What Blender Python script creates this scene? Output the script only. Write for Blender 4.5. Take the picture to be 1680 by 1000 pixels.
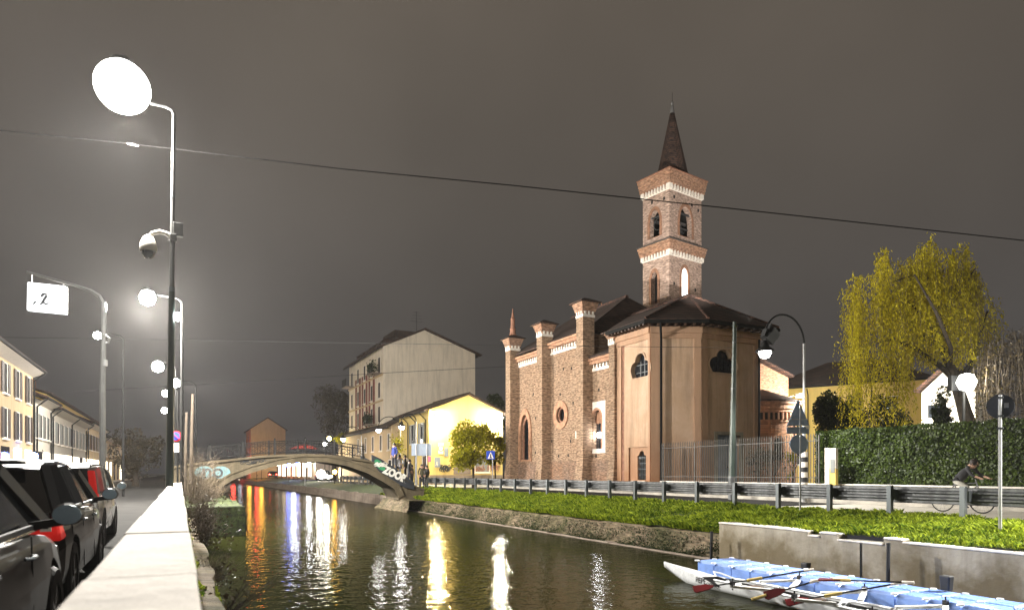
import bpy, bmesh, math, random
import numpy as np
from mathutils import Vector, Matrix, geometry
random.seed(7)
rng = np.random.default_rng(11)
scene = bpy.context.scene
for o in list(bpy.data.objects): bpy.data.objects.remove(o)
R = math.radians

# ------------------------------------------------------------------ camera
ZC = 1.2            # eye height above the roads
F = 1100.0          # focal length in photograph pixels (1680 wide)
HZ = 775.0          # horizon row
cam = bpy.data.cameras.new('camera')
cam.sensor_width = 36.0
cam.lens = 36.0 * F / 1680.0
cam.shift_y = (HZ - 500.0) / 1680.0
cam.clip_start = 0.05; cam.clip_end = 3000
cam.dof.use_dof = True; cam.dof.focus_distance = 42; cam.dof.aperture_fstop = 2.2
camo = bpy.data.objects.new('camera', cam)
scene.collection.objects.link(camo)
camo.location = (0, 0, ZC); camo.rotation_euler = (R(90), 0, 0)
scene.camera = camo

# ------------------------------------------------------------------ night sky
w = bpy.data.worlds.new('World'); scene.world = w; w.use_nodes = True
nt = w.node_tree; nt.nodes.clear()
out = nt.nodes.new('ShaderNodeOutputWorld'); bg = nt.nodes.new('ShaderNodeBackground')
tc = nt.nodes.new('ShaderNodeTexCoord'); sx = nt.nodes.new('ShaderNodeSeparateXYZ')
ramp = nt.nodes.new('ShaderNodeValToRGB')
e = ramp.color_ramp.elements
e[0].position = 0.0; e[0].color = (.046, .045, .049, 1)
e[1].position = 0.62; e[1].color = (.125, .104, .083, 1)
m = e.new(0.16); m.color = (.068, .062, .059, 1)
m = e.new(0.36); m.color = (.098, .085, .073, 1)
nz = nt.nodes.new('ShaderNodeTexNoise'); nz.inputs['Scale'].default_value = 2.2; nz.inputs['Detail'].default_value = 3
mr = nt.nodes.new('ShaderNodeMapRange'); mr.inputs['To Min'].default_value = .74; mr.inputs['To Max'].default_value = 1.22; mr.inputs['From Min'].default_value = .2; mr.inputs['From Max'].default_value = .8
mx = nt.nodes.new('ShaderNodeVectorMath'); mx.operation = 'SCALE'
L = nt.links.new
L(tc.outputs['Generated'], sx.inputs[0]); L(sx.outputs['Z'], ramp.inputs[0])
L(tc.outputs['Generated'], nz.inputs['Vector']); L(nz.outputs['Fac'], mr.inputs['Value'])
L(ramp.outputs[0], mx.inputs[0]); L(mr.outputs[0], mx.inputs['Scale'])
L(mx.outputs[0], bg.inputs['Color']); L(bg.outputs[0], out.inputs[0])
bg.inputs['Strength'].default_value = .67
scene.view_settings.view_transform = 'Standard'
scene.view_settings.look = 'None'
scene.view_settings.exposure = 0.5
scene.view_settings.gamma = 1.0

# ------------------------------------------------------------------ canal frame: s across (right), t along the canal, z up
TH = math.atan2(545.0, F)
NX, NY = math.cos(TH), math.sin(TH)
def W(s, t, z=0.0): return Vector((s*NX - t*NY, s*NY + t*NX, z))
def canal(X, Y): return (X*NX + Y*NY, -X*NY + Y*NX)
def onS(px, s):                      # t where the vertical plane s is seen in column px
    u = (px-840.0)/F; Y = s/(NX*u+NY); return canal(u*Y, Y)[1]
def onT(px, t):
    u = (px-840.0)/F            # X = s NX - t NY ; Y = s NY + t NX
    return t*(NY + u*NX)/(NX - u*NY)
def zat(py, s, t): return ZC + (HZ-py)/F*(s*NY+t*NX)
def atY(px, Y): return canal((px-840.0)/F*Y, Y)

# ------------------------------------------------------------------ mesh builder
OFF = {}
class MB:
    def __init__(self, xf=None): self.v=[]; self.f=[]; self.m=[]; self.xf=xf; self.mi=0
    def add(self, vs, fs):
        b=len(self.v); self.v += [tuple(p) for p in vs]
        for f in fs: self.f.append(tuple(b+i for i in f)); self.m.append(self.mi)
        return self
    def poly(self, pts): return self.add(pts,[tuple(range(len(pts)))])
    def box(self, x0,x1,y0,y1,z0,z1):
        v=[(x0,y0,z0),(x1,y0,z0),(x1,y1,z0),(x0,y1,z0),(x0,y0,z1),(x1,y0,z1),(x1,y1,z1),(x0,y1,z1)]
        return self.add(v,[(0,3,2,1),(4,5,6,7),(0,1,5,4),(1,2,6,5),(2,3,7,6),(3,0,4,7)])
    def frus(self, a, b):       # a,b = (x0,x1,y0,y1,z): frustum between two rectangles
        x0,x1,y0,y1,z=a; v=[(x0,y0,z),(x1,y0,z),(x1,y1,z),(x0,y1,z)]
        x0,x1,y0,y1,z=b; v+=[(x0,y0,z),(x1,y0,z),(x1,y1,z),(x0,y1,z)]
        return self.add(v,[(0,3,2,1),(4,5,6,7),(0,1,5,4),(1,2,6,5),(2,3,7,6),(3,0,4,7)])
    def obox(self, c, size, rot=(0,0,0)):
        M = Matrix.Translation(c) @ (Matrix.Rotation(rot[2],4,'Z')@Matrix.Rotation(rot[1],4,'Y')@Matrix.Rotation(rot[0],4,'X'))
        hx,hy,hz=[q/2 for q in size]
        v=[M@Vector(p) for p in [(-hx,-hy,-hz),(hx,-hy,-hz),(hx,hy,-hz),(-hx,hy,-hz),(-hx,-hy,hz),(hx,-hy,hz),(hx,hy,hz),(-hx,hy,hz)]]
        return self.add(v,[(0,3,2,1),(4,5,6,7),(0,1,5,4),(1,2,6,5),(2,3,7,6),(3,0,4,7)])
    def bar(self, a, b, w, h=None):   # rectangular bar from a to b
        a=Vector(a); b=Vector(b); d=(b-a).normalized(); h=h or w
        up=Vector((0,0,1)) if abs(d.z)<.95 else Vector((1,0,0))
        x=d.cross(up).normalized()*w/2; y=x.cross(d).normalized()*h/2
        v=[a-x-y,a+x-y,a+x+y,a-x+y,b-x-y,b+x-y,b+x+y,b-x+y]
        return self.add(v,[(0,3,2,1),(4,5,6,7),(0,1,5,4),(1,2,6,5),(2,3,7,6),(3,0,4,7)])
    def tube(self, pts, r, n=8, caps=True):
        pts=[Vector(p) for p in pts]; k=len(pts)
        rs = r if isinstance(r,(list,tuple)) else [r]*k
        vs=[]; fs=[]; prev=None
        for i,p in enumerate(pts):
            d=(pts[min(i+1,k-1)]-pts[max(i-1,0)])
            if d.length<1e-9: d=Vector((0,0,1))
            d.normalize()
            if prev is None:
                up=Vector((0,0,1)) if abs(d.z)<.9 else Vector((1,0,0)); x=d.cross(up).normalized()
            else: x=(prev-d*prev.dot(d)).normalized()
            prev=x; y=d.cross(x)
            for j in range(n):
                a=2*math.pi*j/n; vs.append(p+(x*math.cos(a)+y*math.sin(a))*rs[i])
        for i in range(k-1):
            for j in range(n):
                a=i*n+j; b=i*n+(j+1)%n; fs.append((a,b,b+n,a+n))
        if caps: fs.append(tuple(range(n-1,-1,-1))); fs.append(tuple(range((k-1)*n,k*n)))
        return self.add(vs,fs)
    def lathe(self, prof, c=(0,0,0), n=16, a0=0, a1=2*math.pi, phase=0):
        full=abs(a1-a0-2*math.pi)<1e-6; m=n if full else n+1; vs=[]; fs=[]
        for (r,z) in prof:
            for j in range(m):
                a=a0+(a1-a0)*j/n+phase; vs.append((c[0]+r*math.cos(a),c[1]+r*math.sin(a),c[2]+z))
        for i in range(len(prof)-1):
            for j in range(n):
                a=i*m+j; b=i*m+((j+1)%m if full else j+1); fs.append((a,b,b+m,a+m))
        return self.add(vs,fs)
    def prism(self, poly, z0, z1):
        n=len(poly); v=[(x,y,z0) for x,y in poly]+[(x,y,z1) for x,y in poly]
        return self.add(v,[tuple(range(n-1,-1,-1)),tuple(range(n,2*n))]+[(i,(i+1)%n,(i+1)%n+n,i+n) for i in range(n)])
    def extr(self, fr, poly, d0, d1):  # 2D outline in frame, extruded from depth d0 to d1
        n=len(poly); v=[fr(a,b,d0) for a,b in poly]+[fr(a,b,d1) for a,b in poly]
        return self.add(v,[tuple(range(n-1,-1,-1)),tuple(range(n,2*n))]+[(i,(i+1)%n,(i+1)%n+n,i+n) for i in range(n)])
    def holed(self, fr, outline, holes, depth=0.0, d0=0.0):   # face with holes and reveals going inwards
        loops=[[Vector((a,b,0)) for a,b in outline]]+[[Vector((a,b,0)) for a,b in h] for h in holes]
        flat=[p for l in loops for p in l]
        tris=geometry.tessellate_polygon(loops)
        self.add([fr(p.x,p.y,d0) for p in flat],[tuple(t) for t in tris])
        if depth:
            for h in holes:
                n=len(h); v=[fr(a,b,d0) for a,b in h]+[fr(a,b,d0+depth) for a,b in h]
                self.add(v,[(i,(i+1)%n,(i+1)%n+n,i+n) for i in range(n)])
        return self
    def ring(self, fr, outer, inner, d0, d1):     # flat ring (same vertex count) with thickness
        n=len(outer)
        v=[fr(a,b,d0) for a,b in outer]+[fr(a,b,d0) for a,b in inner]+[fr(a,b,d1) for a,b in outer]+[fr(a,b,d1) for a,b in inner]
        f=[]
        for i in range(n):
            j=(i+1)%n
            f+=[(i,j,n+j,n+i),(2*n+i,3*n+i,3*n+j,2*n+j),(i,2*n+i,2*n+j,j),(n+i,n+j,3*n+j,3*n+i)]
        return self.add(v,f)
    def build(self, name, mat, parent=None, smooth=False, bevel=0.0, off=None, rot=0.0, fix=True):
        me=bpy.data.meshes.new(name)
        vs=self.v if self.xf is None else [self.xf(p) for p in self.v]
        if parent is not None: o0=OFF.get(parent.name,(0,0,0))
        else: o0=off or (0,0,0)
        vs=[(p[0]-o0[0],p[1]-o0[1],p[2]-o0[2]) for p in vs]
        me.from_pydata(vs,[],self.f)
        mats=mat if isinstance(mat,(list,tuple)) else [mat]
        for q in mats: me.materials.append(q)
        if len(mats)>1:
            me.polygons.foreach_set('material_index',self.m)
        if fix and len(self.f)<30000:
            bm=bmesh.new(); bm.from_mesh(me)
            bmesh.ops.recalc_face_normals(bm,faces=bm.faces); bm.to_mesh(me); bm.free()
        if smooth:
            me.polygons.foreach_set('use_smooth',[True]*len(me.polygons))
        me.update()
        ob=bpy.data.objects.new(name,me); scene.collection.objects.link(ob)
        if parent is not None:
            ob.parent=parent; OFF[ob.name]=o0
        else:
            ob.location=W(*o0); ob.rotation_euler=(0,0,TH+rot); OFF[ob.name]=o0
        if smooth=='auto' or bevel:
            if bevel:
                b=ob.modifiers.new('bevel','BEVEL'); b.width=bevel; b.segments=2; b.limit_method='ANGLE'
        return ob
def tag(o, label=None, cat=None, group=None, kind=None):
    if label: o['label']=label
    if cat: o['category']=cat
    if group: o['group']=group
    if kind: o['kind']=kind
    return o
def thing(name, label, cat, at=(0,0,0), rot=0.0, group=None, local=False):
    """Empty at the base; children authored in canal coordinates unless local."""
    o=bpy.data.objects.new(name,None); scene.collection.objects.link(o)
    o.empty_display_size=.3
    o.location=W(*at); o.rotation_euler=(0,0,TH+rot)
    OFF[o.name]=(0,0,0) if local else at
    return tag(o,label,cat,group)
def copy_tree(o, parent=None):
    c=o.copy(); scene.collection.objects.link(c); OFF[c.name]=OFF.get(o.name,(0,0,0))
    if parent is not None: c.parent=parent
    for ch in list(o.children): copy_tree(ch,c)
    return c
def put(o, at, rot=0.0): o.location=W(*at); o.rotation_euler=(0,0,TH+rot)
def point(name, at_world, power, col=(1,1,1), rad=.15, parent=None, spot=None, tgt=None, blend=.6):
    ld=bpy.data.lights.new(name,'SPOT' if spot else 'POINT'); ld.energy=power; ld.color=col; ld.shadow_soft_size=rad
    if spot: ld.spot_size=spot; ld.spot_blend=blend
    ob=bpy.data.objects.new(name,ld); scene.collection.objects.link(ob); ob.location=at_world
    if tgt is not None: ob.rotation_euler=(Vector(tgt)-Vector(at_world)).to_track_quat('-Z','Y').to_euler()
    if parent is not None:
        mw=ob.matrix_basis.copy()
        pm=Matrix.Translation(parent.location)@parent.rotation_euler.to_matrix().to_4x4()
        ob.parent=parent; ob.matrix_basis=pm.inverted()@mw
    return ob

# ------------------------------------------------------------------ materials
def newmat(name):
    m=bpy.data.materials.new(name); m.use_nodes=True; n=m.node_tree
    return m,n,n.nodes['Principled BSDF']
def N(n,t,**k):
    x=n.nodes.new(t)
    for a,b in k.items():
        if a in x.inputs: x.inputs[a].default_value=b
        else: setattr(x,a,b)
    return x
def coords(n, kind='Object'):
    return N(n,'ShaderNodeTexCoord').outputs[kind]
def mapr(n, src, a, b, fmin=0.0, fmax=1.0):
    r=N(n,'ShaderNodeMapRange'); r.inputs['From Min'].default_value=fmin; r.inputs['From Max'].default_value=fmax
    r.inputs['To Min'].default_value=a; r.inputs['To Max'].default_value=b; n.links.new(src,r.inputs['Value']); return r.outputs[0]
def mixc(n, fac, a, b, mode='MIX'):
    x=N(n,'ShaderNodeMix',data_type='RGBA',blend_type=mode)
    for sock,val in ((x.inputs['Factor'],fac),(x.inputs['A'],a),(x.inputs['B'],b)):
        if hasattr(val,'is_linked'): n.links.new(val,sock)
        else: sock.default_value=val if not isinstance(val,tuple) or len(val)==4 else (*val,1)
    return x.outputs['Result']
def noise(n, vec, scale, detail=4, rough=.55, dist=0.0):
    x=N(n,'ShaderNodeTexNoise'); x.inputs['Scale'].default_value=scale; x.inputs['Detail'].default_value=detail
    x.inputs['Roughness'].default_value=rough; x.inputs['Distortion'].default_value=dist
    n.links.new(vec,x.inputs['Vector']); return x.outputs['Fac']
def bump(n, h, dist, bsdf, strength=1.0):
    b=N(n,'ShaderNodeBump'); b.inputs['Distance'].default_value=dist; b.inputs['Strength'].default_value=strength
    n.links.new(h,b.inputs['Height']); n.links.new(b.outputs[0],bsdf.inputs['Normal'])
def scaled(n, vec, sc):
    m=N(n,'ShaderNodeMapping'); m.inputs['Scale'].default_value=sc; n.links.new(vec,m.inputs['Vector']); return m.outputs[0]
def simple(name, col, rough=.6, metal=0.0, var=.15, scale=3.0, bmp=0.0, col2=None, spec=.5, streak=False, coat=0.0):
    m,n,b=newmat(name); v=coords(n)
    if streak: v=scaled(n,v,(1,1,.12))
    f=noise(n,v,scale,6,.6)
    c2=col2 or tuple(c*(1-2*var) for c in col); c1=col if col2 else tuple(min(1,c*(1+var)) for c in col)
    n.links.new(mixc(n,mapr(n,f,0,1,.3,.7),(*c2,1),(*c1,1)),b.inputs['Base Color'])
    n.links.new(mapr(n,f,max(0,rough-.1),min(1,rough+.1)),b.inputs['Roughness'])
    b.inputs['Metallic'].default_value=metal
    b.inputs['Specular IOR Level'].default_value=spec
    if coat: b.inputs['Coat Weight'].default_value=coat; b.inputs['Coat Roughness'].default_value=.05
    if bmp: bump(n,noise(n,v,scale*6,5,.6),bmp,b)
    return m
def emis(name, col, strength):
    m,n,b=newmat(name); b.inputs['Base Color'].default_value=(*col,1)
    b.inputs['Emission Color'].default_value=(*col,1); b.inputs['Emission Strength'].default_value=strength; return m
def brick(name, c1, c2, mortar, bw=.25, bh=.075, patch=(.22,.12,.08), patchamt=.5, bmp=.02):
    m,n,b=newmat(name); v=coords(n)
    sep=N(n,'ShaderNodeSeparateXYZ'); n.links.new(v,sep.inputs[0])
    ad=N(n,'ShaderNodeMath',operation='ADD'); n.links.new(sep.outputs[0],ad.inputs[0]); n.links.new(sep.outputs[1],ad.inputs[1])
    cb=N(n,'ShaderNodeCombineXYZ'); n.links.new(ad.outputs[0],cb.inputs[0]); n.links.new(sep.outputs[2],cb.inputs[1])
    # wobble so that the courses are hand laid
    wob=N(n,'ShaderNodeVectorMath',operation='MULTIPLY_ADD')
    nn=N(n,'ShaderNodeTexNoise'); nn.inputs['Scale'].default_value=1.3; n.links.new(v,nn.inputs['Vector'])
    n.links.new(nn.outputs['Color'],wob.inputs[0]); wob.inputs[1].default_value=(.10,.05,0); n.links.new(cb.outputs[0],wob.inputs[2])
    br=N(n,'ShaderNodeTexBrick'); br.inputs['Scale'].default_value=1.0; br.inputs['Brick Width'].default_value=bw; br.inputs['Row Height'].default_value=bh
    br.inputs['Mortar Size'].default_value=.009; br.inputs['Mortar Smooth'].default_value=.3; br.inputs['Bias'].default_value=-.1
    br.inputs['Color1'].default_value=(*c1,1); br.inputs['Color2'].default_value=(*c2,1); br.inputs['Mortar'].default_value=(*mortar,1)
    n.links.new(wob.outputs[0],br.inputs['Vector'])
    big=mapr(n,noise(n,v,.55,6,.65,.6),0,1,.42,.66)
    fine=mapr(n,noise(n,scaled(n,cb.outputs[0],(3.9,13.0,1)),1.0,1,.5),.55,1.45,.3,.7)
    c=mixc(n,mapr(n,big,0,patchamt),br.outputs['Color'],(*patch,1))
    g=N(n,'ShaderNodeVectorMath',operation='SCALE'); n.links.new(c,g.inputs[0]); n.links.new(fine,g.inputs['Scale'])
    pale=mapr(n,noise(n,v,1.7,8,.75,1.0),0,.55,.56,.72)
    c=mixc(n,pale,g.outputs[0],tuple(x*1.1 for x in mortar)+(1,))
    n.links.new(c,b.inputs['Base Color']); b.inputs['Roughness'].default_value=.9; b.inputs['Specular IOR Level'].default_value=.2
    h=N(n,'ShaderNodeMath',operation='ADD'); n.links.new(mapr(n,br.outputs['Fac'],1,0),h.inputs[0]); n.links.new(noise(n,v,14,5,.7),h.inputs[1])
    bump(n,h.outputs[0],bmp,b)
    return m
def tiles(name, c1, c2):
    m,n,b=newmat(name); v=coords(n)
    wv=N(n,'ShaderNodeTexWave',wave_type='BANDS',bands_direction='X'); wv.inputs['Scale'].default_value=1.6
    sep=N(n,'ShaderNodeSeparateXYZ'); n.links.new(v,sep.inputs[0])
    ad=N(n,'ShaderNodeMath',operation='ADD'); n.links.new(sep.outputs[0],ad.inputs[0]); n.links.new(sep.outputs[1],ad.inputs[1])
    cb=N(n,'ShaderNodeCombineXYZ'); n.links.new(ad.outputs[0],cb.inputs[0]); n.links.new(sep.outputs[2],cb.inputs[1])
    br=N(n,'ShaderNodeTexBrick'); br.inputs['Scale'].default_value=1; br.inputs['Brick Width'].default_value=.22; br.inputs['Row Height'].default_value=.16
    br.inputs['Mortar Size'].default_value=.02
    br.inputs['Color1'].default_value=(*c1,1); br.inputs['Color2'].default_value=(*c2,1); br.inputs['Mortar'].default_value=(.012,.009,.008,1)
    n.links.new(cb.outputs[0],br.inputs['Vector'])
    f=mapr(n,noise(n,v,1.2,6,.7),.5,1.4,.3,.7)
    g=N(n,'ShaderNodeVectorMath',operation='SCALE'); n.links.new(br.outputs['Color'],g.inputs[0]); n.links.new(f,g.inputs['Scale'])
    n.links.new(g.outputs[0],b.inputs['Base Color']); b.inputs['Roughness'].default_value=.85
    bump(n,br.outputs['Fac'],.04,b,-1.0)
    return m
def plaster(name, col, stain=(.2,.1,.05), amt=.5, low=None, lowr=(-1.2,1.6)):
    """painted render with blotches, vertical runs and damp near the ground"""
    m,n,b=newmat(name); v=coords(n)
    f=noise(n,v,.8,7,.65,.4); c=mixc(n,mapr(n,f,0,amt,.45,.75),(*col,1),(*stain,1))
    r=noise(n,scaled(n,v,(2.2,2.2,.22)),1.0,6,.65)
    c=mixc(n,mapr(n,r,0,amt*.9,.46,.72),c,tuple(x*.5 for x in col)+(1,))
    if low:
        sep=N(n,'ShaderNodeSeparateXYZ'); n.links.new(v,sep.inputs[0])
        w_=N(n,'ShaderNodeMath',operation='MULTIPLY_ADD'); n.links.new(noise(n,v,1.1,5,.6),w_.inputs[0]); w_.inputs[1].default_value=-3.0; n.links.new(sep.outputs[2],w_.inputs[2])
        c=mixc(n,mapr(n,w_.outputs[0],.85,0,*lowr),c,(*low,1))
    n.links.new(c,b.inputs['Base Color']); b.inputs['Roughness'].default_value=.85; b.inputs['Specular IOR Level'].default_value=.25
    bump(n,noise(n,v,9,6,.6),.012,b)
    return m
def leafm(name, c1, c2, trans=.35, rough=.5):
    m,n,b=newmat(name); geo=N(n,'ShaderNodeNewGeometry')
    v=coords(n); f=noise(n,v,1.1,3,.6)
    mm=N(n,'ShaderNodeMath',operation='ADD'); n.links.new(f,mm.inputs[0]); n.links.new(geo.outputs['Random Per Island'],mm.inputs[1])
    c=mixc(n,mapr(n,mm.outputs[0],0,1,.62,1.38),(*c1,1),(*c2,1))
    n.links.new(c,b.inputs['Base Color']); b.inputs['Roughness'].default_value=rough; b.inputs['Specular IOR Level'].default_value=.18
    if trans:
        tr=N(n,'ShaderNodeBsdfTranslucent'); n.links.new(c,tr.inputs['Color'])
        ms=N(n,'ShaderNodeMixShader'); ms.inputs[0].default_value=trans
        o=n.nodes['Material Output']; n.links.new(b.outputs[0],ms.inputs[1]); n.links.new(tr.outputs[0],ms.inputs[2]); n.links.new(ms.outputs[0],o.inputs[0])
    return m
M={}
M['brick']=brick('church_brick',(.42,.27,.175),(.21,.13,.085),(.30,.23,.165),patch=(.34,.25,.175))
M['brick_low']=brick('plinth_brick',(.27,.17,.12),(.15,.10,.075),(.26,.21,.16),patch=(.30,.16,.09),patchamt=.6)
M['brick_tower']=brick('tower_brick',(.52,.37,.295),(.25,.17,.135),(.38,.31,.26),bh=.09,bw=.3,patch=(.30,.21,.17))
M['brick_apse']=brick('apse_brick',(.46,.23,.14),(.28,.15,.10),(.46,.38,.3),patch=(.55,.32,.18),bh=.09)
M['brick_canal']=brick('canal_brick',(.22,.165,.11),(.11,.085,.055),(.20,.17,.12),patch=(.05,.055,.018),patchamt=.85,bmp=.05)
M['terracotta']=simple('terracotta',(.46,.25,.15),.8,var=.25,scale=4,bmp=.01)
M['terracotta_dark']=simple('terracotta_dark',(.33,.16,.10),.8,var=.25,scale=4,bmp=.01)
M['whiteband']=simple('limewash_white',(.80,.74,.66),.8,var=.08,scale=4)
M['roof']=tiles('old_roof_tiles',(.085,.045,.030),(.045,.026,.02))
M['roof_red']=tiles('red_roof_tiles',(.12,.055,.035),(.06,.03,.022))
M['pink']=plaster('pink_plaster',(.56,.38,.255),(.68,.50,.38),.8,low=(.30,.13,.055))
M['pinktrim']=plaster('pink_trim',(.50,.315,.205),(.44,.27,.18),.6,low=(.34,.16,.08))
M['cream']=plaster('cream_plaster',(.54,.41,.25),(.42,.31,.19),.4)
M['offwhite']=plaster('offwhite_plaster',(.80,.71,.58),(.66,.58,.47),.6)
M['yellow']=plaster('yellow_plaster',(.72,.55,.20),(.66,.48,.16),.35)
M['yellow2']=plaster('ochre_plaster',(.78,.57,.17),(.66,.46,.14),.4)
M['white']=simple('white_plaster',(.54,.50,.44),.8,var=.06)
M['redbrick']=simple('red_brick_panel',(.22,.07,.05),.9,var=.2,scale=2)
M['concrete']=plaster('concrete',(.40,.36,.29),(.17,.14,.09),1.0,low=(.12,.09,.045),lowr=(-1.35,-.65))
M['concrete2']=plaster('rough_concrete',(.27,.22,.18),(.17,.13,.10),.8)
M['cap']=plaster('parapet_cap',(.80,.75,.69),(.70,.64,.57),.5)
M['asphalt']=simple('asphalt',(.030,.029,.028),.95,spec=.05,var=.25,scale=1.2,bmp=.01)
M['paving']=simple('pale_paving',(.40,.37,.32),.7,var=.2,scale=1.5,bmp=.01)
M['lamplit_road']=simple('lamplit_road_paint',(.55,.51,.44),.7,var=.1,scale=1.5,bmp=.01)  # road tone brightened to look lamplit
M['ground']=simple('ground',(.07,.065,.05),.9,var=.3,scale=.6)
M['soil']=simple('grassy_soil',(.035,.055,.012),.95,var=.4,scale=3,bmp=.02)
M['moss']=simple('moss',(.04,.055,.012),.95,var=.5,scale=6,bmp=.03)
M['steel']=simple('galvanised_steel',(.15,.165,.175),.42,metal=.85,var=.25,scale=3,streak=True)
M['steel_dark']=simple('weathered_steel',(.15,.155,.16),.45,metal=.7,var=.3,scale=4,streak=True)
M['iron']=simple('black_iron',(.012,.012,.012),.75,spec=.2,var=.2)
M['greenpole']=simple('green_painted_pole',(.045,.065,.055),.4,var=.35,scale=5,streak=True)
M['greymetal']=simple('grey_painted_metal',(.12,.12,.115),.4,var=.1,metal=.3)
M['lightmetal']=simple('pale_metal',(.36,.36,.36),.4,var=.1,metal=.3)
M['fence']=simple('fence_metal',(.075,.07,.062),.6,metal=.0,var=.2)
M['signback']=simple('sign_back_grey',(.24,.29,.37),.5,var=.12,scale=2)
M['signdark']=simple('sign_back_dark',(.022,.026,.034),.5,var=.12)
M['glass']=simple('dark_glass',(.022,.026,.034),.08,var=.1,spec=.8)
M['darkvoid']=simple('dark_interior',(.006,.006,.006),.9,var=.1)
M['wood']=simple('dark_wood',(.07,.035,.02),.6,var=.3,scale=6,streak=True)
M['shutter']=simple('brown_shutter',(.045,.028,.02),.6,var=.2)
M['shutter_grey']=simple('grey_shutter',(.22,.23,.22),.6,var=.15)
M['bark']=simple('bark',(.045,.032,.02),.9,var=.35,scale=8,bmp=.02)
M['bark_pale']=simple('dry_twig',(.11,.08,.052),.9,var=.35,scale=8)
M['willow']=leafm('willow_leaf',(.27,.23,.010),(.62,.52,.025),.42)
M['treeleaf']=leafm('tree_leaf',(.17,.16,.006),(.36,.34,.012),.55)
M['hedge']=leafm('hedge_leaf',(.010,.020,.003),(.055,.085,.010),.1,.4)
M['darkleaf']=leafm('dark_leaf',(.012,.024,.006),(.035,.050,.012),.15)
M['brownleaf']=leafm('brown_leaf',(.022,.016,.007),(.05,.035,.013),.15)
M['grass']=leafm('grass_blade',(.045,.095,.005),(.36,.43,.03),.35,.6)
M['black']=simple('black_rubber',(.015,.015,.016),.6,var=.1)
M['blackplastic']=simple('black_plastic',(.012,.012,.013),.7,var=.1)
M['carblack']=simple('black_car_paint',(.010,.010,.011),.35,var=.1,metal=.1,coat=.5)
M['cardark']=simple('dark_grey_car_paint',(.055,.052,.045),.38,var=.08,metal=.5,coat=.6)
M['carsilver']=simple('silver_car_paint',(.42,.42,.40),.3,var=.05,metal=.6,coat=1.0)
M['carglass']=simple('car_glass',(.010,.011,.012),.05,var=.05,spec=.9)
M['mirror']=simple('mirror_glass',(.45,.60,.70),.25,metal=.35,var=.1)  # pale blue paints the bright reflection in the mirror
M['taillamp']=emis('tail_lamp_red',(.55,.012,.008),.35)
M['tailred']=simple('tail_lens_red',(.45,.01,.008),.15,var=.1,coat=1.0)
M['red_on']=emis('tail_light_lit',(1,.05,.03),30)
M['head_on']=emis('headlight_lit',(1,.93,.78),260)
M['rim']=simple('alloy_rim',(.45,.45,.46),.3,metal=.9,var=.1)
M['plate']=simple('number_plate',(.7,.7,.68),.4,var=.03)
M['blue']=simple('blue_float_plastic',(.19,.32,.72),.34,var=.15,scale=3)
M['hull']=simple('white_hull',(.74,.76,.78),.28,var=.05,coat=.5)
M['riggerwhite']=simple('white_rigger',(.8,.8,.78),.35,var=.04)
M['carbon']=simple('carbon_black',(.018,.018,.02),.3,var=.1)
M['oarred']=simple('red_oar_blade',(.12,.008,.010),.4,var=.15)
M['skin']=simple('skin',(.45,.27,.19),.6,var=.05)
M['lampwhite']=emis('lamp_glow_white',(1,.97,.88),60)
M['lamparc']=emis('lamp_glow_arched',(1,.97,.90),200)
M['lampnear']=emis('lamp_glow_near',(1,.97,.90),16)
M['lampbig']=emis('lamp_glow_big',(1,.98,.93),16)
M['lampcool']=emis('lamp_glow_cool',(.95,.97,1),160)
M['lampyellow']=emis('lamp_glow_yellow',(1,.80,.25),60)
M['shoplight']=emis('shop_light',(1,.85,.6),5.0)
M['shopwhite']=emis('shop_white',(1,.93,.8),1.1)
M['blueglow']=emis('blue_glow',(.12,.2,1),30)
M['towerlight']=emis('lit_belfry',(1,1,.96),3.0)
# ================================================================== SETTING
S_PAR0, S_PAR1 = -.296, .055      # parapet
ZL = -.08                         # left road level
ZW = -1.05                        # water level
S_BANK = 12.55
def grid(name, mat, s0,s1,t0,t1,ns,ntt,zf, smooth=True):
    ss=np.linspace(s0,s1,ns+1); ts=np.linspace(t0,t1,ntt+1)
    mb=MB(); mb.v=[(s,t,zf(s,t)) for t in ts for s in ss]
    k=ns+1
    mb.f=[(j*k+i,j*k+i+1,(j+1)*k+i+1,(j+1)*k+i) for j in range(ntt) for i in range(ns)]; mb.m=[0]*len(mb.f)
    return mb.build(name,mat,smooth=smooth,off=(s0,t0,0))
def sheet(name, mat, s0,s1,t0,t1,z):
    o=MB().poly([(s0,t0,z),(s1,t0,z),(s1,t1,z),(s0,t1,z)]).build(name,mat,off=(s0,t0,z)); return tag(o,kind='structure')
sheet('ground',M['ground'],15.85,500,-40,900,.10)
sheet('ground',M['ground'],-400,-.30,-40,900,ZL-.004)
sheet('road',M['asphalt'],-8.2,-.30,-30,800,ZL)
sheet('road',M['asphalt'],16.0,21.2,-30,800,.104)
sheet('forecourt_or_lit_road',M['lamplit_road'],16.02,21.18,-20,onS(1222,16),.108)  # pale sheet paints the arched lamp's pool of light on the road
pv=MB(); pv.box(21.2,21.9,-20,400,.0,.22)
tag(pv.build('pavement',M['paving'],off=(21.2,0,0),bevel=.02),kind='structure')
pv=MB(); pv.box(-9.0,-8.2,-10,300,ZL-.2,ZL+.12)
tag(pv.build('pavement',M['paving'],off=(-9,0,ZL),bevel=.02),kind='structure')
pv=MB()
for k in range(2): pv.poly([(16.35+k*4.5,-20,.108),(16.45+k*4.5,-20,.108),(16.45+k*4.5,300,.108),(16.35+k*4.5,300,.108)])
tag(pv.build('road_marking',M['paving'],off=(16.35,0,.108)),kind='structure')
# pale forecourt of the yellow house
sheet('forecourt_or_lit_road',M['paving'],15.95,28,46.5,57.2,.112)

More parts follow.
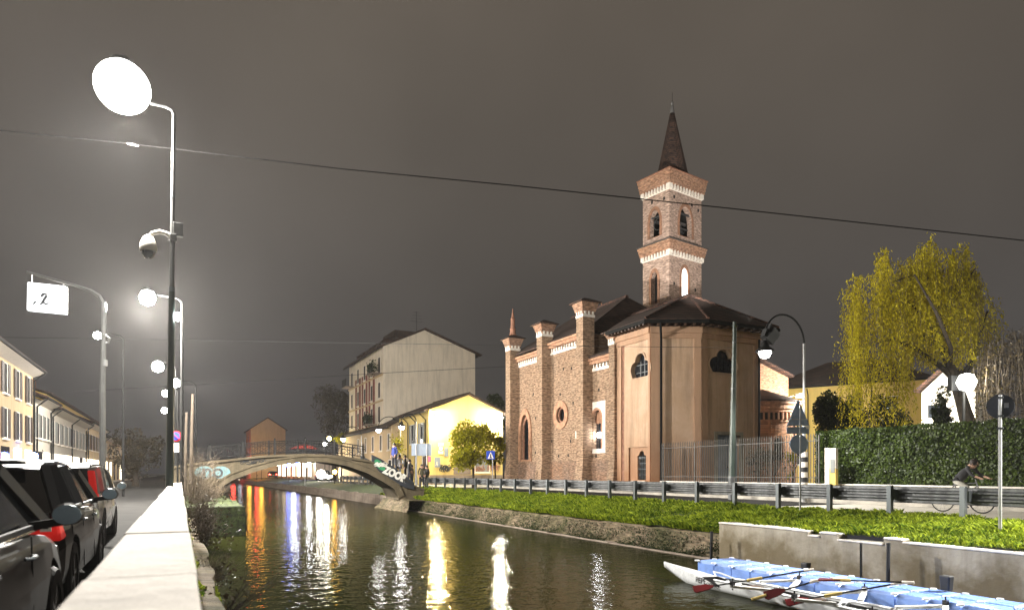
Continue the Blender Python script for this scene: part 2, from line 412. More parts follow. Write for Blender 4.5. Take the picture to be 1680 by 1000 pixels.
# water: real ripples as bump, dark olive
def water_mat():
    m,n,b=newmat('canal_water'); v=coords(n)
    b.inputs['Base Color'].default_value=(.010,.0095,.003,1); b.inputs['Roughness'].default_value=.03
    b.inputs['IOR'].default_value=1.33; b.inputs['Specular IOR Level'].default_value=.30
    v1=scaled(n,v,(1.0,1.15,1)); 
    a=noise(n,v1,2.9,2,.5,.4); c=noise(n,scaled(n,v,(1.0,1.3,1)),9.0,2,.5,.2)
    s=N(n,'ShaderNodeMath',operation='MULTIPLY_ADD'); n.links.new(c,s.inputs[0]); s.inputs[1].default_value=.34; n.links.new(a,s.inputs[2])
    bump(n,s.outputs[0],.0175,b)
    mk=N(n,'ShaderNodeBsdfDiffuse'); mk.inputs['Color'].default_value=(.013,.0145,.003,1); ms=N(n,'ShaderNodeMixShader'); ms.inputs[0].default_value=.56
    o=n.nodes['Material Output']; n.links.new(b.outputs[0],ms.inputs[1]); n.links.new(mk.outputs[0],ms.inputs[2]); n.links.new(ms.outputs[0],o.inputs[0])
    return m
M['water']=water_mat()
o=MB().poly([(-.5,-12,ZW),(14.5,-12,ZW),(14.5,800,ZW),(-.5,800,ZW)]).build('water',M['water'],off=(-.5,0,ZW)); tag(o,kind='structure')
o=MB().poly([(-.5,-12,ZW-1.5),(14.5,-12,ZW-1.5),(14.5,800,ZW-1.5),(-.5,800,ZW-1.5)]).build('canal_bed',M['moss'],off=(-.5,0,ZW-1.5)); tag(o,kind='structure')

# grassy bank
def hsh(x,y): return math.sin(x*1.7+math.sin(y*.9)*1.3)*.5+math.sin(y*1.3+x*.6)*.5
def bank_z(s,t):
    k=min(1,max(0,(s-12.4)/3.2)); edge=-.10 if t<12.95 else -.40
    if t>=12.95: edge=-.42
    z=edge+(.14-edge)*(k**.8)+.05*max(0,hsh(s*3.3+5,t*2.1))
    return z+.045*hsh(s*1.6,t*.8)*min(1,k*4)*(1-k*.6)
o=grid('grass_bank_ground',M['soil'],12.62,15.95,12.95,47,22,130,bank_z); o.name='bank'; tag(o,kind='structure')
o=grid('bank',M['soil'],12.35,15.95,-4,12.95,22,60,bank_z); tag(o,kind='structure')
o=grid('bank',M['soil'],12.62,15.95,47,260,10,80,lambda s,t: -.35+.45*min(1,(s-12.6)/2.6)); tag(o,kind='structure')

# walls of the canal
cw=MB()
def cprof(t):   # broken top edge of the concrete wall
    return 0
tb=[onS(p,12.2) for p in (1180,1300,1326,1345,1374,1450,1481)]
tops=[(tb[0],tb[1],-.075),(tb[1],tb[2],-.085),(tb[2],tb[3],-.17),(tb[3],tb[4],-.085),(tb[4],tb[5],-.20),(tb[5],tb[6],-.08),(tb[6],-6,-.13)]
r=thing('concrete_quay_wall','stained grey concrete quay wall with a stepped top behind the blue floating dock','canal wall',(12.2,2,ZW))
for i,(a,b_,z) in enumerate(tops):
    lo,hi=min(a,b_),max(a,b_)
    cw.box(12.2,12.5,lo,hi,ZW-1.2,z)
cw.build('wall',M['concrete'],r)
cp=MB()
for (a,b_,z) in tops: cp.box(12.17,12.53,min(a,b_)+.004,max(a,b_)-.004,z+.002,z+.035)
cp.build('coping',M['cap'],r,bevel=.01)
d=MB()
for q in (5.0,8.9): d.box(12.185,12.202,q,q+.03,ZW,-.16)
d.build('joint',M['darkvoid'],r)

def rough_wall(name,label,mat,s,t0,t1,ztop,thick=.5,seed=1,nt_=None,lean=.10,amp=.05):
    rr=random.Random(seed); n_=nt_ or int((t1-t0)*2.2); mb=MB(); nz_=9
    zs=[ZW-1.0+(ztop-ZW+1.0)*k/(nz_-1) for k in range(nz_)]
    vs=[]
    for i in range(n_+1):
        t=t0+(t1-t0)*i/n_
        for k,z in enumerate(zs):
            bulge=lean*(1-(z-ZW)/(ztop-ZW)) if z<ztop else 0
            zz=z+(rr.uniform(-.04,.03) if k==nz_-1 else 0)
            vs.append((s-bulge+rr.uniform(-amp,amp)*.5+amp*hsh(t*1.1,z*3),t,zz))
        vs.append((s+thick,t,ztop+rr.uniform(-.02,.02)))
    k=nz_+1; fs=[(i*k+j,(i+1)*k+j,(i+1)*k+j+1,i*k+j+1) for i in range(n_) for j in range(k-1)]
    mb.add(vs,fs)
    return tag(mb.build(name,mat,off=(s,(t0+t1)/2,ZW)),label,'canal wall')
rough_wall('brick_quay_wall','old mossy brick quay wall under the grass bank, below the church',M['brick_canal'],12.6,12.95,42.5,-.40,seed=3)
rough_wall('stone_quay_wall','pale rough stone quay wall seen beyond the bridge on the right bank',M['concrete2'],12.6,42.5,300,-.33,seed=4,nt_=160)
# ledge at the foot of the brick wall
mb=MB()
for i in range(30):
    a=12.95+i*.985; mb.box(12.28,12.62,a,a+.975,ZW-.5,ZW+.03+.01*math.sin(i*3))
tag(mb.build('stone_ledge',M['concrete2'],off=(12.3,13,ZW),bevel=.01),'thin stone ledge at water level along the foot of the brick quay wall','ledge')

# parapet
r=thing('canal_parapet','long low parapet with a smooth cream cap running away at the left of the canal','parapet',(-.12,0,ZL))
tt=-2.5; kk=0
while tt<26.4:
    e_=min(26.5,tt+1.75+.25*math.sin(kk*2.3)); c=MB(); dz_=.004*math.sin(kk*1.7); dx_=.004*math.sin(kk*2.9)
    c.box(S_PAR0+dx_,S_PAR1+dx_,tt+.004,e_-.004,.74,.84+dz_); c.build('cap_stone',M['cap'],r,bevel=.012); tt=e_; kk+=1
c=MB(); c.box(S_PAR0+.04,S_PAR1-.04,-2.5,26.45,-1.3,.738); c.build('wall',M['concrete2'],r)
rough_wall('left_quay_wall','mossy left quay wall under the parapet and weeds',M['brick_canal'],.45,-3,26,-.35,seed=8,thick=-.5,lean=-.05)
c=MB()
def lb_z(s,t): return -.25-.55*(s/.55)**1.3+.06*hsh(s*6,t*2)
o=grid('left_bank',M['moss'],.04,.62,-3,26.4,5,90,lb_z); o.name='left_bank'; tag(o,kind='structure')
# wider overgrown bank and abutment wall before the bridge
rough_wall('overgrown_abutment','overgrown stone abutment wall at the left foot of the bridge',M['moss'],2.1,26.2,40,.0,seed=9,thick=-2.4,lean=-.1,amp=.08)
mb=MB(); mb.box(-.3,2.12,26.0,26.25,ZW-1,-.02); tag(mb.build('abutment_end_wall',M['moss'],off=(1,26,ZW)),'short stone end face of the overgrown bank beyond the parapet','canal wall')
rough_wall('far_left_quay_wall','dark left quay wall beyond the bridge',M['concrete2'],1.2,42,320,-.2,seed=12,thick=-1.6,nt_=120,lean=-.1)

# ================================================================== GUARD RAILS
def guard_rail(label, t0, t1, s0=15.5):
    r=thing('guard_rail',label,'guard rail',(s0,(t0+t1)/2,.1))
    prof=[(0,.875),(.03,.86),(.03,.80),(-.035,.765),(-.035,.735),(.03,.70),(.03,.655),(-.035,.62),(-.035,.585),(.03,.55),(.03,.50),(.0,.485)]
    # double wave section
    t=t0; k=0
    while t<t1-.1:
        e=min(t+3.4,t1); mb=MB(); n_=len(prof)
        vs=[(s0+.20+a,t-.12,z) for a,z in prof]+[(s0+.20+a,e+.12,z) for a,z in prof]+[(s0+.205+a,t-.12,z) for a,z in prof]+[(s0+.205+a,e+.12,z) for a,z in prof]
        mb.add(vs,[(i,i+1,n_+i+1,n_+i) for i in range(n_-1)]+[(2*n_+i,3*n_+i,3*n_+i+1,2*n_+i+1) for i in range(n_-1)]+[(0,n_,3*n_,2*n_),(n_-1,3*n_-1,4*n_-1,2*n_-1)])
        for v_ in range(len(mb.v)):
            x,y,z=mb.v[v_]; mb.v[v_]=(x+(.004 if k%2 else 0),y,z+.006*math.sin(k*2.1))
        mb.build('beam',M['steel_dark'],r,fix=False); t=e; k+=1
    t=t0
    k=0
    while t<=t1+.01:
        mb=MB(); x=s0+random.uniform(-.01,.01)
        mb.box(x-.055,x+.055,t-.055,t-.047,-.6,.90); mb.box(x-.055,x-.047,t-.047,t+.055,-.6,.90); mb.box(x+.047,x+.055,t-.047,t+.055,-.6,.90)
        mb.box(x+.056,x+.19,t-.09,t+.09,.56,.80)
        p=mb.build('post',M['steel'],r); 
        t+=1.7; k+=1
    return r
guard_rail('long galvanised guard rail on the grass bank in front of the church',0.34,46.3)
guard_rail('far guard rail with dark posts seen through the arch of the bridge',51,74)

# ================================================================== LOW WALL, FENCE, HEDGE
S_F=21.95
tF0=onS(1344,S_F); tF1=onS(1086,S_F)
mb=MB(); mb.box(S_F-.10,S_F+.14,2,tF1,-.1,.72); 
r=thing('garden_wall','low pale wall along the road under the hedge and the iron fence','low wall',(S_F,10,.1))
mb.build('wall',M['white'],r)
mb=MB(); mb.box(S_F-.13,S_F+.17,2,tF1,.722,.79); mb.build('coping',M['cap'],r,bevel=.01)
r=thing('iron_fence','tall grey iron fence of thin pickets in front of the chapel','fence',(S_F,(tF0+tF1)/2,.79))
n_=74
for i in range(n_):
    t=tF0+(tF1-tF0)*i/(n_-1); mb=MB(); zt=2.62
    mb.box(S_F-.011,S_F+.011,t-.011,t+.011,.79,zt); mb.frus((S_F-.016,S_F+.016,t-.016,t+.016,zt),(S_F-.001,S_F+.001,t-.001,t+.001,zt+.12))
    mb.build('picket',M['fence'],r)
for z in (1.0,2.42): MB().box(S_F-.02,S_F+.02,tF0,tF1,z,z+.03).build('rail',M['fence'],r)
for i in range(5):
    t=tF0+(tF1-tF0)*(i+.02)/4.04; MB().box(S_F+.025,S_F+.075,t-.025,t+.025,.79,2.66).build('post',M['fence'],r)

def quads_cloud(centers, normals, size, aspect=1.6, jitter=.5):
    """many leaf sized quads; arrays in, (verts, faces) out"""
    n=len(centers); a=rng.normal(size=(n,3)); a-= (a*normals).sum(1)[:,None]*normals; a/=np.linalg.norm(a,axis=1)[:,None]+1e-9
    b=np.cross(normals,a); s=size*(1+jitter*(rng.random(n)-.5)*2); s=s[:,None]
    p0=centers-a*s*aspect/2; p1=centers+b*s*.5; p2=centers+a*s*aspect/2; p3=centers-b*s*.5
    return np.stack([p0,p1,p2,p3],1).reshape(-1,3)
def leaf_obj(name, mat, verts, parent=None, at=(0,0,0)):
    n=len(verts)//4; me=bpy.data.meshes.new(name)
    o0=np.array(OFF.get(parent.name,(0,0,0)) if parent is not None else at)
    v=(verts-o0).astype(np.float32)
    me.vertices.add(n*4); me.vertices.foreach_set('co',v.ravel())
    me.loops.add(n*4); me.loops.foreach_set('vertex_index',np.arange(n*4,dtype=np.int32))
    me.polygons.add(n); me.polygons.foreach_set('loop_start',np.arange(0,n*4,4,dtype=np.int32))
    me.update(calc_edges=True); me.materials.append(mat)
    ob=bpy.data.objects.new(name,me); scene.collection.objects.link(ob)
    if parent is not None: ob.parent=parent; OFF[ob.name]=tuple(o0)
    else: ob.location=W(*at); ob.rotation_euler=(0,0,TH); OFF[ob.name]=at
    return ob
def rnd_unit(n):
    a=rng.normal(size=(n,3)); return a/np.linalg.norm(a,axis=1)[:,None]
# hedge
tH0,tH1=3.0,onS(1337,22.2)
r=thing('clipped_hedge','long clipped evergreen hedge along the road at the right','hedge',(22.7,10,.1))
MB().box(22.35,23.3,tH0,tH1-.15,.1,2.66).build('core',M['darkleaf'],r)
n_=42000
u=rng.random((n_,3)); side=rng.random(n_)
c=np.zeros((n_,3)); nn_=np.zeros((n_,3))
f=side<.74
c[f]=np.c_[22.22+.10*rng.random(f.sum()),tH0+(tH1-tH0)*u[f,1],.70+2.1*u[f,2]]; nn_[f]=(-1,0,.25)
g=(side>=.74)&(side<.93)
c[g]=np.c_[22.2+1.2*u[g,0],tH0+(tH1-tH0)*u[g,1],2.66+.13*rng.random(g.sum())]; nn_[g]=(0,0,1)
h=side>=.93
c[h]=np.c_[22.2+1.2*u[h,0],tH1-.15+.15*rng.random(h.sum()),.6+2.2*u[h,2]]; nn_[h]=(0,1,.2)
lump=.03*np.sin(c[:,1]*2.3+np.sin(c[:,2]*3)*1.5)+.03*np.sin(c[:,1]*5.1+c[:,2]*4)+.03; c+=nn_*lump[:,None]
nn_+=rng.normal(size=(n_,3))*.45; nn_/=np.linalg.norm(nn_,axis=1)[:,None]
leaf_obj('foliage',M['hedge'],quads_cloud(c,nn_,.058,1.5),r)

# grass: blades, one countless mass
def blades(n, sfun, h0, h1, name, label, at, keep=None, wide=.0062):
    s,t=sfun(n); z=np.array([bank_z(a,b) for a,b in zip(s,t)])
    clump=.5+.5*np.sin(s*3.1+np.sin(t*1.9)*2)*np.sin(t*2.7+s)+.35*np.sin(s*7.3+t*5.1)*np.sin(t*6.7-s*2)
    hgt=(h0+(h1-h0)*rng.random(n)**1.5)*(.6+.7*clump)
    ang=rng.random(n)*6.283; lean=.35+.5*rng.random(n)
    wd=wide*(.7+.8*rng.random(n))*np.clip((t+6)/18,.8,2.6)
    dx=np.cos(ang);dy=np.sin(ang)
    p=np.stack([s,t,z-.02],1)
    mid=p+np.stack([dx*hgt*lean*.35-.04*hgt,dy*hgt*lean*.35,hgt*.6],1)
    tip=p+np.stack([dx*hgt*lean-.12*hgt,dy*hgt*lean,hgt*(1-.3*lean)],1)
    side_=np.stack([-dy*wd,dx*wd,np.zeros(n)],1)
    v=np.stack([p-side_,p+side_,mid+side_*.7,tip],1).reshape(-1,3)
    v2=np.stack([p-side_,mid+side_*.7,tip,mid-side_*.7],1).reshape(-1,3)
    o=leaf_obj(name,M['grass'],np.concatenate([v,v2]),None,at); tag(o,label,'grass',kind='stuff'); return o
def spread(n):
    # denser near the camera
    u=rng.random(n); t=3+ (46.5-3)*u**1.7; s=12.36+3.7*rng.random(n); m_=(t>12.95)&(s<12.66); s[m_]+=.22; return s,t
blades(190000,spread,.05,.17,'grass','bright green tufted grass covering the bank along the quay','' or (14,10,-.2))
def spill(n):
    t=12.95+33*rng.random(n)**1.5; return 12.60+.12*rng.random(n),t
blades(6000,spill,.10,.24,'grass_fringe','long grass hanging over the top edge of the brick quay wall',(12.6,20,-.4))
# moss tufts and weeds beside the parapet and low on the brick wall
n_=9000; t=-1+26*rng.random(n_)**1.3; s=.06+.5*rng.random(n_); c=np.stack([s,t,np.array([lb_z(a,b) for a,b in zip(s,t)])+.09*rng.random(n_)],1)
o=leaf_obj('moss_tufts',M['grass'],quads_cloud(c,rnd_unit(n_),.035,2.2),None,(.3,3,-.6)); tag(o,'green moss and weeds on the strip between the parapet and the water','moss',kind='stuff')
n_=15000; t=13+29*rng.random(n_)**1.3; hh=rng.random(n_)**2.2; c=np.stack([12.50-.07*rng.random(n_)-.06*(1-hh),t,ZW+.04+.58*hh],1); c=c[np.sin(t*4.1+hh*7)+np.sin(t*1.7)+rng.random(n_)*1.6>-.1]; n_=len(c)
o=leaf_obj('wall_moss',M['darkleaf'],quads_cloud(c,rnd_unit(n_),.032,1.3),None,(12.5,20,ZW)); tag(o,'dark moss clinging low on the brick quay wall','moss',kind='stuff')
# ================================================================== CHURCH
G_=.1
def plane_s(s0):      # facade facing the canal (-s). a = t , b = z , depth goes inwards
    return lambda a,b,d: (s0+d,a,b)
def plane_t(t0):      # facade facing the camera (-t). a = s
    return lambda a,b,d: (a,t0+d,b)
def plane_gen(p,q):   # from p to q (s,t) ; a = metres along, depth to the left-hand inside
    d=Vector((q[0]-p[0],q[1]-p[1])); d.normalize(); nrm=Vector((-d.y,d.x))
    return lambda a,b,dd: (p[0]+d.x*a+nrm.x*dd, p[1]+d.y*a+nrm.y*dd, b)
def rect(a0,a1,b0,b1): return [(a0,b0),(a1,b0),(a1,b1),(a0,b1)]
def arch(c,w_,z0,z1,n=7,pointed=True):
    """pointed or round arch opening, counter clockwise"""
    h=w_/2; pts=[(c-h,z0),(c+h,z0)]
    rise=w_*.85 if pointed else h; zs=z1-rise
    if pointed:
        for i in range(n+1):
            k=i/n; a=h*(1-k**1.6) ; pts.append((c+a,zs+rise*math.sin(k*math.pi/2)**.9 if i else zs))
        for i in range(n-1,-1,-1):
            k=i/n; a=h*(1-k**1.6); pts.append((c-a,zs+rise*math.sin(k*math.pi/2)**.9 if i else zs))
    else:
        for i in range(2*n+1):
            a=math.pi*i/(2*n); pts.append((c+h*math.cos(a),zs+h*math.sin(a)))
    return pts
def circ(c,z,rx,rz=None,n=24): return [(c+rx*math.cos(2*math.pi*i/n),z+(rz or rx)*math.sin(2*math.pi*i/n)) for i in range(n)]
def quatre(c,z,w_,h_,n=28,flat=True):
    pts=[]; lobes=[(-.50,-.12,.50),(.50,-.12,.50),(0,.40,.50),(0,-.2,.62),(-.50,-.40,.38),(.50,-.40,.38)]
    for i in range(n*2):
        a=2*math.pi*i/(n*2); dx,dy=math.cos(a),math.sin(a); best=.3
        for (cx,cy,r_) in lobes:
            b_=dx*cx+dy*cy; disc=b_*b_-(cx*cx+cy*cy-r_*r_)
            if disc>0: best=max(best,b_+math.sqrt(disc))
        px,py=dx*best,max(-.66,dy*best)
        pts.append((c+px*w_/2,z+py*h_/2))
    return pts
M['arch_brick']=simple('arch_brick',(.30,.16,.10),.85,var=.25,scale=5)
M['cornice_brick']=brick('cornice_brick',(.42,.23,.14),(.26,.14,.09),(.36,.27,.2),patch=(.36,.24,.18),bh=.12)
church=thing('church','brick church with a tall bell tower and a pink plastered chapel beside the canal road','church',(22.2,36,.1))
SW=22.2; SB=21.5
# buttress positions from the photograph
tb1=onS(837,SB); tb2=onS(889.3,SB); tb3=onS(956.5,SB); tb4=onS(1008,SB)
BW=.75
def white_teeth(mb, fr, a0, a1, z, pitch=.26, h=.2, d=-.09, w_=.13):
    n_=max(2,int((a1-a0)/pitch)); 
    for i in range(n_):
        a=a0+(a1-a0)*(i+.5)/n_
        mb.extr(fr,[(a-w_/2,z),(a+w_/2,z),(a+w_*.22,z+h),(a-w_*.22,z+h)],d,.0)
def band(mb, fr, a0,a1,z0,z1,d): mb.extr(fr,rect(a0,a1,z0,z1),d,.02)
def bay(ta,tb,ztop,zwhite,holes,tag_=''):
    """wall between two buttresses, ta>tb"""
    fr=plane_s(SW); lo,hi=tb,ta
    mb=MB(); mb.holed(fr,rect(lo,hi,1.95,ztop),holes,.35)
    # put-log holes: small real recesses
    mb.build('wall',M['brick'],church)
    p=MB(); p.box(SW-.10,SW+.3,lo,hi,-.1,1.95); p.build('plinth',M['brick_low'],church)
    c=MB(); c.xf=None
    band(c,fr,lo,hi,zwhite+.42,ztop-.32,-.14); band(c,fr,lo,hi,ztop-.32,ztop-.12,-.24); band(c,fr,lo,hi,ztop-.12,ztop+.02,-.34)
    c.build('cornice',M['terracotta'],church)
    c=MB(); band(c,fr,lo,hi,zwhite,zwhite+.16,-.05); white_teeth(c,fr,lo+.05,hi-.05,zwhite+.16,.30,.24,-.10,.17)
    c.build('frieze',M['whiteband'],church)
def putlogs(lst):
    mb=MB()
    for t,z in lst: mb.box(SW-.006,SW+.05,t-.07,t+.07,z-.09,z+.09)
    mb.build('putlog_holes',M['darkvoid'],church)
# bay 1 : lancet
c1=onS(862,SW); c2=onS(921.5,SW+.05); c3=onS(979.5,SW)
bay(tb1,tb2+BW,9.55,8.85,[arch(c1,1.25,2.12,5.35)])
bay(tb2,tb3+BW,9.75,9.0,[circ(c2,4.95,.52)])
bay(tb3,tb4+BW,7.95,7.25,[arch(c3,1.15,2.62,5.05,pointed=False)])
putlogs([(c2+dt,z) for dt,z in ((-1.3,7.8),(-.3,7.9),(1.6,6.1),(-1.5,5.6),(1.4,2.3),(.3,2.3),(-.9,2.3),(1.2,3.3),(-1.2,3.2),(-1.9,2.4),(1.9,7.6),(.1,6.3))]+
        [(c1+dt,z) for dt,z in ((1.7,4.6),(-1.5,5.0),(1.6,2.9),(-1.5,2.6),(-1.2,6.7))]+[(c3+dt,z) for dt,z in ((-.2,6.1),(-1.5,5.9),(.1,2.2))])
def surround(fr,outline_fn, grow, mat, d0,d1, name='window_surround', parent=None, steps=1):
    mb=MB(); mb.ring(fr,outline_fn(grow),outline_fn(0),d0,d1); return mb.build(name,mat,parent or church)
fr=plane_s(SW)
surround(fr,lambda g: arch(c1,1.25+2*g,2.12-g*.3,5.35+g*1.25),.34,M['terracotta'],-.09,.05)
surround(fr,lambda g: arch(c1,.95+2*g,2.15-g*.1,5.05+g*1.25),.16,M['terracotta_dark'],.10,.20)
surround(fr,lambda g: circ(c2,4.95,.52+g),.40,M['terracotta'],-.07,.05)
surround(fr,lambda g: circ(c2,4.95,.40+g),.13,M['terracotta_dark'],.08,.18)
mb=MB(); mb.holed(fr,rect(c3-.92,c3+.92,2.40,5.42),[arch(c3,1.15,2.62,5.05,pointed=False)],0,-.035); mb.extr(fr,rect(c3-.95,c3+.95,2.36,2.44),-.06,0)
mb.ring(fr,rect(c3-.92,c3+.92,2.40,5.42),rect(c3-.90,c3+.90,2.42,5.40),-.035,.0)
mb.build('window_surround',M['whiteband'],church)
surround(fr,lambda g: arch(c3,1.0+2*g,2.62,4.95+g,pointed=False),.11,M['terracotta'],-.06,.12)
def pane(fr,outline,depth,bars_a=(),bars_b=(),extent=None,mat=None,name='window'):
    mb=MB(); mb.poly([fr(a,b,depth) for a,b in outline]); w_=mb.build(name,mat or M['glass'],church)
    if bars_a or bars_b:
        a0,a1,b0,b1=extent; q=MB()
        for a in bars_a: q.extr(fr,rect(a-.014,a+.014,b0,b1),depth-.05,depth-.01)
        for b in bars_b: q.extr(fr,rect(a0,a1,b-.012,b+.012),depth-.045,depth-.012)
        q.build('bars',M['iron'],w_)
    return w_
pane(fr,arch(c1,1.26,2.1,5.36),.30,[c1-.3,c1,c1+.3],[2.4+.3*i for i in range(9)],(c1-.6,c1+.6,2.12,5.0))
pane(fr,circ(c2,4.95,.53),.30,[c2-.2,c2,c2+.2],[4.7,4.95,5.2],(c2-.5,c2+.5,4.5,5.4))
w3=pane(fr,arch(c3,1.16,2.6,5.06,pointed=False),.33,[c3-.18,c3+.2],[3.2,3.7],(c3-.5,c3+.5,2.62,4.2))
mb=MB(); mb.extr(fr,[(c3-.5,4.15),(c3+.5,4.15)]+[(c3+.5*math.cos(a),4.45+.5*math.sin(a)) for a in [math.pi*i/10 for i in range(11)]],.28,.32); mb.build('tympanum',M['terracotta'],w3)
M['glassglare']=emis('window_glare',(1,1,1),70)
mb=MB(); mb.lathe([(.0,-.17),(.10,-.13),(.13,0),(.10,.13),(.0,.17)],(SW+.24,c3+.12,3.45),12); mb.build('lamp',M['glassglare'],w3)  # glowing ball added for the street lamp's reflection in the pane
mb=MB(); mb.extr(fr,rect(onS(955,SW),onS(944.5,SW),3.35,3.80),-.03,.0); q=mb.build('wall_plaque',M['whiteband'],church)
mb=MB()
for k in range(3): mb.extr(fr,rect(onS(953,SW),onS(947,SW),3.45+k*.1,3.47+k*.1),-.034,-.031)
mb.build('inscription',M['signdark'],q)
# buttresses
def buttress(t1,ztop,shaft_top,pinn=False,base=True,wd=BW,sb=SB,dep=.8):
    t0=t1-0; lo=t1; hi=t1+wd
    mb=MB(); mb.box(sb,sb+dep,lo,hi,1.2,shaft_top); 
    mb.frus((sb-.22,sb+dep,lo-.10,hi+.10,-.1),(sb,sb+dep,lo,hi,1.9))
    b_=mb.build('buttress',M['brick'],church)
    mb=MB(); mb.box(sb-.03,sb+dep+.03,lo-.03,hi+.03,shaft_top,shaft_top+.16)
    for i in range(3):
        a=lo+wd*(i+.5)/3; mb.box(sb-.07,sb-.0,a-.06,a+.06,shaft_top+.16,shaft_top+.34)
        a=sb+dep*(i+.5)/3; mb.box(a-.06,a+.06,lo-.07,lo+.0,shaft_top+.16,shaft_top+.34)
    mb.build('frieze',M['whiteband'],b_)
    mb=MB(); z=shaft_top+.16
    mb.box(sb-.01,sb+dep+.01,lo-.01,hi+.01,z,z+.16)
    mb.frus((sb-.04,sb+dep+.04,lo-.04,hi+.04,z+.16),(sb-.20,sb+dep+.20,lo-.20,hi+.20,ztop))
    mb.build('capital',M['cornice_brick'],b_)
    mb=MB(); mb.box(sb-.32,sb+dep+.32,lo-.32,hi+.32,ztop,ztop+.07); mb.frus((sb-.30,sb+dep+.30,lo-.30,hi+.30,ztop+.07),(sb+.3,sb+dep-.3,lo+.3,hi-.3,ztop+.36))
    mb.build('cap_roof',M['roof'],b_)
    if pinn: pinnacle(b_,sb+dep/2,lo+wd/2,ztop+.3)
    return b_
def pinnacle(par,s,t,z):
    mb=MB(); mb.lathe([(.30,0),(.22,.12),(.20,.4),(.24,.5),(.17,.56),(.15,1.15),(.19,1.22),(.12,1.3),(.03,1.85),(.05,1.9),(.0,2.0)],(s,t,z),10); mb.build('pinnacle',M['terracotta_dark'],par)
buttress(tb1,10.95,10.1,True)
buttress(tb2,11.05,10.25)
buttress(tb3,11.35,10.5)
buttress(tb4,8.95,8.3,wd=.55,dep=.7)
# nave end, back and west front walls (behind)
T0n=tb3+.3; T1n=tb1+BW-.1
nv=MB(); nv.box(SW+.35,32.0,T1n-.3,T1n,-.1,9.6); nv.poly([(SW,T1n,9.6),(32,T1n,9.6),(27.1,T1n,12.9)])
nv.box(31.7,32.0,T0n,T1n,-.1,9.6)
nv.poly([(SW+.02,T0n,7.0),(32,T0n,7.0),(32,T0n,9.6),(SW+.02,T0n,9.6)])
nv.box(SW+.35,31.6,T0n+.05,T0n+.2,-.1,9.4)
nv.build('nave_wall',M['brick'],church)
# second pinnacle on the far corner of the front
b5=MB(); s5=29.6; t5=T1n-.8
b5.box(s5-.4,s5+.4,t5,t5+.8,8,12.4); q=b5.build('buttress',M['brick'],church); pinnacle(q,s5,t5+.4,12.6)
# nave roof, hipped at the east end
def slab(mb,pts,th=.12):   # planar polygon with thickness
    a,b_,c_=[Vector(p) for p in pts[:3]]; n_=(b_-a).cross(c_-a).normalized()
    if n_.z<0: n_=-n_
    k=len(pts); lo=[Vector(p) for p in pts]; hi=[p+n_*th for p in lo]
    mb.add(lo+hi,[tuple(range(k-1,-1,-1)),tuple(range(k,2*k))]+[(i,(i+1)%k,(i+1)%k+k,i+k) for i in range(k)])
rf=MB(); ze=9.72; zr=12.95; sR=27.1
te=T0n; th_=T0n+3.0
slab(rf,[(SW-.25,te,ze),(SW-.25,T1n,ze),(sR,T1n,zr),(sR,th_,zr)])
slab(rf,[(32.2,te,ze),(32.2,T1n,ze),(sR,T1n,zr),(sR,th_,zr)])
slab(rf,[(SW-.25,te,ze),(32.2,te,ze),(sR,th_,zr)])
q=rf.build('roof',M['roof'],church)
mb=MB(); mb.tube([(sR,th_,zr+.15),(sR,T1n,zr+.15)],.13,8); mb.build('ridge_tiles',M['roof_red'],q)
# choir (bay 3) roof and body
rf=MB(); slab(rf,[(SW-.3,tb4,8.0),(SW-.3,tb3+.0,8.0),(25.5,tb3+.3,9.6),(25.5,tb4,9.6)]); rf.build('choir_roof',M['roof'],church)

# ------------------------------------------------------------------ chapel
P1=canal(7.14,34.5); P2=canal(9.72,34.5); P3=(28.1,P2[1]); P0=(P1[0],tb4-.0); P4=(28.1,33.2)
ZE=8.72
def chapel_wall(p,q,holes,name='chapel_wall'):
    fr=plane_gen(p,q); Ln=(Vector(q)-Vector(p)).length
    mb=MB(); mb.holed(fr,rect(0,Ln,-.1,ZE),holes,.28); w_=mb.build(name,M['pink'],church); return fr,Ln,w_
# left face p=P0 -> q=P1 gives inward = left-hand side of direction; direction is -t so left-hand is +s : inside
def alongs(px,p,q):    # metres along p->q seen at column px
    u=(px-840)/F; A=W(*p); B=W(*q); D=(B-A).normalized()
    return (u*A.y-A.x)/(D.x-u*D.y)
fr,Ln,wl=chapel_wall(P0,P1,[quatre(alongs(1051,P0,P1),6.75,1.62,1.6),rect(alongs(1031,P0,P1)+.02,alongs(1064,P0,P1),.62,2.55)])
aq=alongs(1051,P0,P1)
mb=MB(); mb.ring(fr,quatre(aq,6.75,1.86,1.84),quatre(aq,6.75,1.63,1.61),-.05,.06); mb.build('window_surround',M['pink'],wl)
mb=MB(); mb.poly([fr(a,b,.24) for a,b in quatre(aq,6.75,1.64,1.62)]); wq=mb.build('window',M['glass'],wl)
q=MB()
for a in (-.22,.12,.4): q.extr(fr,rect(aq+a-.015,aq+a+.015,6.3,7.3),.17,.2)
for b in (6.5,6.9): q.extr(fr,rect(aq-.6,aq+.6,b-.015,b+.015),.17,.2)
q.build('bars',M['greymetal'],wq)
a0,a1=alongs(1031,P0,P1)+.02,alongs(1064,P0,P1)
ag=alongs(1050.5,P0,P1)
mb=MB(); gr=[(ag-.36,.82),(ag+.36,.82),(ag+.36,2.1),(ag+.22,2.14),(ag+.16,2.3),(ag,2.38),(ag-.16,2.3),(ag-.22,2.14),(ag-.36,2.1)]
mb.holed(fr,rect(a0-.01,a1+.01,.61,2.56),[gr],.18,.09); mb.build('niche_panel',M['pinktrim'],wl)
mb=MB(); mb.poly([fr(a,b,.26) for a,b in gr]); wg=mb.build('grated_window',M['darkvoid'],wl)
q=MB()
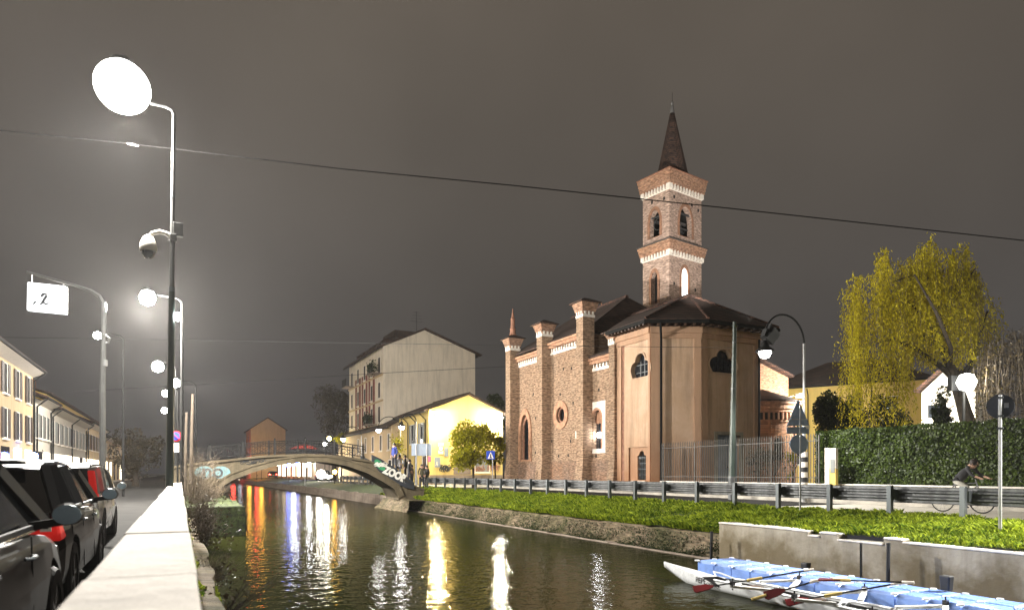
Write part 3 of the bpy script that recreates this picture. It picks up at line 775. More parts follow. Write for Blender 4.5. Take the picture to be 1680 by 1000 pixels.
for i in range(5):
    a=ag-.30+.15*i; q.tube([fr(a,.82+.1*k,.16+0*k) if k%2==0 else fr(a+.05,.82+.1*k,.13) for k in range(14)],.014,5)
for b in (1.1,1.4,1.7,2.0): q.extr(fr,rect(ag-.36,ag+.36,b-.012,b+.012),.14,.165)
q.build('grille',M['steel'],wg)
mb=MB(); mb.extr(fr,rect(ag-.75,ag+.45,.70,.78),-.06,.1); mb.build('sill',M['whiteband'],wl)
# chamfer and front
fr2,Ln2,wc=chapel_wall(P1,P2,[])
ad=alongs(1195,P2,P3); aw=alongs(1187,P2,P3)
fr3,Ln3,wf=chapel_wall(P2,P3,[quatre(aw,6.95,1.95,1.55),rect(ad-.82,ad+.82,-.1,3.2)])
mb=MB(); mb.ring(fr3,quatre(aw,6.95,2.2,1.78),quatre(aw,6.95,1.96,1.56),-.04,.06); mb.build('window_surround',M['pink'],wf)
mb=MB(); mb.poly([fr3(a,b,.24) for a,b in quatre(aw,6.95,1.98,1.6)]); wq=mb.build('window',M['glass'],wf)
q=MB()
for k in range(5): q.extr(fr3,rect(aw-.6+.3*k-.012,aw-.6+.3*k+.012,6.4,7.6),.17,.2)
for b in (6.6,6.95,7.3): q.extr(fr3,rect(aw-.8,aw+.8,b-.012,b+.012),.165,.195)
q.build('bars',M['iron'],wq)
mb=MB(); mb.ring(fr3,rect(ad-1.0,ad+1.0,-.1,3.36),rect(ad-.80,ad+.80,-.09,3.18),-.06,.05); mb.build('door_frame',M['concrete'],wf)
mb=MB(); mb.extr(fr3,rect(ad-.82,ad+.82,-.1,3.2),.22,.27)
for k in range(6): mb.extr(fr3,rect(ad-.78+.265*k,ad-.78+.265*k+.22,.1,3.1),.19,.22)
dd=mb.build('door',M['signback'],wf); MB().extr(fr3,circ(ad+.1,1.5,.05,n=10),.13,.19).build('handle',M['iron'],dd)
chapel_wall(P3,P4,[])
# corner strips, string, cornice
def strips(fr,Ln,cols):
    mb=MB()
    for a,b in cols: mb.extr(fr,rect(a,b,-.1,ZE-.55),-.06,.02)
    mb.extr(fr,rect(-.02,Ln+.02,ZE-.62,ZE-.35),-.09,.02); mb.extr(fr,rect(-.05,Ln+.05,ZE-.35,ZE-.02),-.18,.02)
    return mb
strips(fr,Ln,[(0.02,.42),(alongs(1064.5,P0,P1),Ln)]).build('pilasters',M['pinktrim'],wl)
mb=MB(); mb.extr(fr,rect(.42,.62,-.1,ZE-.6),-.005,.03); mb.build('dark_joint',M['terracotta_dark'],wl)  # darker strip beside the pilaster
strips(fr2,Ln2,[(0,.45),(Ln2-.35,Ln2)]).build('pilasters',M['pinktrim'],wc)
strips(fr3,Ln3,[(0,.40),(Ln3-.4,Ln3)]).build('pilasters',M['pinktrim'],wf)
# damp soot mark on the chamfer
# roof
o_=.72
E1=(P1[0]-o_,0); 
def inter(p,d,q,e):
    p=Vector(p);d=Vector(d);q=Vector(q);e=Vector(e)
    k=((q-p).x*e.y-(q-p).y*e.x)/(d.x*e.y-d.y*e.x); return tuple(p+d*k)
d12=Vector((P2[0]-P1[0],P2[1]-P1[1])).normalized(); n12=Vector((d12.y,-d12.x))   # outward
pe=(P1[0]+n12.x*o_,P1[1]+n12.y*o_)
E1=inter((P1[0]-o_,0),(0,1),pe,d12); E2=inter((0,P2[1]-o_),(1,0),pe,d12); E3=(28.1+o_,P2[1]-o_)
E0=(P1[0]-o_,onS(995,P1[0]-o_)); E4=(28.1+o_,34.5)
AX=(25.5,29.2); ZA=10.95; BX=(25.5,34.8)
zc_=ZE+.10
rf=MB()
slab(rf,[(*E1,zc_),(*AX,ZA),(*BX,ZA),(*E0,zc_)],.13)
slab(rf,[(*E1,zc_),(*E2,zc_),(*AX,ZA)],.13)
slab(rf,[(*E2,zc_),(*E3,zc_),(*AX,ZA)],.13)
slab(rf,[(*E3,zc_),(*E4,zc_),(*BX,ZA),(*AX,ZA)],.13)
cr=rf.build('chapel_roof',M['roof'],church)
mb=MB()
for e_ in (E1,E2,E3): mb.tube([(*e_,zc_+.15),(*AX,ZA+.17)],.085,6)
mb.tube([(*AX,ZA+.17),(*BX,ZA+.17)],.09,6); mb.build('hip_tiles',M['roof_red'],cr)
mb=MB(); mb.tube([(*E0,zc_+.0),(*E1,zc_+.0),(*E2,zc_+.0),(*E3,zc_+.0)],.095,8); mb.build('gutter',M['iron'],cr)
mb=MB()
def rafters(mb,p,q,n_,inw):
    for i in range(n_):
        k=(i+.5)/n_; a=Vector(p).lerp(Vector(q),k); b_=a+Vector(inw)*o_
        mb.bar((a.x,a.y,zc_-.10),(b_.x,b_.y,zc_-.06),.11,.15)
rafters(mb,E0,E1,11,(1,0)); rafters(mb,E1,E2,7,-n12); rafters(mb,E2,E3,9,(0,1))
mb.build('rafters',M['wood'],cr)
mb=MB(); k_=[(*E1,zc_-.03),(*E2,zc_-.03),(*E3,zc_-.03),(28.2,P2[1],zc_-.03),(*P2,zc_-.03),(*P1,zc_-.03),(P1[0],E0[1],zc_-.03),(*E0,zc_-.03)]
mb.poly(k_); mb.build('soffit',M['wood'],cr)
# downpipe at the corner
a=fr2(.50,0,-.16); g=fr2(.35,0,-o_+.02)
mb=MB(); mb.tube([(g[0],g[1],zc_-.05),(g[0],g[1],zc_-.18),(a[0],a[1],zc_-.72),(a[0],a[1],.0)],.06,8); mb.build('downpipe',M['iron'],wc)
mb=MB(); a=fr3(Ln3-.1,0,-.12); mb.tube([(a[0],a[1],zc_-.2),(a[0],a[1],.0)],.055,8); mb.build('downpipe',M['iron'],wf)

# ------------------------------------------------------------------ bell tower
rotT=R(36)-TH
cT=canal(.2345*50,50)
ct,st=math.cos(rotT),math.sin(rotT)
def xt(p): return (cT[0]+p[0]*ct-p[1]*st, cT[1]+p[0]*st+p[1]*ct, p[2])
WR,WL=3.74,2.63      # right face along x, left face along y
frR=lambda a,b,d: (a,d,b)          # faces -y
frL=lambda a,b,d: (d,WL-a,b)       # faces -x ; a measured from far left edge
tw=MB(xt)
low_top=17.55; up_top=22.2
hR=[arch(WR*.47,.72,14.1,16.75)]; hL=[arch(WL-1.45,.62,14.1,16.5)]
uR=[arch(WR*.50,1.42,19.15,21.45)]; uL=[arch(WL-1.42,1.0,19.15,21.2)]
tw.holed(frR,rect(0,WR,6,18.9),hR,.45); tw.holed(frL,rect(0,WL,6,18.9),hL,.45)
tw.holed(frR,rect(0,WR,18.9,22.9),uR,.45); tw.holed(frL,rect(0,WL,18.9,22.9),uL,.45)
tw.holed(lambda a,b,d:(a,WL-d,b),rect(0,WR,6,18.9),[],0); tw.holed(lambda a,b,d:(WR-d,a,b),rect(0,WL,6,18.9),[],0)
tw.holed(lambda a,b,d:(a,WL-d,b),rect(0,WR,18.9,22.9),[],0); tw.holed(lambda a,b,d:(WR-d,a,b),rect(0,WL,18.9,22.9),[],0)
tw.box(0.01,WR-.01,.01,WL-.01,18.7,18.9)
bt=tw.build('bell_tower',M['brick_tower'],church)
def tmb(): return MB(xt)
for (x,z,s_) in ((.55,21.9,0),(2.6,21.75,0),(3.35,21.5,0),(.55,15.4,0),(3.0,15.3,0)):
    mb=tmb(); mb.box(x-.09,x+.09,-.005,.05,z-.12,z+.12); mb.build('putlog_hole',M['darkvoid'],bt)
for (y,z) in ((.5,21.8),(1.7,21.9)): mb=tmb(); mb.box(-.005,.05,y-.09,y+.09,z-.12,z+.12); mb.build('putlog_hole',M['darkvoid'],bt)
mb=tmb(); mb.box(WR-.12,WR-.05,.05,WL-.05,18.95,22.3); mb.box(.05,WR-.12,WL-.12,WL-.05,18.95,22.3); mb.box(.46,WR-.12,.46,WL-.12,21.6,22.3); mb.box(.46,WR-.12,.46,WL-.12,18.91,19.0); mb.build('belfry_shade_panels',M['darkvoid'],bt)  # black panels added as shade inside the belfry
def stage_cornice(z0,wh,th,zt,name):
    # white band + teeth, then stepped brick
    mb=tmb(); mb.box(-.05,WR+.05,-.05,WL+.05,z0,z0+wh)
    n_=11
    for i in range(n_):
        a=WR*(i+.5)/n_; mb.frus((a-.075,a+.075,-.16,.0,z0+wh),(a-.025,a+.025,-.16,.0,z0+wh+th)); mb.frus((a-.09,a+.09,WL,WL+.16,z0+wh),(a-.03,a+.03,WL,WL+.16,z0+wh+th))
    n_=9
    for i in range(n_):
        a=WL*(i+.5)/n_; mb.frus((-.16,.0,a-.08,a+.08,z0+wh),(-.16,.0,a-.025,a+.025,z0+wh+th)); mb.frus((WR,WR+.16,a-.1,a+.1,z0+wh),(WR,WR+.16,a-.03,a+.03,z0+wh+th))
    for (x,y) in ((0,0),(WR,0),(0,WL)): mb.box(x-.13,x+.13,y-.13,y+.13,z0+wh,z0+wh+th)
    mb.build('frieze',M['whiteband'],bt)
    mb=tmb(); mb.box(-.015,WR+.015,-.015,WL+.015,z0+wh,z0+wh+th); mb.build('frieze_shade',M['brick_low'],bt)  # darker brick backing paints the shade between the teeth under the overhang
    mb=tmb(); k=4
    for i in range(k):
        o=.17+.04*i+.015; z=z0+wh+th+(zt-z0-wh-th)*i/k
        mb.box(-o,WR+o,-o,WL+o,z+.002*i,z+(zt-z0-wh-th)/k)
    c_=mb.build(name,M['cornice_brick'],bt)
    mb=tmb(); o=.38; mb.frus((-o,WR+o,-o,WL+o,zt),(-o+.02,WR+o-.02,-o+.02,WL+o-.02,zt+.08)); mb.frus((-o+.02,WR+o-.02,-o+.02,WL+o-.02,zt+.08),(-.02,WR+.02,-.02,WL+.02,zt+.22))
    mb.build('weathering_slab',M['greymetal'] if name=='string_course' else M['terracotta_dark'],c_)
stage_cornice(17.45,.08,.32,18.55,'string_course')
stage_cornice(22.35,.08,.36,23.75,'crown_cornice')
# spire: twelve sided brick cone with lead cap
cx_,cy_=WR/2,WL/2
mb=tmb(); mb.lathe([(1.30,23.9),(1.18,24.4),(.16,29.2)],(cx_,cy_,0),12); mb.build('spire',M['roof'],bt)
mb=tmb(); mb.lathe([(.20,29.1),(.17,29.25),(.07,29.8),(.10,29.85),(.11,29.92),(.07,30.0),(0,30.02)],(cx_,cy_,0),12); cap_=mb.build('spire_cap',M['lightmetal'],bt)
mb=tmb(); mb.tube([(cx_,cy_,30.0),(cx_,cy_,30.75)],.015,6); mb.build('lightning_rod',M['iron'],cap_)
# bells with headstocks and wheels
def bell(x,y,z,r_):
    mb=tmb(); mb.lathe([(0,r_*1.9),(r_*.35,r_*1.85),(r_*.5,r_*1.5),(r_*.58,r_*.8),(r_*.75,r_*.3),(r_,0),(r_*.93,-.02),(0,.2)],(x,y,z),16)
    b_=mb.build('bell',M['steel'],bt,smooth=True)
    mb=tmb(); mb.box(x-.75,x+.75,y-.07,y+.07,z+r_*1.9,z+r_*1.9+.2); mb.build('headstock',M['steel_dark'],b_)
    mb=tmb(); mb.lathe([(.42,-.02),(.46,-.02),(.46,.02),(.42,.02),(.42,-.02)],(0,0,0),20)
    mb.v=[(x+p[2]-r_-.1,y+p[0],z+r_*1.9+p[1]) for p in mb.v]; mb.build('bell_wheel',M['greymetal'],b_)
bell(cx_-.05,.62,19.55,.38); bell(.66,1.30,19.6,.30)
mb=tmb(); mb.bar((.2,.15,20.9),(WR-.2,.15,20.9),.12); mb.bar((.2,.4,19.9),(WR-.2,.4,19.9),.08); mb.bar((.15,.2,20.7),(.15,WL-.2,20.7),.1); mb.build('bell_frame',M['steel_dark'],bt)
# lit belfry lower window
mb=tmb(); mb.poly([frR(a,b,.05) for a,b in arch(WR*.47,.74,14.05,16.78)]); mb.build('lit_window',M['towerlight'],bt)
mb=tmb(); mb.poly([frL(a,b,.40) for a,b in arch(WL-1.45,.64,14.05,16.55)]); mb.build('dark_window',M['darkvoid'],bt)
for (f_,c_,w_,z0_,z1_) in ((frR,WR*.47,.72,14.1,16.75),(frL,WL-1.45,.62,14.1,16.5),(frR,WR*.5,1.42,19.15,21.45),(frL,WL-1.42,1.0,19.15,21.2)):
    mb=tmb(); mb.ring(f_,arch(c_,w_+.44,z0_-.02,z1_+.28),arch(c_,w_,z0_,z1_),-.04,.03); mb.build('arch_surround',M['arch_brick'],bt)

# ------------------------------------------------------------------ old apse at the east end

tA=32.7; sC=34.9
mb=MB(); fr=plane_t(tA)
mb.holed(fr,[(29,-.1),(37.3,-.1),(37.3,7.7),(29.5,10.1)],[],0); mb.box(36.95,37.3,tA+.01,tA+6,-.1,7.7); 
mb.build('old_church_wall',M['brick_apse'],church)
mb=MB(); slab(mb,[(29,tA-.25,10.35),(37.55,tA-.25,7.72),(37.55,tA+7,7.72),(29,tA+7,10.35)],.14); mb.build('old_church_roof',M['roof_red'],church)
ra=2.05
mb=MB(); mb.lathe([(ra,-.1),(ra,5.55)],(sC,tA,0),28,math.pi,2*math.pi); ap=mb.build('apse_wall',M['brick_apse'],church)
mb=MB(); mb.lathe([(ra+.04,5.05),(ra+.10,5.1),(ra+.10,5.2),(ra+.2,5.3),(ra+.2,5.5),(ra+.32,5.6),(ra+.32,5.75),(ra,5.8)],(sC,tA,0),28,math.pi,2*math.pi)
mb.build('cornice',M['terracotta'],ap)
mb=MB()
for i in range(22):
    a=math.pi+math.pi*(i+.5)/22; mb.obox((sC+(ra+.06)*math.cos(a),tA+(ra+.06)*math.sin(a),4.82),(.10,.12,.44),(0,0,a))
mb.lathe([(ra+.02,4.45),(ra+.05,4.45),(ra+.05,4.60),(ra+.02,4.60)],(sC,tA,0),28,math.pi,2*math.pi)
mb.build('arcading',M['terracotta'],ap)
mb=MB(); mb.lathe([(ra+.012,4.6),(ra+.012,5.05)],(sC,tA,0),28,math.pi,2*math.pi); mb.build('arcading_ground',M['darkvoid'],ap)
mb=MB(); mb.lathe([(ra+.42,5.76),(ra+.42,5.84),(.05,6.75)],(sC,tA,0),28,math.pi,2*math.pi); mb.build('apse_roof',M['roof'],ap)
mb=MB()
for a in (1.30*math.pi,1.62*math.pi,1.9*math.pi): mb.obox((sC+(ra+.03)*math.cos(a),tA+(ra+.03)*math.sin(a),2.25),(.14,.16,4.6),(0,0,a))
mb.build('lesenes',M['terracotta'],ap)
for a in (1.38*math.pi,1.78*math.pi):
    da=Vector((math.cos(a),math.sin(a)))
    f_=lambda x,b,d: (sC+(ra-d)*da.x-x*da.y, tA+(ra-d)*da.y+x*da.x, b)
    mb=MB(); mb.extr(f_,arch(0,.42,2.0,3.4,pointed=False),-.02,.02); wz=mb.build('window',M['darkvoid'],ap)
    mb=MB(); mb.ring(f_,arch(0,.75,1.98,3.62,pointed=False),arch(0,.44,2.0,3.42,pointed=False),-.06,.02); mb.build('surround',M['terracotta'],wz)

mb=MB(); mb.bar((37.3,tA+.1,6.35),(37.7,tA-.5,6.5),.06); mb.box(37.5,38.0,tA-.75,tA-.4,6.42,6.58); q=mb.build('wall_lamp',M['white'],church)
mb=MB(); mb.box(37.55,37.95,tA-.72,tA-.43,6.34,6.418); mb.build('lamp_glass',M['lampwhite'],q)
point('wall_lamp_light',W(37.0,tA-3.2,6.0),2300,(1,.93,.82),.2,church)
# ================================================================== OTHER BUILDINGS
def win(par, fr, a, z, w_, h, shut=None, frame=M['whiteband'], glass=None, sill=True, lit=None):
    mb=MB(); mb.ring(fr,rect(a-w_/2-.06,a+w_/2+.06,z-.06,z+h+.06),rect(a-w_/2,a+w_/2,z,z+h),-.05,.02)
    if sill: mb.extr(fr,rect(a-w_/2-.12,a+w_/2+.12,z-.16,z-.06),-.14,.02)
    W_=mb.build('window',frame,par)
    mb=MB(); mb.extr(fr,rect(a-w_/2,a+w_/2,z,z+h),-.012,.0); mb.build('pane',lit or glass or M['glass'],W_)
    if shut:
        for sg in (-1,1):
            x0=a+sg*(w_/2+.03); x1=x0+sg*w_*.52
            mb=MB(); mb.extr(fr,rect(min(x0,x1),max(x0,x1),z-.02,z+h+.02),-.09,-.045)
            for k in range(8): mb.extr(fr,rect(min(x0,x1)+.05,max(x0,x1)-.05,z+.08+h*k/8.3,z+.08+h*k/8.3+.06),-.10,-.09)
            mb.build('shutter',shut,W_)
    return W_
def gable_house(name,label,cat,s0,s1,t0,t1,sA,zE,zA,wallm,roofm,ov=.5,group=None,z0=.1):
    r=thing(name,label,cat,(s0,t0,z0),group=group)
    mb=MB()
    for t,sgn in ((t0,1),(t1,-1)): mb.poly([(s0,t,z0-.3),(s1,t,z0-.3),(s1,t,zE),(sA,t,zA),(s0,t,zE)])
    mb.poly([(s0,t0,z0-.3),(s0,t1,z0-.3),(s0,t1,zE),(s0,t0,zE)]); mb.poly([(s1,t0,z0-.3),(s1,t1,z0-.3),(s1,t1,zE),(s1,t0,zE)])
    w_=mb.build('wall',wallm,r)
    k0=(zA-zE)/(sA-s0); k1=(zA-zE)/(s1-sA); mb=MB()
    slab(mb,[(s0-ov,t0-.35,zE-ov*k0+.03),(sA,t0-.35,zA+.03),(sA,t1+.35,zA+.03),(s0-ov,t1+.35,zE-ov*k0+.03)],.16)
    slab(mb,[(s1+ov,t0-.35,zE-ov*k1+.03),(sA,t0-.35,zA+.03),(sA,t1+.35,zA+.03),(s1+ov,t1+.35,zE-ov*k1+.03)],.16)
    rf_=mb.build('roof',roofm,r)
    mb=MB(); mb.tube([(s0-ov,t0-.35,zE-ov*k0),(s0-ov,t1+.35,zE-ov*k0)],.08,6); mb.build('gutter',M['iron'],rf_)
    mb=MB(); mb.tube([(sA,t0-.35,zA+.16),(sA,t1+.35,zA+.16)],.10,6); mb.build('ridge_tiles',M['roof_red'],rf_)
    return r,w_,rf_
# yellow house
SY=20.0; tY0=57.1; tY1=onS(655,SY)
yr,yw,yrf=gable_house('yellow_house','small yellow gabled house lit by wall lamps behind the leafy tree, left of the church','house',SY,27.3,tY0,tY1,23.8,6.85,8.35,M['yellow'],M['roof'],.55)
fr=plane_s(SY)
for px in (677,692): win(yr,fr,onS(px,SY),4.0,.85,1.75,shut=M['shutter_grey'])
win(yr,fr,onS(666,SY),1.0,.8,1.6,lit=None); 
mb=MB(); mb.extr(fr,rect(onS(697,SY)-.5,onS(697,SY)+.5,.1,2.7),-.03,.02); q=mb.build('door',M['wood'],yr)
mb=MB(); mb.ring(fr,rect(onS(697,SY)-.62,onS(697,SY)+.62,.09,2.85),rect(onS(697,SY)-.5,onS(697,SY)+.5,.1,2.7),-.07,.02); mb.build('door_frame',M['whiteband'],q)
for px in (700,683,671):
    t=onS(px,SY); mb=MB(); mb.tube([(SY-.5,t+.6,6.6),(SY-.12,t,6.0),(SY-.12,t,.2)],.05,6); mb.build('downpipe',M['iron'],yr)
fy=plane_t(tY0)
def sY(px): return onT(px,tY0)
mb=MB(); mb.extr(fy,rect(SY+.0,27.3,-.1,1.0),-.04,.02); mb.build('plinth',M['concrete2'],yr)
mb=MB(); mb.extr(fy,rect(sY(744),sY(772),1.05,2.7),-.05,.02); q=mb.build('shutter_door',M['concrete2'],yr)
win(yr,fy,sY(791),1.3,1.4,1.5,glass=M['shutter_grey'])
# posters, board, clock-like round sign and graffiti scribbles on the gable
mb=MB(); mb.extr(fy,rect(sY(719),sY(727),2.9,3.9),-.05,.0); mb.build('poster',M['whiteband'],yr)
mb=MB(); mb.ring(fy,circ((sY(719)+sY(727))/2,3.4,.28),circ((sY(719)+sY(727))/2,3.4,.19),-.056,-.05); mb.build('poster_ring',M['terracotta'],yr)
mb=MB(); mb.extr(fy,rect(sY(729),sY(735),2.7,3.5),-.05,.0); mb.build('notice_board',M['signback'],yr)
mb=MB(); mb.extr(fy,rect(sY(713),sY(722),1.7,2.6),-.05,.0); q=mb.build('poster',M['signback'],yr)
mb=MB(); mb.tube([(SY+.7+.1*math.sin(k*1.9),tY0-.07,2.0+.2*math.cos(k*2.7)) for k in range(9)],.03,4); mb.build('poster_mark',M['whiteband'],q)
def scribble(par,s0,z0,w_,h,t,seed,mat,rad=.03,name='graffiti'):
    rr=random.Random(seed); pts=[]
    for k in range(70):
        u=k/69; pts.append((s0+w_*u+.14*math.sin(k*.95),t,z0+h*(.5+.5*math.sin(k*.95+1.2)*math.cos(k*.21))+rr.uniform(-.03,.03)))
    mb=MB(); mb.tube(pts,rad,4); return mb.build(name,mat,par)
scribble(yr,sY(722),1.25,.95,.7,tY0-.02,3,M['signdark'],.035)
scribble(yr,sY(776),1.15,1.1,.7,tY0-.02,5,M['terracotta_dark'],.03)
scribble(yr,sY(800),1.3,1.2,.9,tY0-.02,6,M['terracotta_dark'],.03)
mb=MB(); mb.box(sY(765),sY(780),tY0-.35,tY0,5.35,5.45); mb.build('canopy',M['wood'],yr)
# wall lamps on the gable
for px,py,lm_,lc_ in ((711,687,'lampyellow',(1,.85,.5)),(815,688,'lamparc',(1,.93,.72))):
    s=sY(px); z=zat(py,s,tY0)
    mb=MB(); mb.bar((s,tY0,z+.15),(s,tY0-.75,z+.25),.05); mb.box(s-.22,s+.22,tY0-.95,tY0-.65,z+.16,z+.3); q=mb.build('wall_lamp',M['iron'],yr)
    mb=MB(); mb.box(s-.19,s+.19,tY0-.93,tY0-.67,z+.06,z+.158); mb.build('lamp_glass',M[lm_],q)
    point('wall_lamp_light',W(s,tY0-.85,z-.10),2000,lc_,.10,yr)
# low cream wing beyond the yellow house
lw,lww,_=gable_house('low_cream_wing','low cream row house between the yellow house and the tall apartment block','house',19.3,24,tY1+.6,92,21.6,6.0,7.2,M['cream'],M['roof'],.4)
fr=plane_s(19.3)
for px in (588,600,612,625,638): win(lw,fr,onS(px,19.3),3.6,.8,1.6,glass=M['shutter'])
for px in (594,618,640): win(lw,fr,onS(px,19.3),.2,1.1,2.3,lit=M['shopwhite'] if px==618 else None,sill=False)
mb=MB(); mb.extr(plane_t(tY1+.6),rect(19.5,21.4,2.0,3.0),-.04,.01); mb.build('panel',M['shutter_grey'],lw)
# tall apartment block
tW0=72.3; tW1=onS(573,20.05)
wr,ww,wrf=gable_house('apartment_block','tall pale apartment block with a blank gable and red brick street front','building',20.05,31,tW0,tW1,24.8,15.1,17.3,M['offwhite'],M['roof'],.7)
fr=plane_s(20.05)
Lw=tW1-tW0
for i in range(5):
    t=tW0+Lw*(i+.5)/5
    for k,z in enumerate((6.9,9.6,12.4)):
        q=win(wr,fr,t,z,.95,1.7,glass=M['shutter'])
    if i in (1,2,3):
        mb=MB(); mb.extr(fr,rect(t-1.35,t-.62,6.0,12.9),-.06,.0); mb.extr(fr,rect(t+.62,t+1.35,6.0,12.9),-.06,.0); mb.build('brick_panel',M['redbrick'],wr)
for z in (6.4,9.1,11.95): MB().extr(fr,rect(tW0+.02,tW1,z,z+.18),-.12,.0).build('string_course',M['cream'],wr)
for px,z in ((578,11.95),(622,11.95),(615,6.4)):
    t=onS(px,20.05); mb=MB(); mb.box(18.95,20.05,t-1.2,t+1.2,z+.2,z+.32); 
    b_=mb.build('balcony',M['concrete2'],wr); mb=MB()
    for k in range(13): mb.bar((18.98,t-1.17+.195*k,z+.3),(18.98,t-1.17+.195*k,z+1.25),.03)
    mb.bar((18.98,t-1.2,z+1.25),(18.98,t+1.2,z+1.25),.05); mb.build('railing',M['iron'],b_)
    if z<7 or px==622: 
        c=np.array([19.2,t,z+.9])+rng.normal(size=(260,3))*[.18,.8,.35]; leaf_obj('balcony_plants',M['darkleaf'],quads_cloud(c,rnd_unit(260),.16),b_)
for i in range(5):
    t=tW0+3+Lw*.72*(i)/4+1; s0_=20.6+.25*0
    mb=MB(); mb.box(21.2,24.4,t-1.0,t+1.0,15.3,16.55-.0); mb.frus((21.0,24.4,t-1.15,t+1.15,16.55),(22,24.4,t-.4,t+.4,16.95)); mb.build('dormer',M['roof'],wr)
mb=MB(); mb.box(22.5,26.5,tW0+4,tW0+9,16.2,17.9); mb.build('chimney',M['roof'],wr)
ant=MB(); a0=(24.5,tW0+2,17.2); ant.tube([a0,(24.5,tW0+2,19.8)],.03,5)
for k in range(4): ant.bar((24.1-.1*k,tW0+2,19.7-.35*k),(24.9+.1*k,tW0+2.0,19.72-.35*k),.025)
ant.build('antenna',M['iron'],wr)
# far house above the bridge
fh,fhw,_=gable_house('far_house','small pale gabled house standing alone far behind the footbridge','house',14.2,21.6,160,172,17.8,11.0,13.5,M['cream'],M['roof'],.4)
for z in (5,8): win(fh,plane_s(14.2),165,z,1,1.5,shut=M['shutter'])
# lit shop row under the arch
r=thing('shop_row','low row of brightly lit shop fronts seen through the arch of the bridge','shops',(20,113,.1))
mb=MB(); mb.box(20,25,113,188,-.1,4.3); mb.build('wall',M['cream'],r); mb=MB(); slab(mb,[(19.6,112.6,4.3),(25.4,112.6,4.3),(25.4,188,4.3),(19.6,188,4.3)],.2); mb.build('roof',M['roof'],r)
for i,px in enumerate((508,499,490,482,474,466,459,452,446,440,435)):
    t=onS(px,20); mb=MB(); mb.extr(plane_s(20),rect(t-1.6-i*.1,t+1.6+i*.1,.5,3.6),-.05,0); mb.build('shop_window',M['shopwhite'] if i%3!=2 else M['shoplight'],r)
# left row of street houses
SL=-9.0
def left_house(label,pxa,pxb,ze,wallm,nb,floors=2,depth=8,seed=0,shut=None,zr=1.8,shop=None,S=SL):
    rr=random.Random(seed)
    ta=onS(pxa,S); tb=onS(pxb,S); lo,hi=min(ta,tb),max(ta,tb)
    r=thing('terraced_house',label,'house',(S,lo,ZL),group='terraced houses along the left street')
    mb=MB(); mb.box(S-depth,S,lo,hi,ZL-.1,ze); w_=mb.build('wall',wallm,r)
    mb=MB(); slab(mb,[(S+.75,lo-.05,ze-.02),(S+.75,hi+.05,ze-.02),(S-depth/2,hi+.05,ze+zr),(S-depth/2,lo-.05,ze+zr)],.14)
    slab(mb,[(S-depth-.3,lo-.05,ze),(S-depth-.3,hi+.05,ze),(S-depth/2,hi+.05,ze+zr),(S-depth/2,lo-.05,ze+zr)],.14); rf_=mb.build('roof',M['roof_red'],r)
    mb=MB(); mb.prism([(0,0)],0,0) if 0 else None
    mb.poly([(S,lo,ze-.35),(S,hi,ze-.35),(S+.7,hi,ze-.06),(S+.7,lo,ze-.06)]); mb.build('eave_cove',M['white'],rf_)
    mb=MB(); mb.tube([(S+.76,lo,ze+.02),(S+.76,hi,ze+.02)],.08,6); mb.build('gutter',M['iron'],rf_)
    for sg in (lo,hi): mb=MB(); mb.poly([(S,sg,ze),(S-depth,sg,ze),(S-depth/2,sg,ze+zr)]); mb.build('gable',wallm,r)
    fl=lambda a,b,d:(S-d,a,b)
    n_=nb; fh=(ze-ZL-.4)/floors
    for i in range(n_):
        t=lo+(hi-lo)*(i+.5)/n_
        for f in range(1,floors):
            win(r,fl,t,ZL+fh*f+.75,1.0,1.65,shut=shut,glass=M['darkvoid'])
        q=rr.random(); mb=MB(); mb.extr(fl,rect(t-1.0,t+1.0,ZL+.2,ZL+2.8),-.04,.02)
        mb.build('shop_window',shop if shop and q<.55 else (M['shoplight'] if q<.75 else M['glass']),r)
    nd=max(1,n_//4)
    for i in range(nd+1):
        t=lo+.3+(hi-lo-.6)*i/nd; mb=MB(); mb.tube([(S+.72,t,ze-.05),(S+.12,t+.05,ze-.6),(S+.12,t+.05,ZL+.2)],.06,6); mb.build('downpipe',M['iron'],r)
    return r,lo,hi
h1=left_house('two storey cream house with tall brown shutters at the left edge, nearest in the row',-60,54,8.05,M['cream'],5,3,seed=1,shut=M['shutter'],shop=M['shopwhite'])
h2=left_house('low whitewashed house with a roof lower than its near neighbour, beside the cream shuttered house',56,82,6.4,M['white'],4,2,seed=2,shut=M['shutter_grey'],shop=M['shopwhite'])
h3=left_house('whitewashed long low house with grey shutters in the middle of the left row',83,140,6.2,M['white'],9,2,seed=3,shut=M['shutter_grey'],shop=M['shopwhite'])
h4=left_house('narrow plain cream house in the left row behind the lit sign pole',142,170,6.6,M['cream'],6,2,seed=4,shut=M['shutter'])
h5=left_house('tiny farthest house of the left row, half lost in the dark',171,200,6.0,M['cream'],5,2,seed=5)
# taller buildings behind the row
def back_block(label,s0,s1,t0,t1,ze,zr,wm,name='rear_house'):
    r=thing(name,label,'house',(s1,t0,ZL)); mb=MB(); mb.box(s0,s1,t0,t1,ZL,ze); mb.build('wall',wm,r)
    mb=MB(); sm=(s0+s1)/2; slab(mb,[(s1+.5,t0-.4,ze),(s1+.5,t1+.4,ze),(sm,t1+.4,zr),(sm,t0-.4,zr)],.15); slab(mb,[(s0-.5,t0-.4,ze),(s0-.5,t1+.4,ze),(sm,t1+.4,zr),(sm,t0-.4,zr)],.15); rf_=mb.build('roof',M['roof_red'],r)
    mb=MB(); mb.poly([(s0,t0,ze),(s1,t0,ze),(sm,t0,zr)]); mb.poly([(s0,t1,ze),(s1,t1,ze),(sm,t1,zr)]); mb.build('gable',wm,r)
    mb=MB(); mb.box(sm+1,sm+1.7,t0+4,t0+5,ze+.5,zr+.9); mb.build('chimney',M['terracotta_dark'],rf_); return r
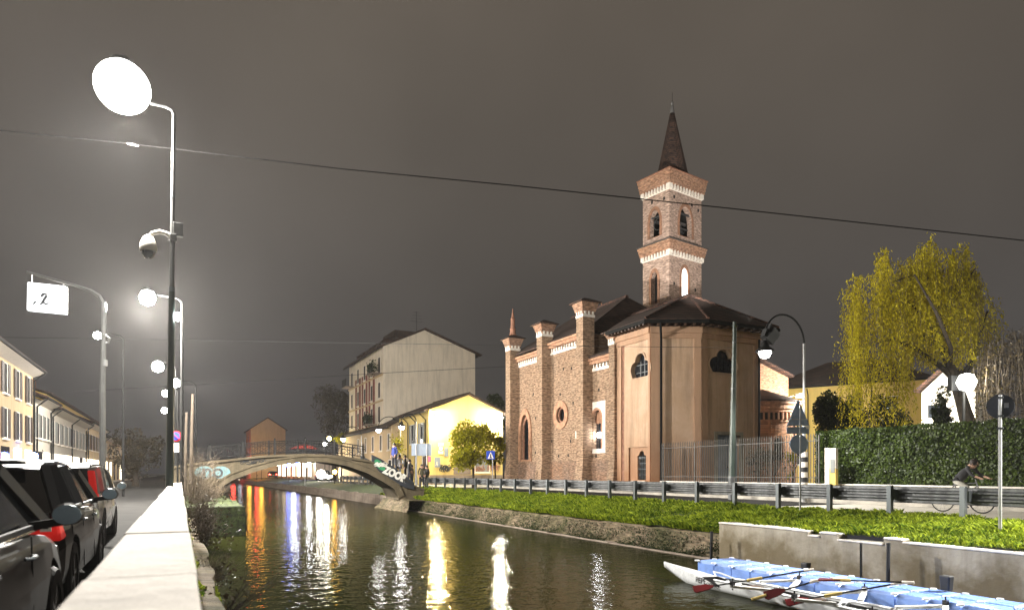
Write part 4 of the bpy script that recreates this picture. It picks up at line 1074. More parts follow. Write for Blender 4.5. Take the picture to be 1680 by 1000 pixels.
b1=back_block('ochre upper storey rising behind the whitewashed low houses',-19,-12.3,onS(70,-12.3)+2,onS(160,-12.3),9.3,10.3,M['yellow2'])
for k in range(5): win(b1,lambda a,b,d:(-12.3-d,a,b),onS(140,-12.3)+k*3.2,6.9,.9,1.5,shut=M['shutter'])
# ochre villa at the right behind the hedge
A_=Vector(canal(24.4,62.9)); B_=Vector(canal(34.5,55.9)); frO=plane_gen(A_,B_); LO=(B_-A_).length
# plane_gen depth points left of p->q; make sure it points away from the camera
r=thing('ochre_villa','long two storey ochre villa behind the willow and the hedge','house',(A_.x,A_.y,.1))
mb=MB(); o=[frO(0,0,0),frO(LO,0,0),frO(LO,0,9),frO(0,0,9)]; k=[(p[0],p[1]) for p in o]
mb.prism(k,-.1,9.0); mb.build('wall',M['yellow2'],r)
mb=MB(); e=.7; ZV=8.95
p=[frO(-e,ZV,-e),frO(LO+e,ZV,-e),frO(LO+e,ZV,9+e),frO(-e,ZV,9+e)]; q0=frO(4,11.6,4.5); q1=frO(LO-4,11.6,4.5)
slab(mb,[p[0],p[1],q1,q0],.15); slab(mb,[p[1],p[2],q1],.15); slab(mb,[p[3],p[0],q0],.15); slab(mb,[p[2],p[3],q0,q1],.15)
rf_=mb.build('roof',M['roof'],r); mb=MB(); mb.tube([frO(-e,ZV,-e),frO(LO+e,ZV,-e)],.09,6); mb.build('gutter',M['iron'],rf_)
def aO(px):
    u=(px-840)/F; A3=W(A_.x,A_.y); B3=W(B_.x,B_.y); D=(B3-A3).normalized(); return (u*A3.y-A3.x)/(D.x-u*D.y)
for px in (1303,1350,1404,1462):
    for z in (5.8,2.0): win(r,frO,aO(px),z,.95,1.9,glass=M['darkvoid'])
for px in (1326,1430): mb=MB(); a=aO(px); mb.tube([frO(a,8.8,-.6),frO(a,8.3,-.1),frO(a,.2,-.1)],.05,6); mb.build('downpipe',M['iron'],r)
# small white floodlit house behind the willow
c_=canal((1515-840)/F*40,40)
def at_px(px,Y): return canal((px-840)/F*Y,Y)
pA=at_px(1512,42); pB=at_px(1600,39.5); frK=plane_gen(pA,pB); LK=(Vector(pB)-Vector(pA)).length
r=thing('white_garden_house','small white house behind the willow, glaring in the garden floodlight','house',(pA[0],pA[1],.1))
zk=ZC+(775-640)/F*41; zk2=ZC+(775-608)/F*41
mb=MB(); mb.extr(frK,[(0,-.1),(LK,-.1),(LK,zk),(LK*.45,zk2),(0,zk)],0,4); mb.build('wall',M['white'],r)
mb=MB(); slab(mb,[frK(-.3,zk,-.3),frK(LK*.45,zk2+.1,-.3),frK(LK*.45,zk2+.1,4.2),frK(-.3,zk,4.2)],.12); slab(mb,[frK(LK+.3,zk,-.3),frK(LK*.45,zk2+.1,-.3),frK(LK*.45,zk2+.1,4.2),frK(LK+.3,zk,4.2)],.12); mb.build('roof',M['roof_red'],r)
win(r,frK,LK*.25,4.6,.75,.8,shut=None); mb=MB(); mb.extr(frK,arch(LK*.5,1.4,-.1,2.7,pointed=False),-.03,.02); mb.build('door',M['wood'],r)

# ================================================================== FOOTBRIDGE
M['bridgeplaster']=plaster('bridge_plaster',(.10,.08,.05),(.05,.04,.025),1.0)
TB=38.6; BD=2.6
br_=thing('footbridge','old arched footbridge with iron railings and graffiti across the canal','bridge',(7,TB,ZW))
deck=[(-.3,1.42),(0.3,1.55),(1.9,1.75),(4,2.02),(6.2,2.15),(8.2,2.06),(9.9,1.80),(11.2,1.25),(12.2,.6),(12.8,.25),(13.2,.12)]
intr=[(1.75,-.2),(1.95,.45),(2.6,.85),(3.6,1.25),(4.9,1.62),(6.2,1.80),(7.4,1.80),(8.6,1.58),(9.7,1.20),(10.6,.72),(11.35,.25),(11.6,-.3)]
def bint(L_,s):
    for (a,za),(b,zb) in zip(L_,L_[1:]):
        if a<=s<=b: return za+(zb-za)*(s-a)/(b-a)
    return L_[0][1] if s<L_[0][0] else L_[-1][1]
side=[(-.3,-1.6),(1.75,-1.6)]+intr+[(11.6,-.4),(13.2,-.4)]+deck[::-1]
fb=plane_t(TB)
mb=MB(); mb.extr(fb,side,0,BD); mb.build('spandrel',M['bridgeplaster'],br_)
ringo=[]; 
for i,(s,z) in enumerate(intr):
    a=Vector(intr[max(0,i-1)]); b=Vector(intr[min(len(intr)-1,i+1)]); n_=Vector((-(b-a).y,(b-a).x)).normalized(); ringo.append((s+n_.x*.30,z+n_.y*.30))
mb=MB()
for i in range(len(intr)-1): mb.extr(fb,[intr[i],intr[i+1],ringo[i+1],ringo[i]],-.07,BD+.07)
mb.build('arch_ring',M['bridgeplaster'],br_)
r2=[]
for i,(s,z) in enumerate(ringo):
    a=Vector(ringo[max(0,i-1)]); b=Vector(ringo[min(len(ringo)-1,i+1)]); n_=Vector((-(b-a).y,(b-a).x)).normalized(); r2.append((s+n_.x*.09,z+n_.y*.09))
mb=MB()
for i in range(len(intr)-1): mb.extr(fb,[ringo[i],ringo[i+1],r2[i+1],r2[i]],-.13,BD+.13)
mb.build('arch_moulding',M['bridgeplaster'],br_)
mb=MB()
for (a,za),(b,zb) in zip(deck,deck[1:]): mb.extr(fb,[(a,za),(b,zb),(b,zb+.12),(a,za+.12)],-.12,BD+.12)
mb.build('deck_edge',M['bridgeplaster'],br_)
for side_t in (TB-.02,TB+BD+.02):
    rail=MB(); n_=70
    def dz(s): return bint(deck,s)+.12
    top=[(s,side_t,dz(s)+.74) for s in np.linspace(-.25,9.6,24)]; rail.tube(top,.028,6); rail.tube([(a,b,c-.60) for a,b,c in top],.02,5); rail.tube([(a,b,c-.16) for a,b,c in top],.016,5)
    R_=rail.build('railing',M['iron'],br_)
    bl=MB()
    for i in range(n_):
        s=-.25+9.85*i/(n_-1); z=dz(s); bl.bar((s,side_t,z+.1),(s,side_t,z+.74),.016)
    for i in range(16):     # crossed panels
        s=-.25+9.85*i/16; s2=s+9.85/16; bl.bar((s,side_t,dz(s)+.16),(s2,side_t,dz(s2)+.62),.02); bl.bar((s2,side_t,dz(s2)+.16),(s,side_t,dz(s)+.62),.02)
    bl.build('balusters',M['iron'],R_)
    for i in range(7):
        s=-.2+9.7*i/6; mb=MB(); mb.box(s-.04,s+.04,side_t-.04,side_t+.04,dz(s),dz(s)+.84); mb.lathe([(.0,.08),(.05,.04),(.03,0)],(s,side_t,dz(s)+.84),8); mb.build('railing_post',M['iron'],R_)
# solid stair parapet at the right end
for side_t in (TB-.10,TB+BD-.02):
    mb=MB(); pp=[(10.0,1.85),(10.4,1.32),(11.1,.75),(12.0,.32),(12.55,.2),(12.55,.62),(12.0,1.02),(11.2,1.60),(10.5,2.02),(10.0,2.25)]
    mb.extr(plane_t(side_t),pp,-.02,.12); sp=mb.build('stair_parapet',M['signdark'],br_)
def text_mesh(body, size, mat, par, s, t, z, slope=0, extr=.01, font_shear=0, name='lettering', face='t', squash=1.0, bold=.0):
    cu=bpy.data.curves.new('txt','FONT'); cu.body=body; cu.size=size; cu.extrude=extr; cu.offset=bold; cu.shear=font_shear; cu.align_x='CENTER'; cu.align_y='CENTER'
    ob=bpy.data.objects.new('txt',cu); scene.collection.objects.link(ob)
    dg=bpy.context.evaluated_depsgraph_get(); me=bpy.data.meshes.new_from_object(ob.evaluated_get(dg)); bpy.data.objects.remove(ob)
    c_,s_=math.cos(slope),math.sin(slope); mb=MB(); vs=[]
    for v in me.vertices:
        x,y,zz=v.co; x*=squash
        a=x*c_-y*s_; b=x*s_+y*c_
        vs.append((s+a,t-zz,z+b) if face=='t' else ((s-zz,t-a,z+b) if face=='s' else (s,t,z)))
    mb.add(vs,[tuple(p.vertices) for p in me.polygons]); bpy.data.meshes.remove(me)
    return mb.build(name,mat,par,fix=False)
M['paint_white']=simple('white_spray_paint',(.62,.60,.55),.7,var=.1)
M['paint_green']=simple('green_spray_paint',(.02,.20,.08),.6,var=.3)
M['paint_blue']=simple('pale_blue_spray_paint',(.10,.20,.22),.6,var=.1)
text_mesh('ZOOR',.60,M['paint_white'],br_,11.35,TB-.14,1.10,slope=-.42,bold=.035,name='graffiti_lettering',squash=.82)
mb=MB(); mb.extr(plane_t(TB-.13),[(10.45+.32*math.cos(a),1.66+.26*math.sin(a)-.2*math.cos(a)) for a in [k*.5236 for k in range(12)]],-.02,.0); mb.build('green_tag',M['paint_green'],br_)
scribble(br_,10.2,1.55,.6,.26,TB-.17,8,M['paint_white'],.02)
mb=MB()
for cx,w_ in ((1.15,.46),(1.95,.46)): mb.extr(plane_t(TB),[(cx+w_*math.cos(a),1.22+.33*math.sin(a)) for a in [k*.3927 for k in range(16)]],-.02,0.0)
gp=mb.build('graffiti_bubble',M['paint_blue'],br_)
text_mesh('no',1.0,M['signdark'],br_,1.55,TB-.03,1.27,bold=.012,name='graffiti_lettering')
scribble(br_,2.9,1.62,2.0,.35,TB-.02,11,M['signdark'],.02)
# pier foot at the right of the arch
rough_wall('pier_foot','rough rubble foot of the right bank beside the footbridge',M['brick_canal'],11.75,36.5,TB+BD+1.5,-.38,thick=1.6,seed=21,lean=.35,amp=.15)
# ================================================================== LAMPS
def arc_lamp(label, px, s, r_arc, zpole, zlamp, power, striped=False, rotdir=math.pi, group='arched street lamps on the right bank', col=(1,.97,.9), t=None, flood=False, gr=.17, tilt=0, cone=150):
    t=onS(px,s) if t is None else t
    r=thing('arched_street_lamp',label,'street lamp',(s,t,.1),rot=0,group=group,local=True)
    mb=MB(); mb.tube([(0,0,0),(0,0,zpole*.55)],[.085,.06],10); mb.lathe([(.11,0),(.11,.5),(.085,.6)],(0,0,0),12); mb.tube([(0,0,zpole*.55),(0,0,zpole)],[.045,.04],8)
    mb.build('pole',M['lightmetal'],r)
    pts=[]
    for k in range(17):
        a=math.pi*.93*k/16; pts.append((-r_arc+r_arc*math.cos(a),0,zpole+r_arc*.95*math.sin(a)))
    c_,s_=math.cos(rotdir-math.pi),math.sin(rotdir-math.pi)
    pts=[(x*c_-y*s_,x*s_+y*c_,z) for x,y,z in pts]
    MB().tube(pts,.035,8).build('arm',M['iron'],r)
    ex,ey,ez=pts[-1]
    mb=MB(); mb.tube([(ex,ey,ez),(ex,ey,zlamp+.30)],.03,6); mb.lathe([(.05,.45),(.12,.36),(.16,.22),(.30,.12),(.33,.05),(.30,.04)],(ex,ey,zlamp-.02),16); h=mb.build('lamp_shade',M['iron'],r)
    mb=MB(); mb.lathe([(0,-gr),(gr*.65,-gr*.75),(gr*.98,-.02),(gr*.9,.06),(0,.1)],(ex,ey,zlamp),16); mb.build('globe',M['lampnear' if power>800 else 'lamparc'],h)
    pw_=W(s+ex,t+ey,.1+zlamp-gr-.12); point('lamp_light',pw_,power,col,.12,r,spot=R(cone),tgt=(pw_.x+tilt*NX,pw_.y+tilt*NY,0),blend=.6)
    if striped:
        mb=MB(); n_=9
        for k in range(n_):
            z0=.15+.19*k; 
            mb.lathe([(.128,z0),(.128,z0+.19)],(0,0,.02),14)
        for i,f in enumerate(mb.f): mb.m[i]=(i//14)%2
        mb.build('striped_sleeve',[M['whiteband'],M['black']],r)
    if flood:
        for dx,dz_ in ((.02,.62),(-.18,.42)):
            mb=MB(); mb.obox((ex+.30+dx,ey-.05,zlamp+dz_+.1),(.42,.34,.26),(.3,.5,.2)); mb.obox((ex+.10+dx,ey-.05,zlamp+dz_+.28),(.07,.2,.3),(0,.4,0)); mb.build('floodlight_housing',M['blackplastic'],r)
        for nm,off_,tg,pw,sz in (('church_floodlight',(ex+.1,ey+.75,zlamp+1.25),(12.2,50.5,20.5),27000,R(24)),):
            point(nm,W(s+off_[0],t+off_[1],.1+off_[2]),pw,(1,.95,.88),.08,r,spot=sz,tgt=tg,blend=.35)
    return r
arc_lamp('arched street lamp with floodlight boxes and a striped foot near the chapel',1319,21.0,1.02,6.05-.1,5.45,1700,True,flood=True,gr=.23)
arc_lamp('arched street lamp left of the yellow house with a leafy basket on its pole',657,17.6,1.0,5.1,4.85,400,gr=.22)
arc_lamp('arched street lamp in front of the yellow house wall, beside the dark sign back',683,17.0,.62,5.2,4.75,400,gr=.22)
arc_lamp('farthest arched street lamp, left of the low cream wing',593,17.6,1.0,5.1,4.7,400,gr=.24)
arc_lamp('added unseen arched street lamp beyond the right edge, lighting the near grass',1500,18.6,1.02,5.95,5.45,12000,t=4.0,tilt=-3.0,cone=112)  # added lamp out of view, its tilted spot brightens the near grass
# hanging basket on second lamp
r=thing('hanging_basket','leafy hanging basket fixed to the pole of an arched lamp','flower basket',(17.6,onS(657,17.6),3.6)); t=onS(657,17.6)
mb=MB(); mb.lathe([(0,-.25),(.25,-.2),(.4,.1),(.38,.12)],(17.6-.3,t,3.6),12); mb.build('basket',M['wood'],r)
c=np.array([17.35,t,3.65])+rng.normal(size=(420,3))*[.28,.28,.42]; leaf_obj('foliage',M['treeleaf'],quads_cloud(c,rnd_unit(420),.11),r)

# main lamp pole on the left with camera
Ym=18.0
sm_,tm_=canal((277.5-840)/F*Ym,Ym)
ML=thing('tall_lamp_pole','tall dark lamp pole at the parapet carrying a glare-sized lamp globe and a dome camera','street lamp',(sm_,tm_,ZL),local=True)
zt=ZC+595/F*Ym-ZL
lean=(286-279)/F*Ym
mb=MB(); lx=lambda z: lean*z/zt
mb.tube([(lx(z),0,z) for z in (0,1.2,3.6,6.2)],[.105,.10,.085,.075],12); mb.build('pole',M['greenpole'],ML)
mb=MB(); mb.tube([(lx(z),0,z) for z in (6.2,8.7,zt-.1)],[.062,.055,.045],12); mb.build('upper_pole',M['greymetal'],ML)
mb=MB(); mb.lathe([(.08,-.06),(.08,.06)],(lx(6.2),0,6.2),12); mb.lathe([(.065,-.04),(.065,.04)],(lx(8.7),0,8.7),12); mb.build('collar',M['steel'],ML)
mb=MB(); mb.tube([(lx(zt),0,zt-.12),(lx(zt)-.05,0,zt),(lx(zt)-.2,0,zt+.06),(lx(zt)-.55,-.02,zt+.05)],.035,8); mb.build('arm',M['greymetal'],ML)
hx=lx(zt)-1.20; hz=zt+.42
mb=MB(); mb.lathe([(.0,.80),(.14,.78),(.26,.70),(.30,.60),(.2,.6)],(hx,0,hz-.1),20); h=mb.build('lamp_hood',M['greymetal'],ML)
mb=MB(); mb.lathe([(.66*math.sin(a),-.04-.64*math.cos(a)) for a in [math.pi*i/20 for i in range(20)]]+[(0,.60)],(hx,0,hz-.05),56); gl=mb.build('globe',M['lampbig'],h,smooth=True)  # globe enlarged to take in the lamp's glare
pw_=W(sm_+hx,tm_,ZL+hz-1.05); point('main_lamp_light',pw_,5500,(1,.965,.90),.25,ML,spot=R(134),tgt=(pw_.x+1.2,pw_.y-.6,0),blend=.3)
point('main_lamp_light',pw_,3400,(1,.965,.90),.25,ML)
# dome camera
zc=ZC+(775-385)/F*Ym-ZL
mb=MB(); mb.tube([(lx(zc),0,zc-.1),(lx(zc)-.12,0,zc+.02),(lx(zc)-.30,0,zc+.05),(lx(zc)-.48,0,zc-.02),(lx(zc)-.56,0,zc-.16)],.055,10); arm=mb.build('camera_arm',M['white'],ML,smooth=True)
mb=MB(); mb.lathe([(.05,.28),(.13,.22),(.20,.05),(.215,-.08),(.20,-.16)],(lx(zc)-.57,0,zc-.36),18); hd=mb.build('camera_housing',M['white'],arm,smooth=True)
mb=MB(); mb.lathe([(.165,-.16),(.15,-.25),(.09,-.33),(0,-.36)],(lx(zc)-.57,0,zc-.36),16); mb.build('camera_dome',M['glass'],arm,smooth=True)
mb=MB(); mb.box(lx(zc)+.02,lx(zc)+.26,-.08,.08,zc-.02,zc+.34); mb.box(lx(zc)-.06,lx(zc)+.10,-.10,.10,zc-.16,zc+.02); mb.build('junction_box',M['greymetal'],ML,bevel=.01)
# small bright lantern on the pole side
z_=ZC+(775-518)/F*Ym-ZL
mb=MB(); mb.bar((lx(z_),0,z_),(lx(z_)+.12,0,z_),.03); mb.lathe([(0,.12),(.05,.08),(.06,0),(.05,-.08),(0,-.12)],(lx(z_)+.15,0,z_),10); mb.build('small_lantern',M['lampcool'],ML)

def row_lamp(label,px,py,Y,power,sp=-.27,emit=None,gr=.24,flood=0,omni=0):
    """post at the parapet line, head towards the street"""
    s,t=canal((px-840)/F*Y,Y); z=ZC+(775-py)/F*Y
    # pole on plane s=sp at the same t
    r=thing('roadside_lamp',label,'street lamp',(s+1.2,t,ZL),group='lamps receding along the left bank',local=True)
    z-=ZL
    mb=MB(); mb.tube([(0,0,0),(0,0,z*.6),(0,0,z-.05)],[.07,.055,.04],8); mb.build('pole',M['iron'],r)
    mb=MB(); mb.tube([(0,0,z-.06),(-.15,0,z+.08),(-.9,0,z+.16)],.035,6); mb.build('arm',M['iron'],r)
    mb=MB(); mb.lathe([(0,gr+.12),(gr*.35,gr+.06),(gr*.5,gr*.9)],(-1.2,0,z),14); h=mb.build('lamp_hood',M['steel_dark'],r)
    mb=MB(); mb.lathe([(0,-gr),(gr*.75,-gr*.68),(gr,0),(gr*.72,gr*.72),(0,gr)],(-1.2,0,z),14); mb.build('globe',emit or M['lampwhite'],h)
    pw_=W(s,t,ZL+z-gr-.15); point('roadside_light',pw_,power,(1,.97,.9),.15,r,spot=R(150),tgt=(pw_.x,pw_.y,0),blend=.7)
    if omni: point('roadside_glow',pw_,omni,(1,.95,.86),.15,r)
    if flood: point('church_floodlight',pw_+Vector((.3,0,.1)),flood,(1,.95,.87),.15,r,spot=R(66),tgt=W(21.5,36,5.0),blend=.5)
    return r
row_lamp('first bright roadside lamp past the tall camera pole, left of it and highest',242,488,26,2600,omni=20000,gr=.30)
row_lamp('second roadside lamp, just left of the pole at mid height',259,601,50,2000,omni=4000,gr=.42)
row_lamp('roadside lamp seen just to the right of the tall dark pole',288,628,44,1500,gr=.30,flood=22000)
row_lamp('small roadside lamp under the second one, left of the pole',272,645,80,1500,gr=.42)
row_lamp('tiny lowest roadside lamp in the far distance left of the pole',270,673,110,1500,gr=.50)
row_lamp('lamp seen behind the curved pole of the hanging light box',160,550,36,700,gr=.20)

# curved pole with the lit hanging sign
Ys=22.0; s,t=canal((168-840)/F*Ys,Ys); X0=(168-840)/F*Ys
SG=bpy.data.objects.new('sign_pole',None); scene.collection.objects.link(SG); SG.location=(X0,Ys,ZL); OFF[SG.name]=(0,0,0)
tag(SG,'curved pale pole holding a white lit box sign over the left street','sign')
def sp(px,py,dy=0): return ((px-168)*Ys/F, dy, ZC-ZL+(775-py)/F*Ys)
mb=MB(); mb.tube([(0,0,0),sp(168.5,640),sp(171,510)],[.10,.09,.075],10); mb.build('pole',M['greymetal'],SG)
mb=MB(); mb.tube([sp(171,512),sp(170,497),sp(164,486),sp(150,477),sp(120,467),sp(90,459),sp(44,446)],[.075,.07,.062,.055,.05,.045,.04],8); mb.build('arm',M['greymetal'],SG)
mb=MB(); mb.tube([sp(170,556),sp(177,550,-.1),sp(184,556,-.1),sp(178,562),sp(170,562)],.03,6); mb.box(.0,.14,-.06,.06,sp(0,600)[2],sp(0,590)[2]); mb.build('bracket',M['lightmetal'],SG)
M['signlit']=emis('lit_sign_face',(.97,.98,1),1.0)
mb=MB(); a=sp(47,463); b=sp(109,515)
mb.add([(a[0],-.09,a[2]),(b[0],-.09,a[2]-.13),(b[0],-.09,b[2]-.02),(a[0]-.02,-.09,b[2]+.1),(a[0],.09,a[2]),(b[0],.09,a[2]-.13),(b[0],.09,b[2]-.02),(a[0]-.02,.09,b[2]+.1)],[(0,1,2,3),(4,7,6,5),(0,4,5,1),(1,5,6,2),(2,6,7,3),(3,7,4,0)])
bx=mb.build('light_box',M['signlit'],SG,bevel=.04)
mb=MB(); mb.bar(sp(52,450),sp(52,463),.03); mb.bar(sp(104,463),sp(104,468),.03); mb.build('hanger',M['greymetal'],SG)
mb=MB()
mb.tube([sp(72,488,-.12),sp(75,483.5,-.12),sp(79.5,483.5,-.12),sp(80.5,487,-.12),sp(77,492,-.12),sp(73,499,-.12)],.04,5)
mb.tube([sp(59,500,-.12),sp(63,495,-.12)],.03,4); mb.tube([sp(70,501,-.12),sp(73,498,-.12)],.026,4); mb.tube([sp(77,497,-.12),sp(79,501,-.12)],.026,4)
mb.tube([sp(84,498,-.12),sp(80,500,-.12)],.022,4)
mb.build('emblem',M['signdark'],bx)

# ================================================================== POLES, SIGNS, WIRES
# green utility pole by the fence
sU=20.3; tU=onS(1200,sU); YU=sU*NY+tU*NX
r=thing('utility_pole','leaning green painted steel pole in front of the chapel, without a lamp','pole',(sU,tU,.1),local=True)
hU=ZC+248/F*YU-.1; ln=7.0/F*YU
mb=MB(); mb.tube([(0,0,0),(ln*.5,0,hU*.5),(ln,0,hU)],[.135,.11,.075],12); mb.build('pole',M['greenpole'],r)
mb=MB(); mb.lathe([(.15,0),(.15,.9),(.14,.95)],(0.01,0,0),12); mb.lathe([(.1,0),(.1,.06)],(ln*.88,0,hU*.88),12); mb.lathe([(.12,0),(.12,.05)],(ln*.62,0,hU*.62),12); mb.build('band',M['steel_dark'],r)
mb=MB(); mb.tube([(ln*.3+.12,-.02,hU*.3),(ln*.97+.085,-.02,hU*.97)],.018,5); mb.build('cable_conduit',M['lightmetal'],r)
# back of the triangular + round road signs
def sign_root(px,s,label,cat='road sign',z=.12,rot=0,name='road_sign',group=None):
    t=onS(px,s); Y=s*NY+t*NX
    r=bpy.data.objects.new(name,None); scene.collection.objects.link(r); r.location=W(s,t,z); r.rotation_euler=(0,0,rot); OFF[r.name]=(0,0,0)
    tag(r,label,cat,group); return r,Y,(lambda py: ZC-z+(775-py)/F*Y)
r,Y,zf=sign_root(1312,15.05,'grey back of a triangular warning sign above a round sign on one thin pole','road sign')
k=Y/F
MB().tube([(0,-.03,-.3),(0,-.03,zf(664))],.026,8).build('pole',M['lightmetal'],r)
mb=MB(); x0=-2*k
tri=[(x0-19.5*k,zf(699)),(x0+18*k,zf(697)),(x0+1*k,zf(656)),(x0-1.5*k,zf(656))]
mb.extr(lambda a,b,d:(a,d,b),tri,-.0,.03); tp=mb.build('triangular_plate',M['signback'],r,bevel=.008)
MB().box(x0-19.5*k,x0+18*k,-.02,.01,zf(698),zf(697)).build('bracket',M['lightmetal'],tp); MB().box(-14*k,12*k,-.035,-.002,zf(688),zf(686.5)).build('bracket',M['lightmetal'],tp)
mb=MB(); mb.box(x0-19*k,x0+17.5*k,0,.02,zf(711),zf(699.5)); mb.build('lower_plate',M['signback'],r)
mb=MB(); mb.box(11*k,16*k,-.012,0,zf(703),zf(697)); mb.build('sticker',M['whiteband'],tp)
mb=MB(); mb.extr(lambda a,b,d:(a,d,b),circ(-1*k,zf(728),15*k,16*k,28),0,.025); mb.build('round_plate',M['signback'],r)
mb=MB(); mb.box(-3.2*k,-1.2*k,.031,.06,zf(745),zf(660)); mb.build('stiffener',M['signdark'],r)
r,Y,zf=sign_root(1641,13.95,'dark back of a round sign on a pale pole at the right edge','road sign',z=.2,rot=R(-40)); k=Y/F
MB().tube([(0,-.035,-.4),(0,-.035,zf(648))],.03,8).build('pole',M['lightmetal'],r)
mb=MB(); mb.extr(lambda a,b,d:(a,d,b),circ(0,zf(666),19*k,20*k,28),0,.02); q=mb.build('round_plate',M['signdark'],r)
mb=MB(); mb.box(.06,.13,-.012,0,zf(669),zf(661)); mb.build('sticker',M['lightmetal'],q)
mb=MB()
for z_ in (652,682,702): mb.box(-.05,.05,-.07,.005,zf(z_)-.015,zf(z_)+.015)
mb.build('clamp',M['steel'],r)
mb=MB(); mb.box(-.045,-.015,-.0,.02,zf(706),zf(686)); mb.build('strap',M['black'],r)
# rectangular back sign
r,Y,zf=sign_root(683,15.3,'wide dark rectangular sign back on two thin poles near the bridge','road sign'); k=Y/F
MB().tube([(0,-.03,-.3),(0,-.03,zf(727))],.03,6).build('pole',M['lightmetal'],r); MB().tube([(17*k,-.03,-.3),(17*k,-.03,zf(727))],.03,6).build('pole',M['lightmetal'],r)
mb=MB(); mb.box(-8*k,25*k,0,.04,zf(747),zf(727)); mb.build('plate',M['signback'],r)
mb=MB(); mb.box(19*k,24*k,-.03,.02,zf(757),zf(748)); M['pinkred']=simple('pink_red_paint',(.6,.1,.2),.5); mb.build('small_plate',M['pinkred'],r)
# crossing sign
r,Y,zf=sign_root(808,17.3,'small square blue pedestrian crossing sign in front of the church corner','road sign',z=.1); k=Y/F
M['signblue']=simple('sign_blue',(.015,.06,.42),.4,var=.05)
MB().tube([(0,.04,0),(0,.04,zf(738))],.03,6).build('pole',M['lightmetal'],r)
mb=MB(); mb.box(-10*k,4*k,0,.03,zf(753),zf(739)); q=mb.build('plate',M['signblue'],r,bevel=.01)
mb=MB(); mb.extr(lambda a,b,d:(a,d,b),[(-8*k,zf(751.5)),(2*k,zf(751.5)),(-3*k,zf(740.5))],-.012,-.002); q2=mb.build('white_triangle',M['whiteband'],q)
mb=MB(); mb.tube([(-3*k,-.02,zf(744)),(-3*k,-.02,zf(747))],.035,5); mb.tube([(-3*k,-.02,zf(747)),(-4.3*k,-.02,zf(751))],.025,5); mb.tube([(-3*k,-.02,zf(747)),(-1.8*k,-.02,zf(751))],.025,5); mb.build('pedestrian_figure',M['signdark'],q)
# no parking sign beside the main pole
sN,tN=canal((289-840)/F*27,27); r=bpy.data.objects.new('road_sign',None); scene.collection.objects.link(r); r.location=((289-840)/F*27,27,ZL); OFF[r.name]=(0,0,0)
tag(r,'round blue and red no parking sign with a white plate below, beside the tall pole','road sign'); k=27/F; zf=lambda py: ZC-ZL+(775-py)/F*27
MB().tube([(1.5*k,.04,0),(1.5*k,.04,zf(640))],.035,6).build('pole',M['iron'],r)
M['signred']=simple('sign_red',(.55,.02,.02),.4,var=.05)
mb=MB(); mb.extr(lambda a,b,d:(a,d,b),circ(0,zf(715),8.5*k,9*k,24),0,.02); q=mb.build('round_plate',M['signred'],r)
mb=MB(); mb.extr(lambda a,b,d:(a,d,b),circ(0,zf(715),6.2*k,6.6*k,24),-.012,-.001); q2=mb.build('blue_field',M['signblue'],q)
mb=MB(); mb.bar((-4.5*k,-.02,zf(711)),(4.5*k,-.02,zf(719)),.04,.012); mb.build('red_bar',M['signred'],q)
mb=MB(); mb.box(-4.5*k,4.5*k,0,.02,zf(741),zf(726)); mb.build('white_plate',M['whiteband'],r)
# weathered wooden poles
for px,Y,top,lab,c_,rr_ in ((303,30,676,'short weathered wooden post in the weeds right of the no parking sign','wooden post',.07),(313,30,646,'tall thin wooden pole rising from the bare shrubs','wooden pole',.075)):
    s,t=canal((px-840)/F*Y,Y); h=ZC+(775-top)/F*Y
    mb=MB(); mb.tube([(s,t,-.6),(s+.03,t,h*.5),(s+.08,t,h)],[rr_*1.25,rr_,rr_*.8],8)
    tag(mb.build('wooden_pole',M['bark'],off=(s,t,-.1)),lab,c_)
# white gate post with yellow panel
t=onS(1360,21.6); r=thing('gate_post','white post with a yellow panel at the left end of the hedge','post',(21.6,t,.2))
MB().box(21.52,21.66,t-.08,t+.12,.2,2.12).build('post',M['whiteband'],r,bevel=.01); MB().box(21.5,21.64,t-.36,t-.12,1.35,2.1).build('panel',M['whiteband'],r,bevel=.01); MB().box(21.5,21.64,t-.36,t-.12,.2,1.345).build('lower_panel',M['yellow2'],r,bevel=.01)
mb=MB(); mb.box(21.485,21.50,t-.33,t-.15,1.2,1.7); mb.build('plate',M['shutter_grey'],r)
# overhead wires
def wire(label,pts,rad,mat,beads=()):
    P=[Vector(((px-840)/F*Y,Y,ZC+(775-py)/F*Y)) for px,py,Y in pts]
    mb=MB(); out_=[]
    for i in range(len(P)-1):
        for k in range(10): out_.append(P[i].lerp(P[i+1],k/10))
    out_.append(P[-1]); Lc=(P[-1]-P[0]).length
    out_=[canal(p.x,p.y)+(p.z,) for p in out_]
    mb.tube(out_,rad,6)
    return tag(mb.build('overhead_wire',mat,off=out_[0]),label,'wire')
M['cable']=simple('cable',(.012,.011,.011),.95,spec=.05)
M['cable_pale']=simple('pale_cable',(.035,.035,.035),.9,spec=.1)
wire('thick black overhead cable sloping down across the whole sky to the right',[(-70,207,19),(215,236,19.2),(560,277,19.6),(840,304,20),(1200,342,20.4),(1750,402,21)],.016,M['cable'])
wire('thin pale overhead wire running level from the left edge past the church',[(-60,552,40),(280,557,38),(560,562,36),(830,566,33),(1100,569,30),(1205,570,YU)],.010,M['cable_pale'])
wire('thin dark overhead wire rising from the left lamps towards the church wall',[(120,642,40),(400,626,42),(620,612,44),(828,601,46)],.014,M['cable'])
X_=(218-840)/F*19.2; p_=canal(X_,19.2); z_=ZC+(775-236)/F*19.2
mb=MB(); mb.lathe([(0,-.12),(.03,-.10),(.035,.10),(0,.12)],(0,0,0),8); mb.v=[(p_[0]+b[2]*1.3,p_[1]+b[0],z_+b[1]-.02) for b in mb.v]
